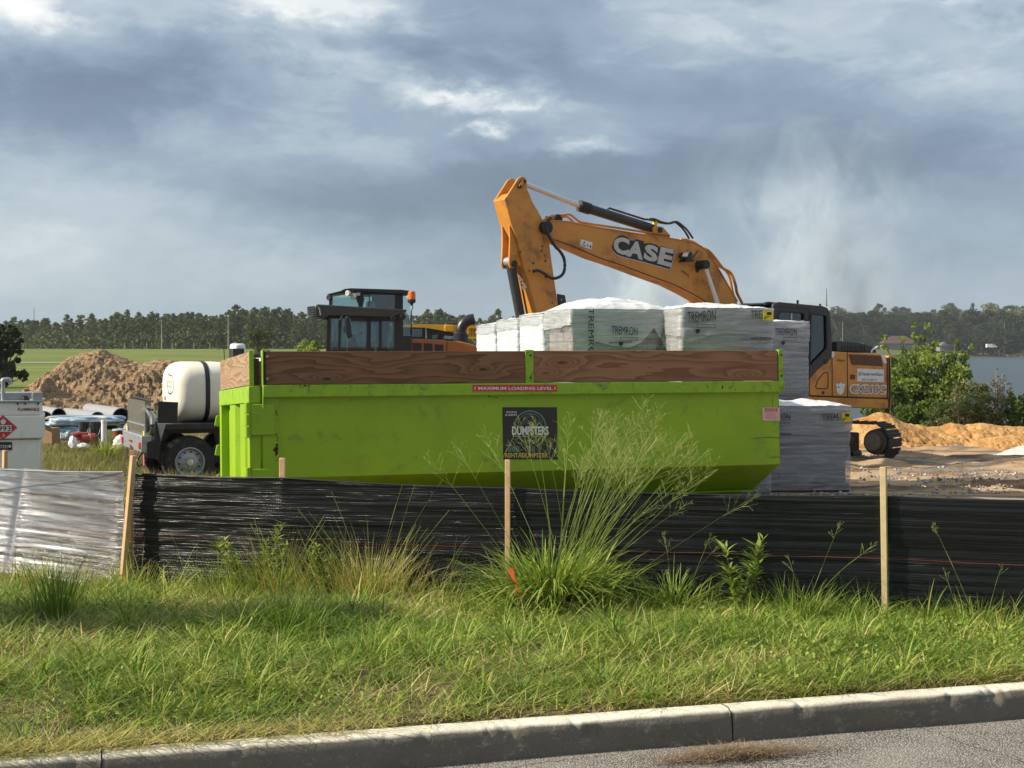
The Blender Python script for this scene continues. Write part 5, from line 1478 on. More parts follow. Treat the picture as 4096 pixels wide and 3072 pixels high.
    lettering(bd, 'CCI', [Vector((x0 - .006, yc - .20, zc + .17)), Vector((x0 - .006, yc - .37, zc + .17)), Vector((x0 - .006, yc - .37, zc + .07)), Vector((x0 - .006, yc - .20, zc + .07))], 0, 0)
    bd.box(x0 - .006, x0 - .003, yc + .02, yc + .12, zc - .14, zc - .08); bd.build('badge_print', 'print_rose', tk)
    MB().tube(smooth_path([(1.85, 1.2, z0 + 2 * rz - .04), (1.75, 1.1, z0 + 2 * rz + .06), (1.95, 1.0, z0 + 2 * rz + .11), (2.3, 1.0, z0 + 2 * rz + .10)], 6), .035, 8).build('filler_hose', 'black_plastic', t)
    # pump housing standing at the front
    xa, za = F.y(927, 1394, 1.0); xb, _ = F.y(982, 1394, 1.0); zz1 = F.y(950, 1374, 1.0)[1]; zz0 = F.y(950, 1450, 1.0)[1]
    MB().box(xa, xb - .03, .95, 1.2, zz0 - .6, za).build('control_box', 'black', t, bevel=.01)
    MB().box(xa + .1, xb + .06, 1.21, 1.6, zz0 - .6, zz1).build('pump_housing', 'white', t, bevel=.04)
make_trailer()

# ------------------------------------------------------------------ pipes and the clutter by the mulch heap
def make_pipes():
    S = [((488, 1669), 36.5, .235, 112, 9, 'light grey drain pipe with the highest open dark mouth, in the middle of the pile'),
         ((391, 1676), 37.2, .185, 114, 8.5, 'grey drain pipe whose dark mouth shows just above the blue plastic bundle'),
         ((236, 1661), 38.5, .185, 113, 8, 'grey drain pipe nearest the fuel tank with a dark mouth above the blue bundle'),
         ((178, 1676), 37.0, .2, 116, 5, 'shadowed grey pipe end half hidden by the fuel tank'),
         ((546, 1722), 35.8, .20, 113, 6, 'lowest grey pipe lying on the ground beside the trailer bumper')]
    for (px, py), d, r, hd, L, lab in S:
        p = at(px, py, d); a = R(hd)
        t = thing('drain_pipe', lab, 'pipe', (p.x, p.y, p.z - r), 0, 'grey drain pipes')
        e = Vector((math.cos(a), math.sin(a), -.022)) * L
        MB().ring((0, 0, r), Vector((0, 0, r)) + e, r, r * .90, 36).build('pipe_wall', 'pipe_grey', t)
    # extra pipes carrying the upper ones
    for (px, py), d, r, L, wh in (((430, 1722), 37.6, .17, 7.6, 'under the pipe with the highest mouth'), ((300, 1716), 38.2, .17, 7.0, 'under the pipe nearest the fuel tank')):
        p = at(px, py, d); a = R(113); t = thing('drain_pipe', f'grey pipe at the bottom of the pile {wh}', 'pipe', (p.x, p.y, p.z - r), 0, 'grey drain pipes')
        MB().ring((0, 0, r), Vector((0, 0, r)) + Vector((math.cos(a), math.sin(a), .0)) * L, r, r * .9, 30).build('pipe_wall', 'pipe_grey', t)
make_pipes()

def make_clutter():
    blue, n_, b_ = principled('blue_white_film'); co_ = n_.new('ShaderNodeTexCoord').outputs['Object']
    st_ = n_.noise(n_.scale(co_, (.7, 1, 14)), 1.6, 5, .6, .5)
    n_.l.new(n_.ramp(st_, [(.32, (.06, .11, .18)), (.45, (.28, .40, .52)), (.55, (.62, .68, .72)), (.72, (.78, .80, .80))]), b_.inputs['Base Color']); b_.inputs['Roughness'].default_value = .14
    n_.l.new(n_.bump(n_.noise(n_.scale(co_, (1.2, 2, 9)), 2.4, 5, .6, .6), 1.0, .05), b_.inputs['Normal'])
    F = Fr(at(330, 1740, 31.5), R(3)); F.P.z = H1(F.P.x, F.P.y)
    def bundle(label, x0, x1, y0, y1, seed, r):
        a = F.pts([(x0, y1), (x1, y1)], 0); z0, z1 = F.y(300, y1)[1], F.y(300, y0)[1]; xa, xb = a[0][0], a[1][0]
        t = thing('wrapped_bundle', label, 'bundle', F.P + F.a * xa + Vector((0, 0, z0)), F.phi)
        L = xb - xa; N = 60; ns = 26; V = []
        for i in range(N):
            u = i / (N - 1); k = min(1, (9 * min(u, 1 - u)) ** .5 + .25)
            for j in range(ns):
                th = 2 * math.pi * j / ns
                rad = 1 + .30 * (float(vnoise([u * 3], [j * .9], seed)[0]) - .5) + .10 * (float(vnoise([u * 14], [j * 1.3], seed + 2)[0]) - .5)
                cq, sq = math.copysign(abs(math.cos(th)) ** .55, math.cos(th)), math.copysign(abs(math.sin(th)) ** .55, math.sin(th))
                lay = 1 + .10 * math.sin(sq * 7 + u * 2)
                V.append((u * L + .05 * math.sin(th * 3 + seed), .3 + .36 * k * rad * lay * cq, (z1 - z0) / 2 + (z1 - z0) / 2 * k * (.85 + .15 * rad) * sq * (1 - .35 * max(0, u - .7))))
        b = np_mesh('plastic_film', np.array(V), grid_quads(N, ns, True), blue, t)
        return t
    bundle('blue white shiny plastic wrapped bundle lying under the pipe mouths', 178, 482, 1664, 1705, 501, 1)
    bundle('lower crumpled silver white wrapped bundle under the shiny blue one', 190, 330, 1704, 1765, 503, 1)
    # cardboard box, red fittings, white bags, buckets
    def at_ground(px, py, d): p = at(px, py, d); return Vector((p.x, p.y, H1(p.x, p.y)))
    def pan(px0, py0, px1, py1, d):
        G = Fr(at(px0, py1, d), R(4)); return G, abs(G.y(px1, py1)[0]), G.y(px0, py0)[1]
    G, w_, h = pan(170, 1712, 214, 1775, 29.5)
    t = thing('cardboard_box', 'brown cardboard box beside the fuel tank', 'box', G.P, R(-14)); MB().box(0, w_, 0, .3, 0, h).build('box_body', 'brown_card', t, bevel=.006)
    MB().add([(0, 0, h), (w_, 0, h), (w_ * .9, -.1, h + .05), (w_ * .1, -.1, h + .05)], [(0, 1, 2, 3)]).build('flap', 'brown_card', t)
    G, w_, h = pan(282, 1727, 345, 1762, 29.3)
    t = thing('red_fitting', 'rust red plastic pipe fitting lying in the grass before the bundles', 'pipe fitting', G.P, R(8))
    MB().lathe((w_ * .5, .2, h * .0), (.0, 0, 1), [(.10, 0), (.11, h * .5), (.17, h * .62), (.17, h * .82), (.14, h * .85), (.10, h * .8)], 20).build('flange', 'red_plastic', t)
    G, w_, h = pan(330, 1742, 382, 1770, 29.0)
    t = thing('red_fitting', 'dark red fitting on its side next to the grass tuft by the bundles', 'pipe fitting', G.P, R(20))
    MB().lathe((0, .15, h * .5), (1, 0, 0), [(.06, 0), (.075, 0), (.075, w_ * .6), (.10, w_ * .65), (.10, w_), (.07, w_)], 18).build('fitting_body', 'red_plastic', t)
    G, w_, h = pan(446, 1718, 498, 1752, 30.5)
    t = thing('red_tub', 'red tub with a pale blue lid in front of the big pipe mouth', 'tub', G.P, R(6))
    MB().lathe((w_ / 2, .2, 0), (0, 0, 1), [(.0, .0), (.10, 0), (.135, h * .8), (.0, h * .8)], 20).build('tub_body', 'red_plastic', t)
    MB().lathe((w_ / 2, .2, h * .8), (0, 0, 1), [(.15, 0), (.15, .03), (.0, .045)], 20).build('lid', mat('pale_blue_lid', (.42, .52, .62), .4), t)
    for px0, px1, lab in ((312, 352, 'left of two black buckets in front of the blue bundle'), (357, 400, 'right of two black buckets in front of the blue bundle')):
        G, w_, h = pan(px0, 1690, px1, 1735, 30.0)
        G.P.z = H1(G.P.x, G.P.y); h = G.y(px0, 1690)[1]
        t = thing('black_bucket', lab, 'bucket', G.P, R(4), 'black buckets'); MB().lathe((w_ / 2, .12, 0), (0, 0, 1), [(0, 0), (w_ * .42, 0), (w_ * .5, h), (w_ * .47, h), (w_ * .4, .03)], 18).build('bucket_body', 'black_plastic', t)
        MB().tube(smooth_path([(w_ * .02, .12, h * .9), (w_ * .1, -.1, h * .55), (w_ * .9, -.1, h * .55), (w_ * .98, .12, h * .9)], 5), .006, 5).build('handle', 'steel', t)
    G, w_, h = pan(402, 1680, 421, 1735, 29.7); G.P.z = H1(G.P.x, G.P.y); h = G.y(402, 1680)[1]
    t = thing('white_pipe_stub', 'short upright white pipe stub beside the black buckets', 'pipe', G.P); MB().ring((w_ / 2, .06, 0), (w_ / 2 + .01, .06, h), .055, .046, 18).cyl((w_ / 2 + .01, .06, h - .05), (w_ / 2 + .01, .06, h), .062, n=18, caps=False).build('pipe_wall', 'white', t)
    def bag(label, x0, x1, y0, y1, d, seed):
        G, w_, h = pan(x0, y0, x1, y1, d); N, ns = 16, 20; V = []
        for i in range(N):
            u = i / (N - 1); k = math.sin(math.pi * min(1, u * .9 + .22)) ** .7
            for j in range(ns):
                th = 2 * math.pi * j / ns; rr = .5 * w_ * k * (1 + .5 * (float(vnoise([u * 4], [j * .8], seed)[0]) - .5))
                V.append((w_ / 2 + rr * math.cos(th) - .15 * w_ * u, .15 + rr * .8 * math.sin(th), h * u * (1 + .2 * (float(vnoise([j * .7], [u * 3], seed + 4)[0]) - .5))))
        t = thing('plastic_bag', label, 'bag', G.P, group='white plastic bags'); np_mesh('bag_skin', np.array(V), grid_quads(N, ns, True), 'print_white', t)
    bag('upright white plastic bag left of the bright grass tuft', 268, 308, 1738, 1794, 28.5, 511)
    bag('flat crumpled white bag lying between the upright bag and the grass tuft', 305, 350, 1770, 1795, 28.3, 513)
    bag('large dirty white sack right of the grass tuft near the trailer bumper', 450, 512, 1732, 1796, 28.5, 517)
make_clutter()
def far_tuft():
    g = at(425, 1800, 27.6); x, y = g.x, g.y; z = H1(x, y); n = 240
    a = rng.uniform(0, 6.28, n); r = np.abs(rng.normal(0, .12, n))
    lf = blades(np.stack([x + r * np.cos(a), y + r * np.sin(a), np.full(n, z)], -1), rng.uniform(.3, .62, n), rng.uniform(.012, .024, n), a, rng.uniform(.05, .6, n), rng.uniform(.2, .8, n), np.clip(rng.uniform(.25, .85, n), 0, 1), 5)
    t, V, Q, T = plant('site_grass_tuft', 'bright green tuft of long grass in front of the pipe pile', 'grass clump', x, y, [lf])
    np_mesh('leaf_tuft', V, Q, 'grass', t, attrs={'tint': T})
far_tuft()

# ------------------------------------------------------------------ wheel loaders and the yellow machine
def big_wheel(t, x, y, r, w_, m='yellow_machine'):
    k = empty('wheel', (x, y, r)); k.parent = t
    MB().lathe((0, 0, 0), (0, -1, 0), [(r * .55, -w_ / 2), (r * .9, -w_ / 2), (r, -w_ * .35), (r, w_ * .35), (r * .9, w_ / 2), (r * .55, w_ / 2)], 28).build('tyre', 'rubber', k)
    MB().lathe((0, 0, 0), (0, -1, 0), [(r * .55, -w_ * .4), (r * .55, w_ * .4), (r * .3, w_ * .25), (0, w_ * .25)], 24).build('rim', m, k)

def make_front_loader():
    d = 32.5; p = at(1470, 1405, d); g = H1(p.x, p.y)
    F = Fr((p.x, p.y, g), R(6))
    t = thing('wheel_loader', 'black cab wheel loader with a burnt orange engine hood behind the dumpster, the nearer one', 'wheel loader', F.P, F.phi)
    P = lambda lst: F.pts([(x / 2.949 + 1200, y / 2.949 + 1130) for x, y in lst], 0)
    W = 1.7
    zf = F.y(1450, 1470)[1]
    # visor roof: sloping sun lit top with a deep dark fascia
    MB().prism(P([(175, 285), (210, 258), (1262, 322), (1250, 345), (1090, 412), (345, 392), (300, 425), (180, 405)]), -.15, W + .15).build('roof', 'cab_grey', t, bevel=.02)
    lv = empty('lamp_pod', (0, 0, 0)); lv.parent = t
    MB().prism(P([(85, 285), (175, 278), (180, 400), (95, 395)]), .0, .32).build('pod_body', 'black', lv, bevel=.01)
    for k in range(5):
        a = P([(80, 300 + 22 * k), (172, 296 + 22 * k), (172, 306 + 22 * k), (82, 310 + 22 * k)])
        MB().prism(a, -.012, .30).build('slat', 'steel', lv)
    # pillars on both sides
    def pil(lst, y0=0.0, m='black', name='pillar'): MB().prism(P(lst), y0, y0 + .08).build(name, m, t, bevel=.006)
    for y0 in (0.0, W - .08):
        pil([(322, 425), (362, 425), (355, 900), (305, 900)], y0)
        pil([(455, 400), (492, 400), (470, 900), (440, 900)], y0)
        pil([(790, 400), (838, 400), (834, 900), (780, 900)], y0)
        pil([(930, 405), (962, 405), (964, 900), (930, 900)], y0)
        pil([(1110, 400), (1192, 400), (1196, 630), (1308, 630), (1308, 900), (1110, 900)], y0, 'black', 'rear_pillar')
        pil([(600, 405), (1110, 405), (1110, 455), (890, 462), (600, 455)], y0, 'black', 'header')
    MB().prism(P([(322, 395), (1200, 395), (1200, 415), (322, 425)]), .08, W - .08).build('headliner', 'black', t)
    gl = MB().prism(P([(362, 425), (455, 425), (442, 900), (356, 900)]), .03, .036).build('window', 'glass', t)
    MB().prism(P([(492, 420), (790, 420), (782, 900), (470, 900)]), .03, .036).build('window', 'glass', t)
    MB().prism(P([(838, 420), (930, 420), (930, 900), (834, 900)]), .03, .036).build('window', 'glass', t)
    MB().prism(P([(964, 415), (1110, 415), (1110, 900), (966, 900)]), .03, .036).build('window', 'glass', t)
    MB().prism(P([(492, 420), (1110, 420), (1110, 900), (470, 900)]), W - .036, W - .03).build('window', 'glass', t)
    # seat, steering column, control tower
    MB().prism(P([(990, 420), (1060, 420), (1075, 560), (1030, 700), (1010, 820), (830, 840), (830, 780), (950, 760)]), .55, 1.1).build('seat', 'inside_dark', t, bevel=.05)
    MB().prism(P([(560, 640), (640, 600), (650, 620), (720, 900), (540, 900)]), .7, .95).build('steering_column', 'inside_dark', t, bevel=.02)
    st = MB(); c = F.y(660 / 2.949 + 1200, 640 / 2.949 + 1130); st.lathe((c[0], .8, c[1]), (-.6, 0, 1), [(.17, 0), (.19, .015), (.17, .03)], 24); st.build('steering_wheel', 'inside_dark', t)
    MB().prism(P([(1010, 690), (1020, 670), (1060, 900), (990, 900)]), .3, .42).build('lever_console', 'inside_dark', t, bevel=.01)
    MB().prism(P([(880, 760), (905, 740), (915, 900), (850, 900)]), .1, .2).build('arm_rest', 'silver', t, bevel=.01)
    # mirror on its arm
    mi = empty('mirror', (0, 0, 0)); mi.parent = t
    MB().prism(P([(540, 405), (585, 400), (612, 640), (560, 662), (535, 560)]), -.36, -.30).build('mirror_shell', 'black_plastic', mi, bevel=.015)
    a = P([(470, 450), (500, 395), (540, 385), (520, 520), (520, 590)]); MB().tube([(x, -.2, z) for x, z in a], .014, 6).build('mirror_arm', 'black', mi)
    for x, y in ((1095, 425), (1205, 405)):
        c = F.y(x / 2.949 + 1200, y / 2.949 + 1130); MB().lathe((c[0], -.12, c[1]), (.3, -1, 0), [(.0, -.03), (.065, -.03), (.07, .04), (.055, .05), (0, .045)], 16).build('work_lamp', 'black', t)
    a = P([(215, 290), (235, 320), (245, 385)]); MB().tube([(x, -.17, z) for x, z in a], .016, 6).build('grab_rail', 'steel', t)
    # engine hood with three vents
    hood = MB().prism(P([(1308, 663), (1700, 676), (1735, 690), (1735, 960), (1308, 960)]), .1, W - .1).build('hood', 'burnt', t, bevel=.03)
    MB().prism(P([(1738, 688), (1905, 695), (2020, 725), (2120, 755), (2200, 800), (2200, 960), (1738, 960)]), .1, W - .1).build('hood', 'burnt', t, bevel=.03)
    for x0, x1, ya, yb in ((1328, 1436, 712, 716), (1460, 1565, 716, 722), (1592, 1692, 728, 735)):
        MB().prism(P([(x0, ya), (x1, yb), (x1 + 4, 860), (x0 + 4, 860)]), .085, .097).build('vent', 'black', t)
    ex = P([(1925, 720), (1925, 600), (1935, 530), (1970, 470), (2030, 435), (2085, 425)])
    MB().tube(smooth_path([(x, .75, z) for x, z in ex], 5), [.165] * 6 + [.125] * 20, 16).build('exhaust_stack', 'black_plastic', t)
    # the rest of the machine below
    z1 = F.y(1450, 1420)[1]
    xa, xb = P([(305, 800)])[0][0], P([(2200, 800)])[0][0]
    MB().box(xa, P([(1308, 800)])[0][0], .05, W - .05, zf - .35, zf - .0).build('cab_floor', 'black', t)
    MB().box(xa - 1.2, xb, .35, W - .35, .55, zf - .34).build('frame', 'black', t, bevel=.03)
    for x in (xa - .8, xb - 1.1):
        for y in (-.05, W + .05): big_wheel(t, x, y, .72, .5, 'burnt')
    MB().prism([(xa - .5, 1.1), (xa - 2.2, .5), (xa - 2.25, .3), (xa - 2.0, .3), (xa - .3, .85)], .5, .75).build('lift_arm', 'burnt', t)
    MB().prism([(xa - .5, 1.1), (xa - 2.2, .5), (xa - 2.25, .3), (xa - 2.0, .3), (xa - .3, .85)], W - .75, W - .5).build('lift_arm', 'burnt', t)
    MB().prism([(xa - 2.1, .12), (xa - 3.0, .05), (xa - 2.3, .2), (xa - 2.15, 1.05), (xa - 2.0, 1.0)], -.3, W + .3).build('bucket', 'black', t)
make_front_loader()

def make_rear_loader():
    d = 37.5; p = at(1480, 1405, d); g = H1(p.x, p.y); F = Fr((p.x, p.y, g), R(6))
    t = thing('wheel_loader', 'taller wheel loader with an orange beacon on its black cab, behind the nearer one', 'wheel loader', F.P, F.phi)
    P = lambda lst: F.pts([(x / 2.949 + 1200, y / 2.949 + 1130) for x, y in lst], 0)
    W = 1.75
    MB().prism(P([(318, 140), (480, 100), (520, 78), (600, 68), (1200, 86), (1290, 98), (1290, 130), (1180, 140), (700, 108), (500, 118), (330, 150)]), -.1, W + .1).build('roof', 'black', t, bevel=.02)
    for y0 in (0.0, W - .08):
        MB().prism(P([(640, 110), (700, 108), (760, 190), (735, 300), (735, 700), (690, 700), (690, 250)]), y0, y0 + .08).build('pillar', 'black', t)
        MB().prism(P([(345, 150), (375, 150), (360, 700), (330, 700)]), y0, y0 + .08).build('pillar', 'black', t)
        MB().prism(P([(1120, 130), (1215, 130), (1215, 700), (1120, 700)]), y0, y0 + .08).build('rear_pillar', 'black', t)
        MB().prism(P([(700, 105), (1215, 115), (1215, 150), (840, 140), (700, 150)]), y0, y0 + .08).build('header', 'black', t)
    MB().prism(P([(375, 150), (690, 130), (690, 700), (362, 700)]), .03, .036).build('window', 'glass', t)
    MB().prism(P([(740, 140), (1120, 140), (1120, 700), (740, 700)]), .03, .036).build('window', 'glass', t)
    MB().prism(P([(1215, 140), (1300, 220), (1300, 640), (1215, 640)]), .03, .036).build('window', 'glass', t)
    MB().prism(P([(375, 150), (1120, 140), (1120, 700), (362, 700)]), W - .036, W - .03).build('window', 'glass', t)
    MB().prism(P([(845, 112), (1125, 115), (1115, 330), (880, 330)]), 1.2, 1.3).build('rear_wall', 'orange_dark', t)
    MB().prism(P([(785, 215), (880, 200), (890, 300), (850, 420), (780, 420)]), .6, 1.1).build('headrest', 'silver', t, bevel=.04)
    MB().prism(P([(820, 420), (1010, 380), (1060, 560), (1040, 640), (820, 660)]), .5, 1.2).build('seat', 'inside_dark', t, bevel=.05)
    ax = MB(); a = P([(820, 130), (815, 280)]); ax.tube([(x, -.02, z) for x, z in a], .012, 6); a = P([(780, 150), (825, 115)]); ax.tube([(x, -.02, z) for x, z in a], .012, 6); ax.build('hand_rail', 'black', t)
    for x, y in ((350, 180), (570, 130), (635, 165)):
        c = F.y(x / 2.949 + 1200, y / 2.949 + 1130); MB().lathe((c[0], -.10, c[1]), (-.8, -1, 0), [(.0, -.03), (.07, -.03), (.075, .04), (.06, .05), (0, .045)], 16).build('work_lamp', 'black_plastic' if x < 500 else 'silver', t)
    MB().prism(P([(655, 125), (710, 120), (710, 155), (655, 158)]), -.115, -.05).build('lamp_lens', 'silver', t)
    b = empty('beacon', (0, 0, 0)); b.parent = t
    c = F.y(1316 / 2.949 + 1200, 170 / 2.949 + 1130); r = .10
    z = lambda yy: F.y(1316 / 2.949 + 1200, yy / 2.949 + 1130)[1]
    MB().lathe((c[0], -.1, 0), (0, 0, 1), [(.0, z(105)), (r * .85, z(108)), (r * .95, z(130)), (r, z(205))], 20).build('beacon_lens', 'beacon', b)
    MB().lathe((c[0], -.1, 0), (0, 0, 1), [(r * 1.02, z(200)), (r * 1.02, z(235)), (.04, z(250)), (.03, z(275)), (0, z(276))], 20).build('beacon_base', 'black', b)
    a = P([(1322, 270), (1330, 300), (1310, 340), (1316, 800)]); MB().tube([(x, -.1, zz) for x, zz in a], .017, 6).build('beacon_pole', 'black', b)
    xa, xb = P([(330, 700)])[0][0], P([(2000, 700)])[0][0]; zc = P([(700, 700)])[0][1]
    MB().box(xa, P([(1300, 700)])[0][0], .05, W - .05, zc - .5, zc).build('cab_floor', 'black', t)
    MB().prism(P([(1310, 700), (1900, 740), (1900, 1000), (1310, 1000)]), .2, W - .2).build('hood', 'burnt', t, bevel=.03)
    MB().box(xa - 1.2, xb, .35, W - .35, .6, zc - .4).build('frame', 'black', t, bevel=.03)
    for x in (xa - .8, xb - 1.0):
        for y in (-.05, W + .05): big_wheel(t, x, y, .8, .55, 'burnt')
make_rear_loader()

def make_yellow_machine():
    d = 44.0; p = at(1750, 1405, d); g = H1(p.x, p.y); F = Fr((p.x, p.y, g), R(4))
    t = thing('articulated_truck', 'yellow construction truck with dark side windows behind the orange hood of the loader', 'dump truck', F.P, F.phi)
    P = lambda lst: F.pts([(x / 2.949 + 1200, y / 2.949 + 1130) for x, y in lst], 0)
    W = 2.2
    MB().prism(P([(1100, 505), (1480, 494), (1900, 502), (1990, 515), (1990, 620), (1880, 603), (1485, 534), (1100, 524)]), 0, W).build('upper_body', 'yellow_machine', t, bevel=.02)
    MB().prism(P([(1100, 524), (1485, 534), (1880, 603), (1990, 620), (1990, 760), (1100, 760)]), .06, W - .06).build('cab_body', 'black', t)
    for q in ([(1310, 545), (1440, 545), (1440, 640), (1310, 640)], [(1560, 615), (1665, 615), (1670, 665), (1560, 665)], [(1690, 620), (1850, 640), (1860, 668), (1690, 668)]):
        MB().prism(P(q), .04, .055).build('window', 'glass', t)
    MB().prism(P([(1478, 534), (1492, 534), (1498, 660), (1480, 660)]), .02, .06).build('trim', 'steel', t)
    gr = empty('rear_grille', (0, 0, 0)); gr.parent = t
    MB().prism(P([(1985, 505), (2130, 515), (2130, 545), (1985, 540)]), -.1, W).build('grille_frame', 'yellow_machine', gr)
    MB().prism(P([(1985, 640), (2130, 640), (2130, 665), (1985, 665)]), -.1, W).build('grille_frame', 'yellow_machine', gr)
    MB().prism(P([(1985, 540), (2130, 545), (2130, 640), (1985, 640)]), .02, W).build('grille_back', 'orange_dark', gr)
    for k in range(8):
        x = 1990 + k * 18; MB().prism(P([(x, 540), (x + 8, 540), (x + 8, 642), (x, 642)]), -.08, -.02).build('grille_bar', 'yellow_machine', gr)
    c = P([(1760, 515)])[0]; MB().box(c[0] - .14, c[0] + .14, -.08, .0, c[1] - .16, c[1] + .04).build('side_lamp', 'yellow_machine', t, bevel=.02)
    c = P([(1785, 490)])[0]; MB().box(c[0] - .16, c[0] + .2, .3, .7, c[1] - .12, c[1] + .04).build('roof_cap', 'black', t, bevel=.02)
    xa, xb = P([(1100, 760)])[0][0], P([(2130, 760)])[0][0]; z = P([(1500, 760)])[0][1]
    MB().box(xa, xb, .2, W - .2, .6, z + .02).build('chassis', 'black', t)
    for x in (xa + .7, xb - 2.3, xb - .6):
        for y in (.1, W - .1): big_wheel(t, x, y, .75, .5, 'yellow_machine')
make_yellow_machine()

# ------------------------------------------------------------------ excavator
def make_excavator():
    S = Vector((5.60, 29.7, 0)); g = -.57; ph = R(33)
    F = Fr((S.x, S.y, g), ph)
    t = thing('excavator', 'orange tracked excavator with a dark grey cab, its arm bent down behind the pallets', 'excavator', F.P, F.phi)
    Q = lambda s, ox, oy: (lambda lst, w=0: F.pts([(x / s + ox, y / s + oy) for x, y in lst], w))
    Z3 = Q(1.843, 1850, 650); ZA = Q(2.765, 1950, 680); ZB = Q(3.687, 2400, 850); Z7 = Q(2.475, 3050, 1190)
    def tubep(name, pts, w, r, m, parent=None, n=8, k=5):
        return MB().tube(smooth_path([(x, w, z) for x, z in pts], k), r, n).build(name, m, parent or t)
    # ---- arm (stick)
    wn, wf = -.19, .19
    arm_pts = [(190, 322), (215, 290), (340, 95), (375, 72), (410, 80), (436, 120), (442, 200), (470, 275), (495, 345), (595, 515), (640, 600), (690, 850), (735, 1180), (785, 1510), (800, 1620), (840, 2150), (800, 2230), (740, 2200), (560, 1620), (542, 1558), (445, 1200), (400, 1072), (330, 760), (265, 600)]
    # near & far cheek plates with a box between
    body = [(190, 322), (268, 255), (442, 215), (470, 275), (495, 345), (595, 515), (640, 600), (690, 850), (735, 1180), (785, 1510), (800, 1620), (840, 2150), (800, 2230), (740, 2200), (560, 1620), (542, 1558), (445, 1200), (400, 1072), (330, 760), (265, 600)]
    MB().prism(ZA(body, wn), wn, wf).build('arm', 'orange', t, bevel=.012)
    head = [(190, 322), (215, 290), (340, 95), (375, 72), (410, 80), (436, 120), (442, 220), (268, 260)]
    for a, b in ((wn, wn + .045), (wf - .045, wf)): MB().prism(ZA(head, wn), a, b).build('arm_head_cheek', 'orange', t, bevel=.006)
    # bucket cylinder bracket ears
    ear = [(262, 605), (268, 760), (262, 960), (258, 1045), (275, 1082), (310, 1085), (345, 1040), (400, 1072), (330, 760)]
    for a in (-.135, .10): MB().prism(ZA(ear, wn), a, a + .04).build('cylinder_bracket', 'orange', t, bevel=.006)
    pin = lambda name, px, py, r, y0, y1, m: MB().cyl((*[F.y(px, py, wn)[0]], y0, F.y(px, py, wn)[1]), (F.y(px, py, wn)[0], y1, F.y(px, py, wn)[1]), r, n=18).build(name, m, t, bevel=.004)
    link = [(322, 175), (340, 205), (372, 200), (410, 150), (412, 115), (395, 98), (365, 115)]
    MB().prism(ZA(link, wn), wn - .03, wn - .002).build('pin_retainer', 'grease', t, bevel=.004)
    MB().prism(ZA([(330, 178), (345, 196), (368, 190), (402, 145), (402, 118), (390, 108), (370, 122)], wn), wn - .045, wn - .031).build('pin_retainer', 'orange', t, bevel=.004)
    pin('pin', 1950 + 395 / 2.765, 680 + 128 / 2.765, .03, wn - .055, wn - .046, 'grease'); pin('pin', 1950 + 350 / 2.765, 680 + 185 / 2.765, .022, wn - .055, wn - .046, 'grease')
    pin('pin', 1950 + 312 / 2.765, 680 + 1035 / 2.765, .06, -.16, .16, 'grease')
    # bucket cylinder down the front of the arm
    c0, c1 = ZA([(262, 1050), (375, 1640)], -.02); dz = (Vector((c1[0], 0, c1[1])) - Vector((c0[0], 0, c0[1]))).normalized()
    a = Vector((c0[0], .0, c0[1])); MB().cyl(a - dz * .02, a + dz * 1.75, .085, n=20).build('bucket_cylinder', 'cab_grey', t)
    MB().cyl(a - dz * .06 - Vector((0, .08, 0)), a - dz * .06 + Vector((0, .08, 0)), .09, n=18).build('cylinder_eye', 'steel', t)
    MB().cyl(a + dz * 1.75, a + dz * 2.5, .05, n=16).build('cylinder_rod', 'chrome', t)
    MB().cyl(a + dz * .15 + Vector((.12, -.05, 0)), a + dz * 1.6 + Vector((.12, -.05, 0)), .018, n=8).build('hydraulic_pipe', 'cab_grey', t)
    rb = MB()
    for pts in ([(355, 1150), (378, 1195), (400, 1215), (365, 1235), (345, 1200)], [(360, 1240), (420, 1255), (440, 1300), (400, 1330), (375, 1310), (395, 1275)], [(370, 1275), (392, 1290), (405, 1330), (378, 1310)]):
        q = ZA(pts, wn); rb.add([(x - .012, wn - .004, z) for x, z in q], [tuple(range(len(q)))])
    rb.build('bare_patches', 'print_pink', t)
    gs = MB()
    for px, py, r in ((605, 845, .02), (600, 890, .022), (632, 950, .016), (637, 1005, .025), (505, 1025, .03), (660, 1150, .018), (640, 1180, .022), (365, 905, .018), (620, 755, .02), (715, 1475, .018), (460, 1115, .02), (685, 1075, .016)):
        x, z = ZA([(px, py)], wn)[0]; k = 7; gs.add([(x + math.cos(6.283 * i / k) * r * random.uniform(.4, 1.2), wn - .003, z + math.sin(6.283 * i / k) * r * random.uniform(.5, 1.6)) for i in range(k)], [tuple(range(k))])
    gs.build('grease_spots', 'grease', t)
    MB().prism(ZA([(775, 1370), (850, 1385), (868, 1480), (860, 1530), (790, 1530)], -.06), -.08, -.03, [ZA([(818, 1415), (832, 1425), (834, 1445), (820, 1452), (812, 1432)], -.06)]).build('lifting_lug', 'cab_grey', t, bevel=.004)
    # bucket on the ground behind the pallets
    bp = ZA([(780, 2180), (900, 2150), (1100, 2300), (1120, 2450), (950, 2560), (700, 2500), (760, 2400), (740, 2290)], 0)
    zmin = min(z for x, z in bp); bp = [(x, max(z, -.02)) for x, z in bp]
    MB().prism(bp, -.5, .5).build('bucket', 'cab_grey', t, bevel=.02)
    # ---- boom
    bn, bf = -.23, .23
    top = [(590, 455), (597, 435), (640, 424), (780, 436), (1000, 478), (1250, 518), (1530, 558), (1700, 588), (1760, 618), (1810, 662), (1885, 780), (1955, 900), (2022, 1020), (2090, 1290), (2080, 1560)]
    bot = [(1930, 1560), (1905, 1300), (1815, 1035), (1690, 965), (1560, 900), (1420, 850), (1180, 760), (1000, 700), (790, 608), (690, 572), (640, 545), (605, 510)]
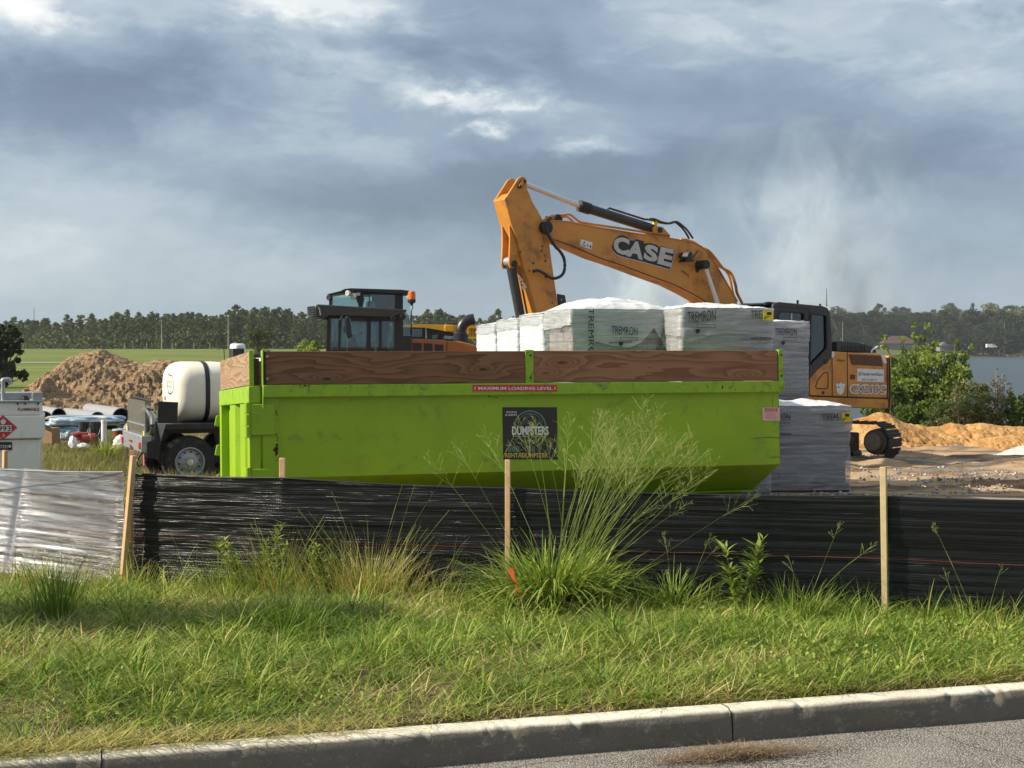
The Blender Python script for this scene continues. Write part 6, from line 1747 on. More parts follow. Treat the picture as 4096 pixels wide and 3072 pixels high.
    MB().prism(Z3(top + bot, bn), bn, bf).build('boom', 'orange', t, bevel=.012)
    # top flange lip
    e = Z3(top[2:13], bn); MB().tube([(x, bn - .006, z) for x, z in e], .011, 6).build('boom_top_seam', 'orange', t)
    e = Z3(bot[2:10], bn); MB().tube([(x, bn - .004, z) for x, z in e], .009, 6).build('boom_bottom_seam', 'grease', t)
    # pivot boss between boom and arm
    c = F.y(1850 + 612 / 1.843, 650 + 480 / 1.843, bn); MB().cyl((c[0], bn - .07, c[1]), (c[0], bf + .07, c[1]), .115, n=24).build('arm_pivot', 'grease', t, bevel=.008)
    c2 = F.y(1850 + 655 / 1.843, 650 + 500 / 1.843, bn); MB().prism(Z3([(575, 470), (590, 440), (620, 440), (650, 470), (650, 510), (620, 520), (590, 510)], bn - .03), bn - .05, bn - .004).build('pivot_collar', 'grease', t, bevel=.01)
    # arm cylinder along the boom
    a0, a1, a2 = Z3([(462, 158), (872, 322), (1405, 490)], 0); A0, A1, A2 = [Vector((x, 0.0, z)) for x, z in (a0, a1, a2)]
    MB().cyl(A0, A1, .052, n=18).build('cylinder_rod', 'chrome', t)
    MB().cyl(A1 - (A2 - A1).normalized() * .04, A1 + (A2 - A1).normalized() * .20, .105, n=18).build('cylinder_gland', 'grease', t, bevel=.008)
    MB().cyl(A1 + (A2 - A1).normalized() * .16, A2, .088, n=20).build('arm_cylinder', 'cab_grey', t, bevel=.006)
    e = Z3([(1395, 485), (1415, 465), (1470, 478), (1525, 540), (1400, 525)], -.1)
    for y in (-.14, .10): MB().prism(e, y, y + .04).build('cylinder_lug', 'orange', t, bevel=.008)
    c = Z3([(1455, 498)], -.14)[0]; MB().cyl((c[0], -.16, c[1]), (c[0], .16, c[1]), .05, n=16).build('pin', 'grease', t)
    MB().cyl(A2 + Vector((-.02, -.05, .06)), A2 + Vector((.05, -.05, .16)), .045, n=12).build('grease_port', 'tag_yellow', t)
    up = Vector((.04, -.02, .115)); dd = (A2 - A1).normalized()
    MB().tube([A1 + dd * .55 + up * .4, A1 + dd * .6 + up, A2 - dd * .25 + up], .02, 8).build('hydraulic_pipe', 'cab_grey', t)
    for o, nm in ((0, 0), (.07, 1)):
        tubep('hydraulic_hose', Z3([(1335 + o * 200, 420), (1385, 428 - o * 90), (1440, 444), (1500, 452), (1545, 440), (1590, 470), (1625, 510 - o * 100), (1655 + o * 150, 562)], 0), -.06 - o, .020, 'black_plastic')
    tubep('hydraulic_hose', ZA([(600, 545), (560, 580), (545, 640), (560, 700), (605, 790), (650, 860), (700, 910), (740, 980), (752, 1060), (740, 1140), (700, 1185), (640, 1205), (580, 1190), (520, 1150), (460, 1120), (405, 1128)], 0), wn - .10, .028, 'black_plastic')
    tubep('hydraulic_pipe', Z3([(590, 408), (640, 402), (690, 396), (760, 385), (800, 410), (840, 440), (900, 452), (1000, 468), (1250, 505), (1500, 548)], 0), -.1, .022, 'orange')
    tubep('hydraulic_pipe', Z3([(600, 420), (700, 412), (770, 398), (810, 425), (850, 452), (1010, 482)], 0), .03, .02, 'orange')
    for px, py in ((700, 400), (712, 420)):
        c = Z3([(px, py)], -.1)[0]; MB().box(c[0] - .05, c[0] + .05, -.14, .06, c[1] - .04, c[1] + .04).build('pipe_clamp', 'grease', t, bevel=.008)
    tubep('hydraulic_pipe', ZB([(1130, 400), (1240, 420), (1330, 450), (1430, 520), (1540, 570), (1640, 680), (1700, 760), (1760, 830), (1850, 880), (1900, 960), (1940, 1080), (1960, 1190), (2020, 1310), (2060, 1420)], 0), -.12, .028, 'orange')
    tubep('hydraulic_pipe', ZB([(1350, 440), (1440, 500), (1560, 570), (1650, 640), (1740, 770), (1860, 850), (1920, 960), (1950, 1100), (1980, 1220), (2030, 1310)], 0), .02, .026, 'orange')
    # lift cylinders either side of the boom
    b0, b1 = [Z7_ for Z7_ in ZB([(1515, 770), (1740, 1420)], bn - .12)]
    for y in (bn - .16, bf + .16):
        A, B = Vector((b0[0], y, b0[1])), Vector((b1[0], y, b1[1])); d_ = (B - A).normalized()
        MB().cyl(A, A + d_ * 1.35, .043, n=18).build('lift_rod', 'chrome', t)
        MB().cyl(A + d_ * 1.25, A + d_ * 2.2, .075, n=18).build('lift_cylinder', 'cab_grey', t)
    MB().cyl((b0[0], bn - .24, b0[1]), (b0[0], bf + .24, b0[1]), .085, n=20).build('lift_pin', 'grease', t, bevel=.01)
    c = ZB([(1440, 770)], bn)[0]
    MB().prism(ZB([(1400, 790), (1410, 740), (1440, 710), (1480, 715), (1460, 860), (1430, 890), (1405, 860)], bn), bn - .02, bn - .003).build('pin_plate', 'grease', t, bevel=.005)
    # name plate and letters
    bd = ZB([(178, 520), (186, 460), (215, 400), (262, 350), (330, 335), (400, 362), (440, 410), (505, 420), (535, 395), (640, 425), (650, 460), (740, 450), (840, 480), (880, 520), (900, 492), (1104, 555), (1028, 838), (640, 728), (320, 650), (240, 620), (195, 570)], bn)
    nb = MB().prism(bd, bn - .008, bn - .003).build('name_plate', 'print_black', t)
    lt = MB()
    for s_, q in (('C', [(198, 345), (432, 385), (418, 640), (190, 595)]), ('A', [(520, 420), (640, 445), (620, 700), (385, 640)]), ('S', [(665, 455), (860, 505), (838, 745), (632, 690)]), ('E', [(893, 505), (1090, 550), (1040, 808), (836, 752)])):
        if s_ == 'A': q = [(440, 400), (640, 452), (625, 702), (380, 640)]
        lettering(lt, s_, [Vector((x, bn - .012, z)) for x, z in ZB(q, bn)], .05, .0)
    lt.build('name_letters', 'silver', nb, recalc=False)
    rim = ZB([(190, 570), (240, 625), (320, 655), (640, 735), (1030, 845), (1108, 556)], bn)
    MB().tube([(x, bn - .006, z) for x, z in rim], .006, 5).build('plate_edge', 'print_white', nb)
    q = [Vector((x, bn - .003, z)) for x, z in ZA([(1034, 765), (1160, 803), (1148, 880), (1023, 838)], bn)]
    s = MB().plate(q, .003).build('warning_label', 'print_white', t)
    lt = MB()
    a = sub(q, .08, .15, .5, .85); lt.add([p + Vector((0, -.005, 0)) for p in ((a[0] + a[1]) / 2, (a[0] + a[1]) / 2 * .85 + a[2] * .15, a[2], a[3])], [(0, 1, 2, 3)])
    b_ = sub(q, .18, .48, .40, .75)
    lt.plate(sub(q, .55, .40, .66, .50), .0045); lt.plate(sub(q, .60, .48, .64, .85), .0045); lt.plate(sub(q, .66, .62, .92, .70), .0045); lt.plate(sub(q, .84, .42, .92, .9), .0045)
    lt.build('label_print', 'print_black', s)
    lt = MB(); lt.plate(b_, .007); lt.build('label_print', 'print_white', s)
    lt = MB(); lettering(lt, '4094', [Vector((x, bn - .003, z)) for x, z in ZB([(1195, 838), (1310, 905), (1300, 955), (1185, 872)], bn)], 0, .003); lt.build('fleet_number', 'print_black', t)
    L = empty('work_lamp', (0, 0, 0)); L.parent = t
    MB().prism(ZB([(1180, 650), (1210, 590), (1310, 580), (1335, 620), (1310, 685), (1200, 675)], bn - .16), bn - .24, bn - .08).build('lamp_housing', 'black_plastic', L, bevel=.015)
    MB().prism(ZB([(1188, 648), (1214, 594), (1290, 588), (1262, 652)], bn - .2), bn - .246, bn - .2405).build('lamp_glass', 'lens', L)
    MB().prism(ZB([(1160, 735), (1180, 690), (1300, 700), (1290, 730), (1200, 720)], bn), bn - .18, bn - .003).build('lamp_bracket', 'black', L)
    tubep('lamp_cable', ZB([(1280, 720), (1340, 690), (1390, 630), (1440, 560)], bn), bn - .02, .010, 'black_plastic', L)
    # ---- upper structure
    hn, hf = -1.32, 1.32
    house = [(320, 1150), (320, 985), (470, 985), (470, 800), (560, 700), (690, 598), (690, 535), (830, 542), (1200, 562), (1238, 580), (1238, 1000), (1238, 1080), (1225, 1095), (850, 1090), (470, 1090)]
    zz = Z7([(470, 800), (560, 703), (686, 600), (692, 560), (688, 532), (830, 542), (1190, 560), (1240, 600), (1240, 998), (470, 972)], hn)
    MB().prism(zz, hn, hf).build('engine_house', 'orange', t, bevel=.015)
    # far side body left of the cab and the front of the platform
    xf = Z7([(60, 980)], hn)[0][0]; x47 = zz[0][0]; zl, zl0 = Z7([(470, 985), (470, 1085)], hn)
    fr = Z7([(40, 975), (475, 978), (1240, 1003), (1246, 1080), (1225, 1102), (850, 1092), (40, 1060)], hn)
    MB().prism(fr, hn - .015, hf).build('platform_skirt', 'orange', t, bevel=.02)
    sm = Z7([(470, 974), (1240, 999)], hn); MB().tube([(x, hn - .012, z) for x, z in sm], .012, 6).build('skirt_seam', 'grease', t)
    # counterweight, rounded at the back
    cw = Z7([(1246, 575), (1278, 625), (1296, 740), (1296, 900), (1290, 1000), (1276, 1095), (1250, 1100)], hn)
    o = MB()
    x0 = cw[0][0]; ztop, zbot = cw[0][1], cw[-1][1]; ext = cw[3][0] - x0
    N = 14; P2 = [(x0, hn - .02)] + [(x0 + ext * (.55 + .45 * math.sin(math.pi * i / N)), (hn - .02) + (hf - hn + .04) * i / N) for i in range(N + 1)] + [(x0, hf + .02)]
    o.prism_z(P2, zbot + .0, ztop); o.build('counterweight', 'orange', t, bevel=.06)
    MB().tube([(x, hn - .03, z) for x, z in Z7([(1243, 600), (1250, 700), (1250, 1000), (1243, 1090)], hn)], .016, 6).build('counterweight_gap', 'grease', t)
    for pts in ([(688, 600), (690, 980)], [(838, 545), (842, 985)], [(1232, 600), (1234, 998)]):
        MB().tube([(x, hn - .002, z) for x, z in Z7(pts, hn)], .009, 6).build('panel_gap', 'grease', t)
    MB().prism(Z7([(852, 563), (1172, 577), (1192, 682), (880, 664)], hn), hn - .006, hn - .002).build('side_grille', 'orange_dark', t)
    e = Z7([(535, 900), (525, 885), (545, 820), (600, 752), (640, 738), (650, 752), (645, 895), (630, 905), (535, 900)], hn); MB().tube([(x, hn - .002, z) for x, z in e], .010, 6).build('access_hatch', 'grease', t)
    c = Z7([(600, 943)], hn)[0]; MB().cyl((c[0], hn - .008, c[1]), (c[0], hn, c[1]), .035, n=14).build('lock', 'black', t)
    lk = MB().prism(Z7([(868, 762), (914, 764), (914, 810), (868, 808)], hn), hn - .012, hn - .002).build('door_latch', 'orange_dark', t, bevel=.004)
    q = [Vector((x, hn - .003, z)) for x, z in Z7([(936, 702), (1202, 714), (1200, 840), (936, 830)], hn)]
    s = MB().plate(q, .004).build('rental_plate', 'print_white', t)
    lt = MB(); lettering(lt, 'EquipmentShare', sub(q, .16, .26, .96, .58), .012, .0055); lettering(lt, '0001 62-809 76', sub(q, .17, .76, .73, .93), .0, .0055)
    u = sub(q, .045, .25, .13, .58); lt.add([p + Vector((0, -.0055, 0)) for p in ((u[0] + u[1]) / 2, u[1] * .7 + u[2] * .3, u[1] * .3 + u[2] * .7, (u[2] + u[3]) / 2, u[3] * .7 + u[0] * .3, u[0] * .7 + u[3] * .3)], [(0, 1, 2, 3, 4, 5)]); lt.build('plate_print', 'print_black', s)
    lt = MB(); c_ = sub(q, .07, .35, .105, .48); lt.plate(c_, .008); lt.build('plate_print', 'print_white', s)
    # model lettering
    pl = MB(); qq = [(872, 862), (1225, 868), (1215, 960), (862, 948)]
    bk = MB(); lettering(bk, 'CX210C', [Vector((x, hn - .003, z)) for x, z in Z7([(866, 856), (1230, 864), (1220, 962), (856, 952)], hn)], .07, .001); bk.build('model_outline', 'print_white', t)
    lettering(pl, 'CX210C', [Vector((x, hn - .003, z)) for x, z in Z7([(878, 870), (1216, 876), (1206, 950), (870, 940)], hn)], .0, .005); pl.build('model_lettering', 'print_grey', t)
    em = Z7([(728, 850), (742, 848), (752, 862), (772, 840), (796, 862), (812, 850), (815, 868), (804, 895), (805, 925), (790, 950), (768, 962), (745, 948), (732, 920), (735, 890), (728, 870)], hn)
    MB().prism(em, hn - .006, hn - .002).build('bull_emblem', 'print_white', t)
    lt = MB()
    for u in ((745, 880, 760, 888), (778, 888, 792, 880), (757, 930, 762, 936), (775, 936, 780, 930)): 
        x0_, z0_ = Z7([(u[0], u[1])], hn)[0]; x1_, z1_ = Z7([(u[2], u[3])], hn)[0]; lt.add([(x0_, hn - .0085, z0_), (x1_, hn - .0085, z0_), (x1_, hn - .0085, z1_ - .01), (x0_, hn - .0085, z1_ - .01)], [(0, 1, 2, 3)])
    lt.build('emblem_marks', 'print_grey', t)
    lt = MB(); lettering(lt, '542618', [Vector((x, hn - .003, z)) for x, z in Z7([(734, 610), (808, 614), (808, 636), (734, 632)], hn)], .01, .003); lt.build('serial_number', 'grease', t)
    MB().prism(Z7([(1165, 562), (1205, 566), (1232, 650), (1200, 652)], hn), hn - .007, hn - .002).build('worn_decal', 'print_white', t)
    MB().prism(Z7([(686, 534), (706, 540), (712, 565), (700, 590), (684, 602)], hn), hn - .007, hn - .002).build('worn_decal', 'print_white', t)
    # engine cover with vents
    ec = Z7([(688, 535), (688, 440), (700, 432), (870, 440), (1000, 470), (1040, 480), (1075, 520), (1085, 548)], hn + .25)
    MB().prism(ec, hn + .12, hf - .3).build('engine_cover', 'cab_grey', t, bevel=.02)
    for k in range(9):
        x = 782 + k * 28; a = Z7([(x, 478), (x + 13, 479), (x + 13, 534), (x + 4, 532)], hn + .12); MB().prism(a, hn + .112, hn + .121).build('vent_slot', 'black', t)
    MB().prism(Z7([(700, 430), (870, 438), (870, 446), (700, 440)], hn + .25), hn + .4, hf - .5).build('cover_lid', 'silver', t, bevel=.01)
    tubep('hand_rail', Z7([(1075, 545), (1090, 515), (1120, 500), (1140, 485)], hn + .1), hn + .1, .018, 'white')
    # ---- cab
    cn, cf = hn - .005, hn + .98
    out = Z7([(60, 985), (75, 300), (95, 110), (115, 60), (170, 44), (600, 85), (645, 105), (668, 140), (690, 400), (690, 598), (560, 705), (465, 800), (462, 985)], cn)
    h1 = Z7([(478, 176), (500, 164), (620, 172), (634, 190), (640, 470), (625, 520), (560, 590), (480, 665), (470, 640)], cn)
    h2 = Z7([(150, 200), (165, 160), (185, 138), (395, 150), (412, 165), (416, 330), (420, 640), (410, 760), (110, 760), (130, 330)], cn)
    for y0, y1 in ((cn, cn + .07), (cf - .07, cf)): MB().prism(out, y0, y1, [h1, h2]).build('cab_side', 'cab_grey', t, bevel=.012)
    for h in (h1, h2):
        for y0 in (cn + .03, cf - .035): MB().prism(h, y0, y0 + .006).build('window', 'glass_dark', t)
    def frame_ring(h, name):
        MB().tube([(x, cn - .002, z) for x, z in h + [h[0]]], .018, 6).build(name, 'black', t)
    frame_ring(h1, 'window_gasket'); frame_ring(h2, 'window_gasket')
    sb = Z7([(290, 145), (302, 146), (302, 330), (290, 330)], cn); MB().prism(sb, cn + .02, cn + .036).build('window_bar', 'silver', t)
    sh = Z7([(120, 62), (172, 46), (600, 87), (645, 106), (640, 125), (600, 105), (172, 66)], cn); MB().prism(sh, cn + .07, cf - .07).build('roof', 'cab_grey', t)
    bk_ = Z7([(640, 110), (668, 140), (690, 400), (690, 598), (660, 625), (655, 400), (640, 150)], cn); MB().prism(bk_, cn + .07, cf - .07).build('rear_wall', 'cab_grey', t)
    fl = Z7([(70, 900), (470, 900), (470, 985), (60, 985)], cn); MB().prism(fl, cn + .07, cf - .07).build('cab_floor', 'black', t)
    fg = Z7([(98, 120), (108, 120), (80, 880), (66, 880)], cn); MB().prism(fg, cn + .07, cf - .07).build('windscreen', 'glass_dark', t)
    MB().tube([(x, cn - .001, z) for x, z in Z7([(170, 90), (200, 92), (440, 108), (460, 125), (464, 300), (468, 780)], cn)], .010, 6).build('door_seam', 'black', t)
    MB().prism(Z7([(480, 360), (560, 350), (590, 460), (560, 520), (480, 560)], cn), cn + .30, cn + .75).build('seat', 'inside_dark', t, bevel=.05)
    MB().prism(Z7([(300, 520), (480, 500), (500, 580), (300, 620)], cn), cn + .25, cn + .75).build('seat', 'inside_dark', t, bevel=.05)
    MB().prism(Z7([(475, 440), (585, 445), (585, 480), (475, 480)], cn), cf - .12, cf - .08).build('rear_sticker', 'print_white', t)
    MB().prism(Z7([(200, 150), (300, 160), (260, 260), (190, 240)], cn), cn + .5, cn + .6).build('monitor', 'black', t)
    for px, h in ((348, 30), (570, 66)):
        c = Z7([(px, h + 12)], cn + .2)[0]; MB().cyl((c[0], cn + .2, c[1] - .05), (c[0], cn + .2, c[1] + .03), .022, n=10).build('roof_lamp', 'black', t)
    a = Z7([(636, 90), (634, -90)], cn + .5); MB().tube([(x, cn + .5, z) for x, z in a], [.010, .004], 6).build('aerial', 'black', t)
    a = Z7([(20, 62), (60, 55), (120, 62)], cn + .1); MB().tube([(x, cn + .1, z) for x, z in a], .03, 6).build('roof_visor', 'black', t)
    c = Z7([(625, 630)], cn)[0]; MB().lathe((c[0], cn - .002, c[1]), (0, -1, 0), [(.0, .01), (.05, .01), (.055, 0)], 14).build('door_catch', 'black', t)
    # swing ring
    zs = F.y(3300, 1640, 0)[1]
    MB().cyl((.0, 0, .78), (0, 0, 1.12), .62, n=30).build('swing_ring', 'grease', t)
    # ---- undercarriage, turned against the upper part
    tp = at(3486, 1770, 28.2)
    th = R(-39) ; ct = Vector((tp.x, tp.y, 0))
    ax = Vector((math.cos(th), math.sin(th), 0)); nn = Vector((-math.sin(th), math.cos(th), 0))
    Mw = F.P; inv = Matrix.Rotation(-ph, 3, 'Z')
    # centre of the near face of the visible track; its end wheel axle lies at the photo pixel
    def loc(along, across, z): 
        p = Vector((tp.x, tp.y, 0)) + ax * along + nn * across; q = inv @ (p - Vector((S.x, S.y, 0))); return Vector((q.x, q.y, z))
    rz = R(-39) - ph
    TL, rT = 3.55, .42
    zw = (at(3486, 1770, 28.2).z - g); rT = zw - .03
    for tr_i, across in enumerate((.0, -2.25)):
        tr = empty('track', (0, 0, 0)); tr.parent = t
        o = loc(0, across, 0); tr.location = o; tr.rotation_euler = (0, 0, rz)
        Wt = .55
        # shoe loop: path round two wheels
        path = []; n = 60; per = 2 * TL + 2 * math.pi * rT
        def pt(s):
            s = s % per
            if s < TL: return (-s, rT, 0.0)
            s -= TL
            if s < math.pi * rT: a = s / rT; return (-TL - math.sin(a) * rT, math.cos(a) * rT, a)
            s -= math.pi * rT
            if s < TL: return (-TL + s, -rT, math.pi)
            s -= TL; a = s / rT; return (math.sin(a) * rT, -math.cos(a) * rT, math.pi + a)
        N = 50
        for i in range(N):
            x, z, a = pt(i * per / N); q = Matrix.Rotation(-(math.pi - a) if False else a, 3, 'Y').inverted() if False else Matrix.Rotation(-a, 3, 'Y')
            mb = MB(); mb.obox((0, Wt / 2, 0), (per / N * .88, Wt, .022), Matrix.Identity(3)); mb.obox((.03, Wt / 2, .022), (.018, Wt, .03), Matrix.Identity(3)); mb.obox((-.04, Wt / 2, .018), (.014, Wt, .02), Matrix.Identity(3))
            mb2 = MB(); mb2.add([Matrix.Rotation(-a, 3, 'Y') @ p + Vector((x, 0, z + zw)) for p in mb.v], mb.f)
            mb2.build('track_shoe', 'grease', tr)
        fr_ = MB(); fr_.box(-TL + .3, -.45, .12, .43, zw - .2, zw + .16); fr_.build('track_frame', 'rustbrown', tr, bevel=.03)
        fr_ = MB().prism([(-.95, zw - .16), (-.45, zw - .22), (-.36, zw + .05), (-.52, zw + .22), (-.8, zw + .30)], .03, .12).build('frame_guard', 'rustbrown', tr, bevel=.02)
        for x in (0, -TL):
            MB().lathe((x, .0, zw), (0, 1, 0), [(0, -.02), (.15, -.02), (.17, .01), (.18, .12), (.24, .15), (.26, .42), (.25, .46), (.20, .52), (0, .52)], 26).build('sprocket' if x == 0 else 'idler', 'dustsoil', tr, bevel=.01)
        for k in range(7): MB().cyl((-.5 - k * (TL - 1.0) / 6, .1, zw - .26), (-.5 - k * (TL - 1.0) / 6, .45, zw - .26), .09, n=14).build('roller', 'grease', tr)
    c0, c1 = loc(-TL / 2, .3, 0), loc(-TL / 2, -2.0, 0)
    MB().bar(Vector((c0.x, c0.y, .62)), Vector((c1.x, c1.y, .62)), .55, 1.1).build('car_body', 'rustbrown', t, bevel=.03)
M['rustbrown'] = mat('dusty_brown_steel', (.085, .055, .038), .85, 0, .3, 6, .2, 40, (.16, .115, .08), .5, 5)
M['dustsoil'] = mat('dusty_sprocket', (.13, .105, .085), .9, 0, .25, 8, .2, 40)
make_excavator()

# ------------------------------------------------------------------ trees and shrubs
M['pine_leaf'] = leaf_mat('pine_foliage', [(0, (.036, .050, .020)), (.5, (.105, .125, .044)), (1, (.20, .21, .085))], .25, .8)
M['oak_leaf'] = leaf_mat('oak_foliage', [(0, (.012, .020, .008)), (.5, (.034, .046, .016)), (1, (.085, .10, .032))], .22, .8)
M['bush_leaf'] = leaf_mat('broad_leaf_foliage', [(0, (.04, .08, .016)), (.5, (.15, .22, .042)), (1, (.32, .38, .10))], .48, .55)
M['olive_leaf'] = leaf_mat('olive_foliage', [(0, (.04, .05, .018)), (.5, (.12, .13, .045)), (1, (.23, .23, .10))], .3, .7)
M['grey_leaf'] = leaf_mat('grey_twigs', [(0, (.07, .06, .045)), (1, (.22, .20, .15))], .15, .8)
M['palm_leaf'] = leaf_mat('palm_fronds', [(0, (.03, .05, .015)), (1, (.11, .14, .04))], .25, .6)

def mesh_of(V, Q, T, m):
    o = np_mesh('crown', V, Q, m, attrs={'tint': T}); me = o.data; bpy.data.objects.remove(o); return me
def trunk_mesh(paths, m, n=6):
    mb = MB()
    for path, r in paths: mb.tube(path, r, n, caps=False)
    me = bpy.data.meshes.new('trunk'); me.from_pydata([tuple(v) for v in mb.v], [], mb.f); me.polygons.foreach_set('use_smooth', [True] * len(me.polygons)); me.materials.append(M[m]); return me
def clump_cloud(cl, per, size, tint0=.5, flat=.7, rough=.22):
    P, T, S = [], [], []
    for c, r in cl:
        k = int(per * r * r) + 6
        d = rng.normal(0, 1, (k, 3)); d /= np.linalg.norm(d, axis=1)[:, None]
        rr = r * rng.uniform(.35, 1.08, k) ** .6
        q = np.array(c) + d * rr[:, None] * np.array([1, 1, flat]); P.append(q)
        T.append(np.clip(tint0 + rng.normal(0, .16) + rng.normal(0, rough, k), 0, 1)); S.append(size * rng.uniform(.6, 1.4, k))
    return np.concatenate(P), np.concatenate(S), np.concatenate(T)
def pine_kind(h, seed, wide=1.0, low=.12):
    """young plantation pine: irregular cone of tufted limbs"""
    cl = []; limbs = [([(0, 0, 0), (.05, 0, h * .5), (.0, .05, h * .97)], [.14, .10, .03])]
    n = 30
    for i in range(n):
        t = low + (1 - low) * (i / n) ** .9; a = i * 2.4 + rng.uniform(-.5, .5)
        reach = wide * h * (.25 * (1 - t) ** .6 + .03) * rng.uniform(.55, 1.25)
        c = (math.cos(a) * reach, math.sin(a) * reach, h * t + rng.uniform(-.1, .25))
        cl.append((c, h * .062 * (1.5 - .8 * t) * rng.uniform(.7, 1.3)))
        limbs.append(([(0, 0, h * t * .95), (c[0] * .6, c[1] * .6, c[2]), c], [.04, .03, .01]))
    cl.append(((0, 0, h * .98), h * .035)); cl.append(((0.1, 0, h * .92), h * .05))
    P, S, T = clump_cloud(cl, 300, .34 * h / 8, .45, .8)
    return trunk_mesh(limbs, 'bark', 5), mesh_of(*leaves(P, S, T, .55), 'pine_leaf')
def oak_kind(h, wide, n, m='oak_leaf', per=46, leaf=.55, lowest=.12, tint=.45):
    cl = []; limbs = [([(0, 0, -1), (.1, 0, h * .25), (.2, .1, h * .55)], [h * .03, h * .025, h * .01])]
    for i in range(n):
        a = rng.uniform(0, 6.28); t = rng.uniform(lowest, 1); env = math.sin(math.pi * min(.98, .18 + .80 * t)) ** .6
        reach = wide * env * rng.uniform(.3, 1)
        c = (math.cos(a) * reach, math.sin(a) * reach, h * t * .92)
        cl.append((c, h * .11 * rng.uniform(.6, 1.35)))
        if i % 2 == 0: limbs.append(([(.1, 0, h * .25), (c[0] * .5, c[1] * .5, c[2] * .8), c], [h * .014, h * .009, h * .003]))
    P, S, T = clump_cloud(cl, per, leaf, tint)
    return trunk_mesh(limbs, 'bark', 5), mesh_of(*leaves(P, S, T, .7), m)
def place_tree(kind, name, label, cat_, x, y, z, s, rz, group=None, sz=1.0):
    t = thing(name, label, cat_, (x, y, z), rz, group); t.scale = (s, s, s * sz)
    for nm, me in (('trunk', kind[0]), ('crown', kind[1])):
        o = bpy.data.objects.new(nm, me); COL.objects.link(o); o.parent = t
    return t

pines = [pine_kind(8.0, k, w) for k, w in enumerate((1.0, 1.15, .85, 1.25, .95, 1.1))]
tops = np.array([(0, 1288), (60, 1283), (100, 1290), (150, 1282), (200, 1278), (230, 1292), (260, 1275), (300, 1290), (350, 1268), (420, 1276), (470, 1255), (520, 1272), (560, 1266), (620, 1254), (680, 1262), (740, 1258), (800, 1262), (860, 1266), (920, 1250), (960, 1240), (1000, 1262), (1060, 1230), (1110, 1238), (1180, 1248), (1240, 1252), (1300, 1262), (1640, 1262), (1700, 1258), (1760, 1248), (1790, 1262), (1880, 1272), (1960, 1280), (2060, 1282), (2140, 1290), (2250, 1288), (2500, 1300), (3400, 1330)])
def pine_line():
    n = 0
    for row, (d0, fill) in enumerate(((405, 1.0), (416, .95), (432, 1.0), (450, 1.0))):
        px = -90 + row * 17
        while px < 2700:
            d = d0 + rng.uniform(-5, 7); u = (px - 2048) / FPX; x = u * d
            top = np.interp(px, tops[:, 0], tops[:, 1]) + rng.normal(0, 9) + (16 if row == 0 else 0) + (6 if row == 1 else 0)
            if rng.random() < .10: top -= rng.uniform(8, 22)
            g = H1(x, d, False); h = 1.65 + (1385 - top) / FPX * d - g
            k = int(rng.integers(0, 6)); 
            place_tree(pines[k], 'pine_tree', 'young pine tree in the long plantation row across the field', 'pine tree', x, d, g - .1, h / 8.0 * (1.0), rng.uniform(0, 6.28), 'young pines along the far side of the field')
            n += 1; px += rng.uniform(30, 58)
            if px > 1500 and px < 1620: px = 1620
    return n
NP = pine_line()
# low scrub filling the foot of the plantation: one mass nobody could count
def scrub():
    n = 60000; px = rng.uniform(-120, 2750, n); d = rng.uniform(398, 470, n); x = (px - 2048) / FPX * d
    z = Hh(x, d, False) + rng.uniform(0, 1, n) ** 1.4 * (4.2 + (d - 400) * .05) * (.5 + fbm(x * .12, d * .1, 601, 3))
    V, Q, T = leaves(np.stack([x, d, z], -1), rng.uniform(.35, .9, n), np.clip(rng.normal(.4, .2, n) + .25 * (d < 403), 0, 1), .7)
    stuff(np_mesh('undergrowth', V, Q, 'pine_leaf', attrs={'tint': T}))
scrub()

oaks = [oak_kind(14, 6.2, 30), oak_kind(14, 7.5, 36), oak_kind(14, 5.0, 26), oak_kind(14, 8.5, 40)]
light = [oak_kind(14, 6.5, 30, 'olive_leaf', tint=.6), oak_kind(14, 7.5, 32, 'olive_leaf', tint=.7)]
def far_shore():
    lab = ['dark oak tree in the mass of trees on the far shore of the lake', 'sunlit yellow green tree on the hill behind the far shore']
    rows = [(742, 1318, 20, 30, oaks, 0), (765, 1290, 20, 30, oaks, 0), (800, 1274, 18, 32, oaks, 0), (860, 1262, 14, 36, oaks, 0), (960, 1254, 12, 44, light, 1), (1100, 1244, 18, 40, oaks, 0), (1180, 1238, 14, 52, light, 1)]
    for ri, (d0, top0, jit, step, kinds, li) in enumerate(rows):
        px = 2560 + ri * 11
        while px < 4330:
            d = d0 + rng.uniform(-12, 14); x = (px - 2048) / FPX * d
            top = top0 + rng.normal(0, jit * .75) - 12 * sst(px, 3300, 4096) * (ri > 1)
            if ri in (1, 2) and px < 3550 and px > 3280: top -= 26
            if ri == 0: top = 1318 + rng.normal(0, 14)
            g = H1(x, d, False); h = 1.65 + (1385 - top) / FPX * d - g
            if ri == 0 and rng.random() < .25: px += step; continue
            if 3530 < px < 3690 and ri == 0: px += step; continue
            if h > 3:
                k = kinds[int(rng.integers(0, len(kinds)))]
                place_tree(k, 'shore_tree', lab[li], 'tree', x, d, g - .3, h / 14.0, rng.uniform(0, 6.28), 'trees on the far lake shore' if li == 0 else 'sunlit trees on the far hill')
            px += step * rng.uniform(.9, 2.0)
far_shore()
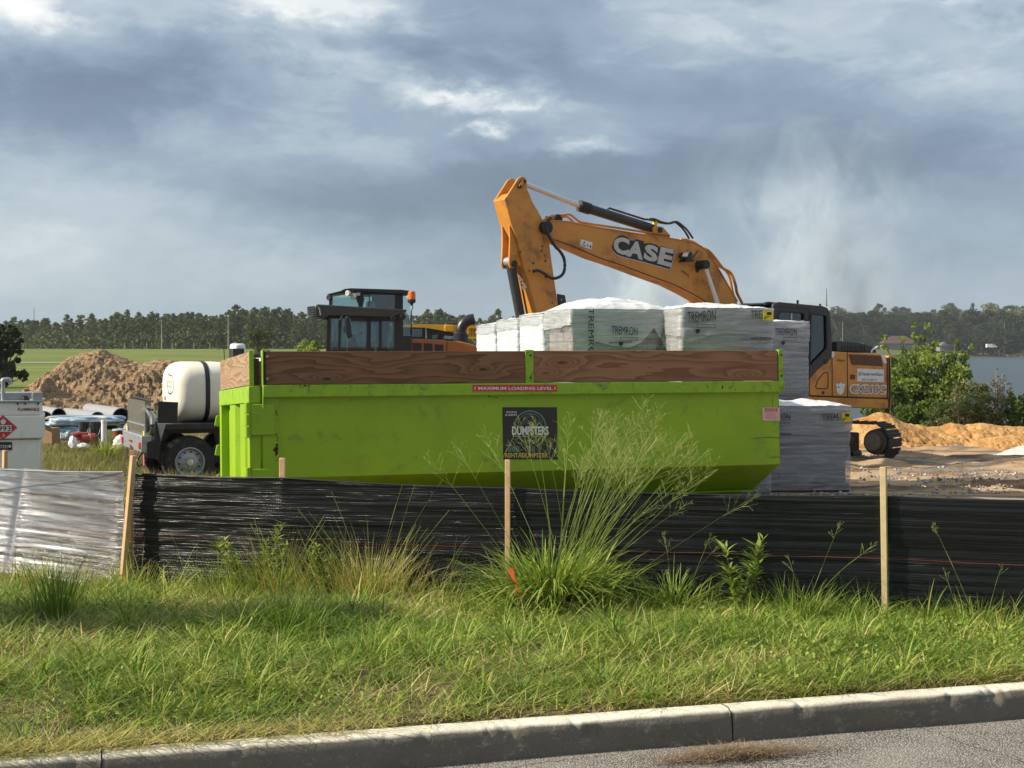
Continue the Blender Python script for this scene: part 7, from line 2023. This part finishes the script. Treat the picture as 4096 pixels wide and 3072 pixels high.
# a few far silhouettes
def sil(px, top, d, label, kind, s=1.0, sz=1.0):
    x = (px - 2048) / FPX * d; g = H1(x, d, False); h = 1.65 + (1385 - top) / FPX * d - g
    place_tree(kind, 'tall_tree', label, 'tree', x, d, g, h / 14 * s, 1.0, sz=sz / s)
sil(3888, 1206, 1150, 'narrow dark cypress like tree standing out on the skyline of the far hill', oaks[2], .40, 1.0)
sil(3535, 1226, 1150, 'small umbrella shaped tree on the skyline left of the middle of the far hill', oaks[2], .7, 1.0)
sil(3800, 1210, 1180, 'flat topped tree on the skyline of the far hill left of the narrow one', oaks[1], .8)
sil(3615, 1224, 1160, 'rounded tree on the skyline above the brown roof', oaks[3], 1.0)
sil(3950, 1205, 1180, 'broad sunlit tree on the hill crest near the right edge', light[1], 1.1)

def near_bush(name, label, cat_, px, top, base, d, wide, m, nclump, leaf, per, tint, flat=1.0, sprigs=()):
    x = (px - 2048) / FPX * d; zt = 1.65 + (1385 - top) / FPX * d; zb = 1.65 + (1385 - base) / FPX * d; g = min(H1(x, d), zb); h = zt - g
    t = thing(name, label, cat_, (x, d, g))
    cl = []; limbs = []
    for i in range(nclump):
        a = rng.uniform(0, 6.28); tt = rng.uniform(.12, .93); env = math.sin(math.pi * min(.97, .25 + .66 * tt)) ** .55
        r = wide * env * math.sqrt(rng.uniform(0, 1)); c = np.array([math.cos(a) * r, math.sin(a) * r * .8, h * tt])
        cl.append((tuple(c), wide * .20 * rng.uniform(.6, 1.3)))
        if i % 2 == 0: limbs.append(([(0, 0, 0), (c[0] * .4, c[1] * .4, c[2] * .6), tuple(c)], [.05, .03, .01]))
    for sx, stop in sprigs:
        xx = (sx - 2048) / FPX * d - x; zz = 1.65 + (1385 - stop) / FPX * d - g
        for k in range(9):
            f = 1 - k * .085; cl.append(((xx * (.6 + .4 * f) + rng.normal(0, .05), rng.normal(0, .1), zz * f), wide * (.075 + .020 * k)))
        limbs.append(([(0, 0, h * .3), (xx * .6, 0, zz * .6), (xx, 0, zz)], [.04, .03, .01]))
    P, S, T = clump_cloud(cl, per, leaf, tint, .85, .2)
    V, Q, T = leaves(P, S, T, .75)
    np_mesh('crown', V, Q, m, t, attrs={'tint': T})
    o = bpy.data.objects.new('trunk', trunk_mesh(limbs, 'pale_bark' if m == 'grey_leaf' else 'bark')); COL.objects.link(o); o.parent = t
    return t
near_bush('young_tree', 'big leafy light green young tree between the excavator and the lake', 'tree', 3690, 1370, 1830, 49, 1.55, 'bush_leaf', 110, .125, 800, .58, sprigs=((3655, 1298), (3700, 1302), (3742, 1330), (3535, 1350), (3842, 1374), (3885, 1388), (3610, 1362), (3800, 1420), (3860, 1440)))
near_bush('shrub', 'dark green shrub filling the foot of the young tree behind the sand heap', 'shrub', 3560, 1520, 1830, 47.5, .85, 'bush_leaf', 60, .11, 1500, .22)
near_bush('shrub', 'dense mid green shrub behind the low middle of the sand ridge', 'shrub', 3700, 1600, 1830, 44.5, 1.0, 'bush_leaf', 70, .11, 1500, .25)
near_bush('shrub', 'rounded olive green shrub by the lake right of the young tree', 'shrub', 3888, 1510, 1830, 43.2, .85, 'olive_leaf', 70, .07, 1700, .62)
near_bush('shrub', 'low olive shrub on the ridge below the rounded one', 'shrub', 3830, 1615, 1830, 42.6, .8, 'olive_leaf', 60, .07, 1700, .5)
near_bush('bare_tree', 'thin grey twiggy tree with few leaves against the lake', 'tree', 3998, 1482, 1840, 43.6, .5, 'grey_leaf', 60, .05, 2400, .7, sprigs=((3985, 1478), (4010, 1500)))
near_bush('shrub', 'dark shrub at the right edge behind the sand ridge', 'shrub', 4070, 1570, 1840, 43.6, .75, 'bush_leaf', 60, .09, 1800, .28)
near_bush('shrub', 'brownish green shrub between the grey tree and the sand ridge', 'shrub', 3975, 1640, 1840, 42.6, .7, 'olive_leaf', 60, .07, 1700, .45)
near_bush('shrub', 'green shrub beyond the right edge at the end of the ridge', 'shrub', 4170, 1590, 1840, 46, .9, 'bush_leaf', 60, .1, 1500, .3)
near_bush('dark_tree', 'dark rounded tree at the left edge beside the mulch heap', 'tree', 10, 1290, 1560, 74, 1.05, 'oak_leaf', 80, .15, 1400, .35)
near_bush('moss_tree', 'ragged brownish tree draped in moss behind the dumpster post', 'tree', 1040, 1296, 1440, 135, 1.35, 'olive_leaf', 60, .14, 500, .25)
near_bush('shrub', 'yellow green shrub just left of the nearer loader cab', 'shrub', 1250, 1352, 1440, 70, .85, 'bush_leaf', 50, .11, 1200, .68)
near_bush('shrub', 'small pale shrub at the foot of the loader cab', 'shrub', 1200, 1375, 1440, 72, .5, 'bush_leaf', 30, .1, 1200, .6)

def palm(name, label, px, top, base, d, frond, n, trunk=True, pale=False):
    x = (px - 2048) / FPX * d; zt = 1.65 + (1385 - top) / FPX * d; g = min(H1(x, d, False), 1.65 + (1385 - base) / FPX * d); h = zt - g
    t = thing(name, label, 'palm', (x, d, g))
    MB().tube([(0, 0, 0), (.05 * h, 0, h * .5), (.02 * h, 0, h)], [.03 * h, .022 * h, .02 * h] if h < 4 else [.22, .17, .14], 8).build('trunk', 'pale_bark' if pale else 'bark', t)
    parts = []
    for i in range(n):
        a = 2 * math.pi * i / n + rng.uniform(-.3, .3); up = rng.uniform(-.2, .9)
        k = 26; tt = np.linspace(.1, 1, k); ln = frond * rng.uniform(.8, 1.15)
        px_ = .02 * h + math.cos(a) * ln * tt; py_ = math.sin(a) * ln * tt; pz_ = h + ln * (up * tt - (.45 + .5 * up) * tt ** 2 * 1.3)
        for s_ in (-1, 1):
            P = np.stack([px_, py_, pz_], -1)
            az_ = np.full(k, a + s_ * 1.0)
            parts.append(blades(P, ln * .32 * np.sin(np.pi * np.clip(tt, .1, .95)) + .03, np.full(k, ln * .035), az_, np.full(k, .9), np.full(k, .45), np.clip(rng.normal(.4, .2, k), 0, 1), 2))
    V, Q, T = cat(parts); np_mesh('crown', V, Q, 'palm_leaf', t, attrs={'tint': T})
palm('small_palm', 'small drooping palm on the field behind the water tank', 893, 1388, 1425, 110, .55, 13)
palm('palmetto', 'palmetto with stiff fan fronds among the lakeside shrubs', 3830, 1620, 1800, 42.2, .95, 16)
palm('palmetto', 'pale green palmetto fronds behind the rounded olive shrub', 3935, 1590, 1800, 42.4, .9, 14)
palm('tall_palm', 'tall slim palm on the far lake shore near the right edge', 4012, 1285, 1400, 735, 3.4, 14, pale=True)

# ------------------------------------------------------------------ far buildings, poles, signs
def far_things():
    def base(px, d): x = (px - 2048) / FPX * d; return x, H1(x, d, False)
    d = 735; x, g = base(3600, d); zt = 1.65 + 42 / FPX * d; g = 1.65 - 12 / FPX * d
    t = thing('lake_house', 'low house with a brown hipped roof on the far shore above the young tree', 'house', (x, d, g))
    ze = 1.65 + 12 / FPX * d - g
    MB().box(-8, 8, 0, 9, -1, ze).build('wall', 'blue_vehicle', t)
    MB().add([(-9, -1, ze - .1), (9, -1, ze - .1), (9, 10, ze - .1), (-9, 10, ze - .1), (-3, 4.5, zt - g), (3.5, 4.5, zt - g)], [(0, 1, 5, 4), (1, 2, 5), (2, 3, 4, 5), (3, 0, 4), (0, 3, 2, 1)]).build('roof', 'roof', t)
    for k in range(3): MB().box(-6 + k * 4.5, -4 + k * 4.5, -.06, -.01, .6, 2.0).build('window', 'glass', t)
    d = 738; x, _ = base(3842, d); z0 = 1.65 + 12 / FPX * d
    t = thing('white_house', 'small white gabled house among the dark trees on the far shore', 'house', (x, d, z0 - 4))
    MB().prism([(-2.6, 0), (2.6, 0), (2.6, 3.4), (0, 5), (-2.6, 3.4)], 0, 7).build('wall', 'silver', t)
    MB().prism([(-3, 3.25), (0, 5.1), (3, 3.25), (3, 3.45), (0, 5.35), (-3, 3.45)], -.4, 7.4).build('roof', 'steel', t)
    d = 737; x, _ = base(3800, d); 
    t = thing('pale_roofed_house', 'house with a pale grey roof half hidden by trees on the far shore', 'house', (x, d, z0 - 4))
    MB().box(-5, 5, 0, 7, 0, 2.6).build('wall', 'blue_vehicle', t); MB().prism([(-5.6, 2.5), (5.6, 2.5), (2.5, 4.6), (-2.5, 4.6)], -.5, 7.5).build('roof', 'steel', t)
    d = 728; x, _ = base(3968, d)
    t = thing('white_van', 'white van parked near the tall palm on the far shore', 'van', (x, d, 1.65 - 7 / FPX * d - .1))
    MB().prism([(-2.6, .35), (2.4, .35), (2.4, 1.1), (1.8, 1.3), (1.2, 2.1), (-2.5, 2.1), (-2.6, 1.9)], 0, 1.9).build('body', 'white', t, bevel=.06)
    for xx in (-1.7, 1.5): MB().cyl((xx, -.02, .35), (xx, .2, .35), .35, n=16).build('wheel', 'rubber', t)
    MB().prism([(1.15, 1.3), (1.7, 1.3), (1.2, 1.95), (.3, 1.95), (.3, 1.3)], -.02, .0).build('window', 'glass', t)
    d = 722; x, _ = base(3700, d)
    V = [(x - 9, d - 3, 1.65 - 33 / FPX * d), (x + 10, d - 3, 1.65 - 33 / FPX * d), (x + 8, d + 4, 1.65 - 22 / FPX * d), (x - 6, d + 4, 1.65 - 22 / FPX * d)]
    # dock
    d = 712; x, _ = base(4070, d); t = thing('dock', 'low wooden dock on the far shore at the right edge', 'dock', (x, d, LAKE_Z))
    MB().box(-5, 14, 0, 2, .75, .95).build('dock_deck', 'pole_wood', t)
    for k in range(6): MB().cyl((-4.6 + k * 3.2, .1, -1), (-4.6 + k * 3.2, .1, 1.0), .14, n=8).build('pile', 'pole_wood', t)
    # white building above the pines
    d = 478; x, g = base(985, d); zt = 1.65 + 146 / FPX * d
    t = thing('white_building', 'white building showing above the pines left of the loaders', 'building', (x, d, g))
    MB().box(-2.4, 1.4, 0, 6, 0, zt - g - .5).build('wall', 'white', t); MB().box(-2.7, 1.7, -.3, 6.3, zt - g - .5, zt - g).build('roof', 'white', t)
    MB().box(1.4, 4.2, 1, 5, 0, zt - g - 1.9).build('side_wing', 'white', t)
    MB().box(-1.6, .6, -.05, -.01, zt - g - 2.2, zt - g - 1.2).build('window', 'print_grey', t)
    for px, top, bot, d, lab in ((648, 1283, 1397, 396, 'pale lamp post at the edge of the pines above the mulch heap'), (914, 1275, 1392, 394, 'thin pole before the pines above the water tank'), (3370, 1288, 1360, 700, 'pale pole before the dark trees behind the excavator cab')):
        x, g = base(px, d); zt = 1.65 + (1385 - top) / FPX * d; g = min(g, 1.65 + (1385 - bot) / FPX * d)
        t = thing('lamp_post', lab, 'lamp post', (x, d, g), group='poles far off')
        MB().cyl((0, 0, 0), (0, 0, zt - g), .17, .10, 8).build('post', 'pole_wood', t); MB().box(-.5, .12, -.12, .12, zt - g - .1, zt - g + .05).build('lamp_head', 'steel', t)
    d = 480; x, g = base(138, d); zt = 1.65 + (1385 - 1231) / FPX * d
    t = thing('radio_mast', 'thin dark radio mast above the pines at the left', 'mast', (x, d, g)); mb = MB(); mb.cyl((0, 0, 0), (0, 0, zt - g), .16, .05, 6)
    for k in range(4): mb.bar((-.3, 0, zt - g - .4 - k * 1.0), (.3, 0, zt - g - .4 - k * 1.0), .05, .05)
    mb.build('mast_pole', 'black', t)
    d = 398; x, g = base(530, d); t = thing('road_sign', 'tiny red sign with a bright spot before the pines', 'sign', (x, d, g)); MB().cyl((0, 0, 0), (0, 0, 1.9), .05, n=6).build('post', 'steel', t)
    MB().cyl((0, -.06, 2.0), (0, 0, 2.0), .24, n=8).build('sign_face', 'print_red', t); MB().cyl((-.05, -.08, 2.0), (-.05, -.061, 2.0), .1, n=8).build('bright_spot', 'print_white', t)
    for px in (588, 690, 776, 840, 500, 1200):
        d = 396; x, g = base(px, d); t = thing('fence_post', 'small pale fence post at the foot of the pines', 'post', (x, d, g), group='fence posts along the field'); MB().cyl((0, 0, 0), (0, 0, 1.7), .10, n=6).build('post', 'pole_wood', t)
    # leaning stick by the palm
far_things()
# dry stalks on the bank behind the fence
def stalks(px, py, d, lab):
    g = at(px, py, d); z = H1(g.x, g.y); t = thing('dry_stalks', lab, 'weed', (g.x, g.y, z))
    V, Q, T = seed_stems(g.x, g.y, [(0, .30, .1, .02, .1, 3), (.3, .26, .3, .02, .1, 3), (3.0, .24, .35, .02, .08, 2), (.1, .2, .6, .02, .05, 0)], .006, (.6, 1))
    stuff(np_mesh('stalk', V - np.array([g.x, g.y, z]), Q, 'culm', t, attrs={'tint': T}))
stalks(3806, 1992, 15.6, 'few dry pale stalks on the soil behind the fence at the right')

# ------------------------------------------------------------------ smoke and air
def make_smoke():
    d = 1450
    m = bpy.data.materials.new('smoke'); m.use_nodes = True; t = NT(m.node_tree); t.n.clear()
    co = t.new('ShaderNodeTexCoord').outputs['Object']
    sp = t.new('ShaderNodeSeparateXYZ'); t.l.new(co, sp.inputs[0])
    wv = t.noise(co, .012, 4, .6, 0, True); ws = t.new('ShaderNodeSeparateXYZ'); t.l.new(wv, ws.inputs[0])
    # plume axis rises and leans; wisps thin out with height
    z = sp.outputs[2]
    cx = t.m('ADD', t.m('MULTIPLY', z, -.28), t.m('MULTIPLY', t.m('SUBTRACT', ws.outputs[0], .5), 130.0))
    wd = t.m('ADD', 24.0, t.m('MULTIPLY', z, .36))
    q = t.m('DIVIDE', t.m('SUBTRACT', sp.outputs[0], cx), wd); qy = t.m('DIVIDE', sp.outputs[1], 60.0)
    fall = t.m('EXPONENT', t.m('MULTIPLY', t.m('ADD', t.m('MULTIPLY', q, q), t.m('MULTIPLY', qy, qy)), -1.3))
    nz = t.step(t.noise(t.scale(co, (1, 1, .7)), .026, 6, .62, .7), .42, .66)
    hz = t.step(z, 20, 190, 1.0, .04)
    den = t.m('MULTIPLY', t.m('MULTIPLY', fall, nz), t.m('MULTIPLY', hz, .105))
    pv = t.new('ShaderNodeVolumePrincipled'); t.l.new(den, pv.inputs['Density']); pv.inputs['Color'].default_value = (.80, .90, 1.0, 1); pv.inputs['Anisotropy'].default_value = .0
    o = t.new('ShaderNodeOutputMaterial'); t.l.new(pv.outputs[0], o.inputs['Volume'])
    for name, px, s in (('smoke', 3430, 1.0), ('smoke', 2690, .62)):
        x = (px - 2048) / FPX * d
        ob = MB().box(-170, 120, -80, 80, 0, 215).build(name, m); ob.location = (x, d, 6); ob.scale = (s, 1, s); stuff(ob)
make_smoke()
def make_haze():
    m = bpy.data.materials.new('haze'); m.use_nodes = True; t = NT(m.node_tree); t.n.clear()
    pv = t.new('ShaderNodeVolumePrincipled'); pv.inputs['Density'].default_value = .00013; pv.inputs['Color'].default_value = (.80, .88, .97, 1); pv.inputs['Anisotropy'].default_value = .2
    o = t.new('ShaderNodeOutputMaterial'); t.l.new(pv.outputs[0], o.inputs['Volume'])
    ob = MB().box(-1000, 1000, -40, 1330, -6.5, 60).build('haze', m); stuff(ob)
make_haze()
